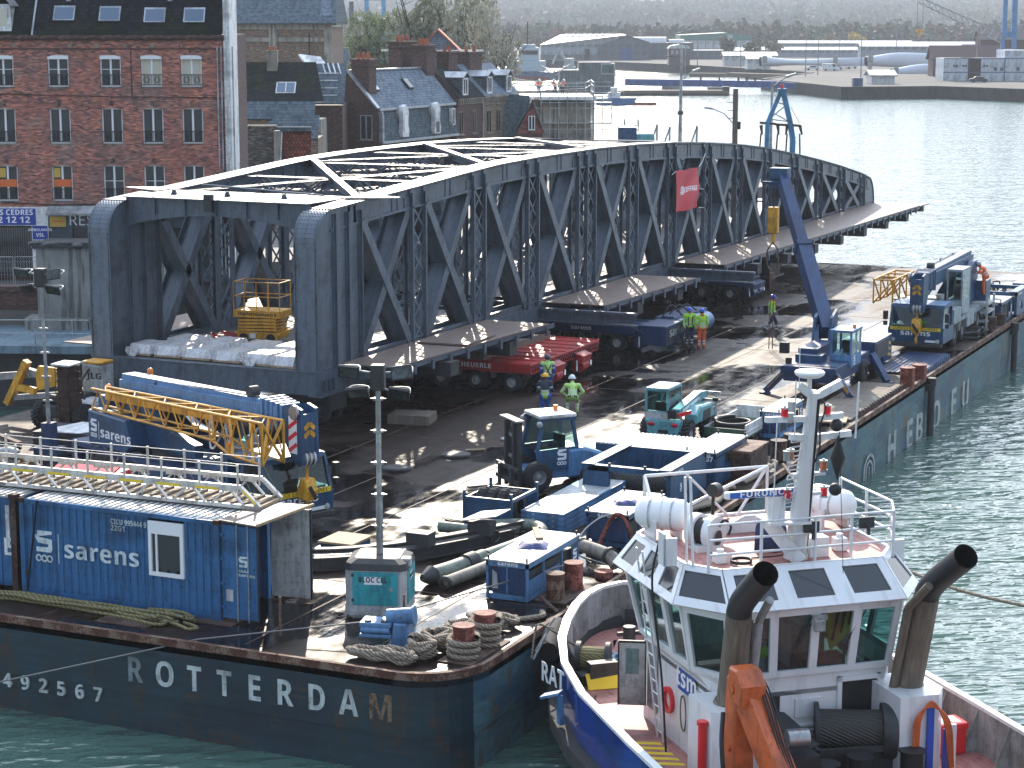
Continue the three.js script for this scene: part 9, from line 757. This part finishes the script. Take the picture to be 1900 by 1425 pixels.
  const cr = mesh('deck_crane', [ext([[-0.3, 1.6], [0.28, 1.6], [0.2, 3.2], [0.3, 4.2], [-0.2, 4.35], [-0.32, 3.2]].map(p => [p[0] - 0.5, p[1]]), -2.5, -2.05, 'zy', 0.04), bar(U(0.35, -2.28, 4.3), U(-1.8, -1.65, 1.2), 0.46, 0.52), ext([[-0.62, 3.9], [0.1, 3.9], [0.2, 4.35], [-0.1, 4.62], [-0.5, 4.6]], -2.55, -2.0, 'zy', 0.05)], m.orange, t, 'orange folding deck crane'); mesh('crane_hose', [-0.09, -0.03, 0.03, 0.09].map(k => pipe([U(0.3, -2.2 + k, 4.6), U(-0.1, -2.0 + k, 4.2), U(-0.8, -1.85 + k, 3.05), U(-1.7, -1.6 + k, 1.7)], 0.02, 5)), m.black, cr); mesh('crane_pin', [tube([-2.58, 4.2, -0.3], [-1.98, 4.2, -0.3], 0.12, 14), tube([-2.55, 2.9, -0.5], [-2.0, 2.9, -0.5], 0.1, 12)], m.orange, cr); { const g = txt('GUERRA', 0.15, { sx: 1.3 }), a = v3(...U(0.35, -2.28, 4.3)), b = v3(...U(-1.8, -1.65, 1.2)), x = b.clone().sub(a).normalize(), z = v3().crossVectors(x, v3(1, 0, 0)).normalize().negate(); const yv = v3().crossVectors(z, x); g.applyMatrix4(new THREE.Matrix4().makeBasis(x, yv, z).setPosition(a.clone().lerp(b, 0.32).addScaledVector(z, z.z > 0 ? 0.262 : 0.262).addScaledVector(yv, -0.12))); mesh('lettering', g, m.whiteClean, cr); } mesh('crane_cable', pipe([U(0.6, -2.6, 3.6), U(0.3, -2.75, 3.0), U(0.1, -2.7, 2.2), U(-0.3, -2.4, 1.8)], 0.05, 6), m.black, cr); mesh('blue_paddle', [B(2.05, 2.2, 1.7, 3.2, -0.66, -0.6), B(2.45, 2.58, 1.7, 2.7, -0.68, -0.62)], M([0.02, 0.07, 0.4], 0.4), t); mesh('red_hose', [0, 1, 2, 3].map(i => pipe([U(0.6, 1.72 + i * 0.04, 2.4), U(0.58, 1.75 + i * 0.04, 3.0), U(0.56, 2.1, 3.25 + i * 0.04), U(0.5, 2.5 - i * 0.04, 2.9), U(0.45, 2.6 - i * 0.03, 1.9)], 0.025, 5)), m.orange, t); mesh('white_post', [B(2.75, 2.85, 1.6, 2.7, -0.9, -0.8)], W, t);
  mesh('hazard_marking', [0, 1, 2, 3, 4].map(i => slab([U(4.9 - i * 0.34, -3.3, 1.606), U(4.73 - i * 0.34, -3.3, 1.606), U(4.33 - i * 0.34, -2.4, 1.606), U(4.5 - i * 0.34, -2.4, 1.606)], 0.01)), m.yellowPaint, t); mesh('hazard_marking', [0, 1, 2].map(i => slab([U(0.9 - i * 0.34, 2.8, 1.606), U(0.73 - i * 0.34, 2.8, 1.606), U(0.4 - i * 0.34, 3.8, 1.606), U(0.57 - i * 0.34, 3.8, 1.606)], 0.01)), m.yellowPaint, t);
  const bw = mesh('anchor_winch', [tube(U(9.5, -2.5, 2.05), U(9.25, -1.95, 2.05), 0.3, 18)], m.ropeYellow, t, 'bow winch with pale rope on its drum'); mesh('winch_frame', [B(-2.75, -1.75, 1.6, 1.85, -9.7, -8.7), tube(U(9.55, -2.6, 2.05), U(9.5, -2.5, 2.05), 0.42, 18), tube(U(9.25, -1.95, 2.05), U(9.2, -1.85, 2.05), 0.42, 18), B(-2.6, -1.9, 1.6, 2.2, -8.8, -8.5)], m.dark, bw); mesh('yellow_guard', [slab([U(8.35, -2.7, 1.62), U(8.3, -1.9, 1.62), U(8.55, -1.9, 1.95), U(8.6, -2.7, 1.95)], 0.05), B(-1.72, -1.6, 1.6, 2.1, -8.9, -8.8)], m.yellowPaint, bw); mesh('bow_bollard', [cyl(-0.6, -11.2, 1.6, 2.2, 0.16, 12), cyl(0.3, -11.3, 1.6, 2.2, 0.16, 12), B(-0.9, 0.6, 1.95, 2.05, -11.3, -11.2)], m.dark, t);
  const L2 = (p, q) => { const c = Math.cos(0.735), s = Math.sin(0.735); return [-10.45 + p * c + q * s, -39.45 - p * s + q * c]; };
  const rp = []; for (let i = 0; i < 3; i++) rp.push([...Array(9).keys()].map(k => { const a = k * 0.9 + i; const [x, z] = L2(-0.9 + Math.cos(a) * (0.9 - i * 0.15), -9.6 + Math.sin(a * 1.3) * 0.8); return [x, 1.67 + i * 0.05, z]; })); const ro = thing('tug_hawser', 'thick blue hawser lying in loops on the tug bow deck', 'rope', [0, 0, 0]); mesh('rope', rp.map(p => pipe(p, 0.06, 7, false, 60)), m.ropeBlue, ro); const [a0, c0] = L2(-3.3, -10.2), [a1, c1] = L2(-1.6, -10.0), [a2, c2] = L2(-3.6, -10.0), r2 = thing('mooring_line', 'pale line arching over the tug port bulwark', 'rope', [0, 0, 0]); mesh('rope', pipe([[a2, 2.0, c2], [a2 - 0.05, 2.5, c2 - 0.3], [a0, 2.78, c0], [(a0 + a1) / 2, 2.2, (c0 + c1) / 2], [a1, 1.7, c1]], 0.03, 6), m.rope, r2);
  const [bx, bz] = L2(3.35, -2.1), rb = thing('red_chest', 'bright red plastic chest on the tug side deck', 'chest', [bx, 1.6, bz], 0.735); mesh('chest', RB(-0.36, 0.36, 0, 0.58, -0.28, 0.28, 0.05, 2), m.redBright, rb); mesh('lid', RB(-0.39, 0.39, 0.56, 0.72, -0.31, 0.31, 0.05, 2), m.redBright, rb); mesh('label_plate', [B(-0.28, -0.06, 0.72, 0.728, -0.1, 0.2), B(0.05, 0.25, 0.72, 0.728, -0.2, 0.2)], m.whiteClean, rb);
  const hw = thing('towing_hawser', 'long brown mooring rope hanging out over the water on the right', 'rope', [0, 0, 0]); mesh('rope', pipe([[-20.0, 2.7, -65.5], [-17, 2.2, -60.5], [-12, 2.05, -55], [-5, 2.9, -50]], 0.05, 7, false, 60), m.rope, hw);
}
// ---------- people ----------
const mcMat = new THREE.MeshBasicMaterial();
function person(label, p, ry, o) {                    // one continuous body from a smooth union of tapered bones, coloured by garment
  const t = thing('person', label, 'person', p, ry, o.group), S = o.pose || 'stand', k = o.h || 1.78, N = 66, half = 1.02, c0 = v3(0, 0.93, 0);
  const J = { hip: v3(0, 0.95, 0), chest: v3(0, 1.32, 0.01), neck: v3(0, 1.5, 0), head: v3(0, 1.63, 0.03), sL: v3(-0.2, 1.42, 0), sR: v3(0.2, 1.42, 0), eL: v3(-0.27, 1.14, -0.02), eR: v3(0.27, 1.14, -0.02), wL: v3(-0.24, 0.9, 0.08), wR: v3(0.24, 0.9, 0.08), hL: v3(-0.1, 0.92, 0), hR: v3(0.1, 0.92, 0), kL: v3(-0.11, 0.5, 0.03), kR: v3(0.11, 0.5, 0.03), aL: v3(-0.12, 0.09, 0), aR: v3(0.12, 0.09, 0) };
  const set = q => { for (const n in q) J[n].add(v3(...q[n])); };
  if (S === 'walk') set({ kL: [0, 0.02, 0.16], aL: [0, 0, 0.22], kR: [0, 0, -0.05], aR: [0, 0.04, -0.34], wL: [0, 0.02, -0.14], wR: [0, 0.04, 0.14] });
  if (S === 'lean') set({ hip: [0, -0.02, -0.08], chest: [0, -0.08, 0.1], neck: [0, -0.12, 0.2], head: [0, -0.16, 0.28], sL: [0, -0.1, 0.14], sR: [0, -0.1, 0.14], eL: [-0.08, 0.0, 0.2], eR: [0.08, 0, 0.2], wL: [0, 0.18, 0.42], wR: [0, 0.18, 0.42] });
  if (S === 'crouch') set({ hip: [0, -0.3, -0.16], hL: [-0.02, -0.3, -0.16], hR: [0.02, -0.3, -0.16], chest: [0, -0.38, 0.06], neck: [0, -0.4, 0.18], head: [0.02, -0.4, 0.27], sL: [-0.03, -0.4, 0.12], sR: [0.03, -0.4, 0.12], kL: [-0.08, -0.06, 0.16], kR: [0.08, -0.02, 0.16], eL: [-0.12, -0.36, 0.16], eR: [0.12, -0.36, 0.16], wL: [0.04, -0.36, 0.24], wR: [-0.04, -0.36, 0.24], aL: [-0.05, 0, -0.06], aR: [0.06, 0, -0.06] });
  if (S === 'sit') set({ hip: [0, -0.45, -0.1], hL: [0, -0.45, -0.1], hR: [0, -0.45, -0.1], chest: [0, -0.44, 0.02], neck: [0, -0.44, 0.1], head: [0, -0.46, 0.18], sL: [0, -0.44, 0.06], sR: [0, -0.44, 0.06], kL: [0, -0.04, 0.4], kR: [0, -0.04, 0.4], aL: [0, 0, 0.38], aR: [0, 0, 0.38], eL: [0, -0.42, 0.14], eR: [0, -0.42, 0.14], wL: [0.05, -0.3, 0.36], wR: [-0.05, -0.3, 0.36] });
  if (o.arms) set(o.arms);
  const bones = [['hip', 'chest', 0.155, 0.17, 'torso'], ['chest', 'neck', 0.16, 0.075, 'torso'], ['neck', 'head', 0.055, 0.07, 'skin'], ['head', 'head', 0.1, 0.1, 'skin'], ['sL', 'sR', 0.085, 0.085, 'torso'], ['hL', 'hR', 0.12, 0.12, 'leg']];
  for (const q of 'LR') bones.push(['s' + q, 'e' + q, 0.075, 0.06, 'arm'], ['e' + q, 'w' + q, 0.06, 0.042, 'arm'], ['h' + q, 'k' + q, 0.105, 0.075, 'leg'], ['k' + q, 'a' + q, 0.075, 0.055, 'leg']);
  const feet = [J.aL, J.aR].map(a => a.clone().add(v3(0, -0.045, 0.15))); const palms = 'LR'.split('').map((q, i) => { const w = J['w' + q], d = w.clone().sub(J['e' + q]).normalize(); return [w, w.clone().addScaledVector(d, 0.08), d, i ? -1 : 1]; });
  const segs = bones.map(([a, b, r, s, g]) => [J[a], J[b], r, s, g]); feet.forEach((f, i) => segs.push([i ? J.aR : J.aL, f, 0.052, 0.045, 'boot'])); palms.forEach(([w, e]) => segs.push([w, e, 0.034, 0.038, 'hand'])); segs.push([J.head.clone().add(v3(0, -0.01, 0.09)), J.head.clone().add(v3(0, -0.03, 0.105)), 0.016, 0.016, 'skin']);
  const dist = (x, y, z, s) => { const [a, b, r0, r1] = s, bx = b.x - a.x, by = b.y - a.y, bz = b.z - a.z, L = bx * bx + by * by + bz * bz, f = L ? cl(((x - a.x) * bx + (y - a.y) * by + (z - a.z) * bz) / L) : 0; return Math.hypot(x - a.x - bx * f, y - a.y - by * f, z - a.z - bz * f) - r0 - (r1 - r0) * f; };
  const mc = new MarchingCubes(N, mcMat, false, false, 60000), wd = 2 * half / N; mc.isolation = 0; for (let kz = 0; kz < N; kz++) for (let ky = 0; ky < N; ky++) for (let kx = 0; kx < N; kx++) { const x = c0.x + (kx - N / 2) * wd, y = c0.y + (ky - N / 2) * wd, z = c0.z + (kz - N / 2) * wd; let d = 9; if (Math.abs(x) < 0.6 && Math.abs(z) < 0.8) for (const s of segs) { const q = dist(x, y, z, s); if (q < 0.25 || q < d) { const h = cl(0.5 + 0.5 * (d - q) / 0.035); d = d + (q - d) * h - 0.035 * h * (1 - h); } } mc.field[kx + N * ky + N * N * kz] = -d; } mc.update(); const n = mc.count, pos = new Float32Array(n * 3), nor = mc.normalArray.slice(0, n * 3), col = new Float32Array(n * 3); const C = { torso: o.top, arm: o.sleeve || o.top, leg: o.legs, boot: [0.03, 0.025, 0.02], hand: [0.35, 0.2, 0.15], skin: [0.42, 0.25, 0.18] }, bandC = [0.6, 0.62, 0.6];
  for (let i = 0; i < n; i++) { const x = c0.x + mc.positionArray[i * 3] * half, y = c0.y + mc.positionArray[i * 3 + 1] * half, z = c0.z + mc.positionArray[i * 3 + 2] * half; pos.set([x, y, z], i * 3); let b = 9, g = 'torso', sg; for (const s of segs) { const q = dist(x, y, z, s); if (q < b) { b = q; g = s[4]; sg = s; } } let c = C[g]; const f = sg[0].distanceTo(sg[1]) ? v3(x, y, z).sub(sg[0]).dot(sg[1].clone().sub(sg[0])) / sg[0].distanceToSquared(sg[1]) : 0; if (g === 'torso' && sg[0] === J.hip && ((f > 0.05 && f < 0.2) || (f > 0.42 && f < 0.57))) c = bandC; if (g === 'torso' && sg[0] === J.hip && f < -0.1) c = o.legs; if (o.bands && g === 'leg' && sg[1] !== J.kL && sg[1] !== J.kR && ((f > 0.35 && f < 0.48) || (f > 0.65 && f < 0.78))) c = bandC; if (g === 'arm' && f > 0.5 && f < 0.68) c = bandC; if (o.two && g === 'torso' && f < 0.5 && sg[0] === J.hip && c !== bandC) c = o.two; col.set(c, i * 3); }
  const g = new THREE.BufferGeometry(); g.setAttribute('position', new THREE.BufferAttribute(pos, 3)); g.setAttribute('normal', new THREE.BufferAttribute(nor, 3)); g.setAttribute('color', new THREE.BufferAttribute(col, 3)); g.setAttribute('uv', new THREE.BufferAttribute(new Float32Array(n * 2), 2)); 
  const fing = []; palms.forEach(([w, e, d, sgn]) => { const s = v3().crossVectors(d, v3(0, 0, 1)).normalize(), fwd = v3().crossVectors(s, d).normalize(); [-0.027, -0.009, 0.009, 0.027].forEach((q, i) => { const L = [0.065, 0.078, 0.074, 0.056][i], a = e.clone().addScaledVector(fwd, q).addScaledVector(d, 0.02), b = a.clone().addScaledVector(d, L * 0.55).addScaledVector(s, sgn * 0.012), c = b.clone().addScaledVector(d, L * 0.4).addScaledVector(s, sgn * 0.03); fing.push(tube(a, b, 0.009, 6, 0.0085), tube(b, c, 0.0085, 6, 0.007)); }); const a = w.clone().addScaledVector(d, 0.03).addScaledVector(fwd, 0.03); fing.push(tube(a, a.clone().addScaledVector(fwd, 0.03).addScaledVector(d, 0.045), 0.011, 6, 0.008)); }); const fg = mergeGeometries(fing); fg.setAttribute('color', new THREE.BufferAttribute(new Float32Array(fg.attributes.position.count * 3).map((_, i) => C.hand[i % 3]), 3));
  const body = new THREE.Mesh(mergeGeometries([g, fg]), M([1, 1, 1], 0.75, { vertexColors: true })); body.name = 'body'; body.castShadow = body.receiveShadow = true; t.add(body);
  const H = J.head; mesh('helmet', [(() => { const q = new THREE.SphereGeometry(0.135, 16, 8, 0, 2 * PI, 0, PI / 2); q.scale(0.95, 1.05, 1.1); q.translate(H.x, H.y + 0.035, H.z); return fin(q); })(), tube([H.x, H.y + 0.03, H.z + 0.0], [H.x, H.y + 0.042, H.z], 0.15, 16), bar([H.x, H.y + 0.04, H.z + 0.12], [H.x, H.y + 0.025, H.z + 0.2], 0.15, 0.012)], M(o.hat, 0.35), t); mesh('hair', sph(H.x, H.y - 0.0, H.z - 0.03, 0.103, 0.98, 0.8, 0.9, 10), M([0.05, 0.035, 0.025], 0.9), t); mesh('eyes', [-0.035, 0.035].map(q => sph(H.x + q, H.y + 0.012, H.z + 0.092, 0.012, 1, 0.7, 0.6, 8)), m.dark, t); mesh('mouth', bar([H.x - 0.025, H.y - 0.058, H.z + 0.088], [H.x + 0.025, H.y - 0.058, H.z + 0.088], 0.01, 0.01), M([0.3, 0.12, 0.1], 0.7), t); mesh('ears', [-1, 1].map(q => sph(H.x + q * 0.1, H.y, H.z, 0.028, 0.5, 1.1, 0.8, 8)), m.skin, t);
  if (o.harness) { const ch = J.chest, hp = J.hip, q = (x, f, z) => hp.clone().lerp(ch, f).add(v3(x, 0, z)); mesh('harness', [bar(q(-0.13, 1.2, -0.15), q(0.1, 0.1, -0.17), 0.04, 0.02, [0, 0, 1]), bar(q(0.13, 1.2, -0.15), q(-0.1, 0.1, -0.17), 0.04, 0.02, [0, 0, 1]), bar(q(-0.1, 1.2, 0.17), q(-0.08, 0.1, 0.17), 0.04, 0.02, [0, 0, 1]), bar(q(0.1, 1.2, 0.17), q(0.08, 0.1, 0.17), 0.04, 0.02, [0, 0, 1]), bar(q(-0.18, 0.12, -0.13), q(0.18, 0.12, -0.13), 0.05, 0.04)], m.black, t); }
  if (o.collar) mesh('life_vest', pipe([J.neck.clone().add(v3(-0.06, -0.22, 0.18)), J.neck.clone().add(v3(-0.1, -0.04, 0.08)), J.neck.clone().add(v3(0, 0.0, -0.1)), J.neck.clone().add(v3(0.1, -0.04, 0.08)), J.neck.clone().add(v3(0.06, -0.22, 0.18))], 0.045, 8), m.redBright, t);
  t.scale.setScalar(k / 1.78); return t;
}
const HV = [0.38, 0.72, 0.06], HVp = [0.45, 0.68, 0.2], OR = [0.75, 0.13, 0.03], NV = [0.02, 0.03, 0.08], BL = [0.02, 0.07, 0.3];
person('worker in yellow jacket and dark trousers, blue helmet, left of the pair by the tanks', [-32.0, DECK, -89.6], 0.6, { top: HV, legs: NV, hat: [0.03, 0.1, 0.5], bands: 1, harness: 1, h: 1.85 });
person('worker in yellow jacket and orange trousers, blue helmet, right of the pair', [-31.35, DECK, -89.5], -2.4, { top: HV, legs: OR, hat: [0.03, 0.1, 0.5], bands: 1, collar: 1, h: 1.84 });
person('lone worker in yellow jacket and blue helmet walking across the deck', [-29.9, DECK, -95.5], 2.1, { pose: 'walk', top: HV, legs: NV, hat: [0.02, 0.06, 0.42], bands: 1, collar: 1, h: 1.84 });
person('worker with orange helmet, blue overalls and black and yellow vest, seen from behind', [-30.95, DECK, -70.6], -2.7, { top: [0.03, 0.04, 0.06], two: HV, sleeve: NV, legs: BL, hat: [0.8, 0.42, 0.02], arms: { wL: [0.08, 0.2, 0.14], wR: [-0.08, 0.2, 0.14] } });
person('worker in blue sleeves and striped yellow vest with dark helmet, beside the red trailer', [-32.6, DECK, -74.6], -2.6, { top: HVp, sleeve: BL, legs: BL, hat: [0.06, 0.07, 0.09], harness: 1, h: 1.8 });
person('crouching worker with white helmet, pale yellow jacket and trousers', [-30.5, DECK, -72.2], -2.75, { pose: 'crouch', top: HVp, legs: [0.3, 0.42, 0.12], hat: [0.75, 0.76, 0.76], bands: 1, harness: 1, h: 1.86 });
person('worker in orange jacket with grey helmet leaning beside the far crane', [-20.9, 4.1, -101.2], -1.4, { pose: 'lean', top: OR, legs: OR, hat: [0.3, 0.34, 0.34] });
{ const b = thing('stacked_steel_frames', 'stack of pale steel frames the orange worker stands on behind the far crane', 'steel frames', [-21.6, DECK, -100.4]); for (let i = 0; i < 4; i++) mesh('frame', [B(-0.2, 1.1, i * 0.42, i * 0.42 + 0.1, -1.6, 0.1), B(-0.2, -0.1, i * 0.42 + 0.1, i * 0.42 + 0.4, -1.6, -1.5), B(1, 1.1, i * 0.42 + 0.1, i * 0.42 + 0.4, 0, 0.1), B(1, 1.1, i * 0.42 + 0.1, i * 0.42 + 0.4, -1.6, -1.5)], m.greyLt, b); }
person('worker with white helmet, orange jacket and jeans at the left of the roof edge', far(2.6, 10.1, 203.4), YAW + 0.2, { pose: 'lean', top: OR, legs: [0.08, 0.14, 0.3], hat: [0.75, 0.78, 0.8] });
person('worker in orange jacket and dark trousers, middle one on the roof edge', far(4.2, 10.1, 203.4), YAW - 0.5, { pose: 'lean', top: OR, legs: NV, hat: [0.3, 0.3, 0.28] });
person('worker in orange jacket with pale helmet, rightmost on the roof edge', far(4.9, 10.1, 203.4), YAW + 0.5, { pose: 'lean', top: OR, legs: [0.04, 0.03, 0.03], hat: [0.6, 0.62, 0.62] });
renderer.render(scene, camera);
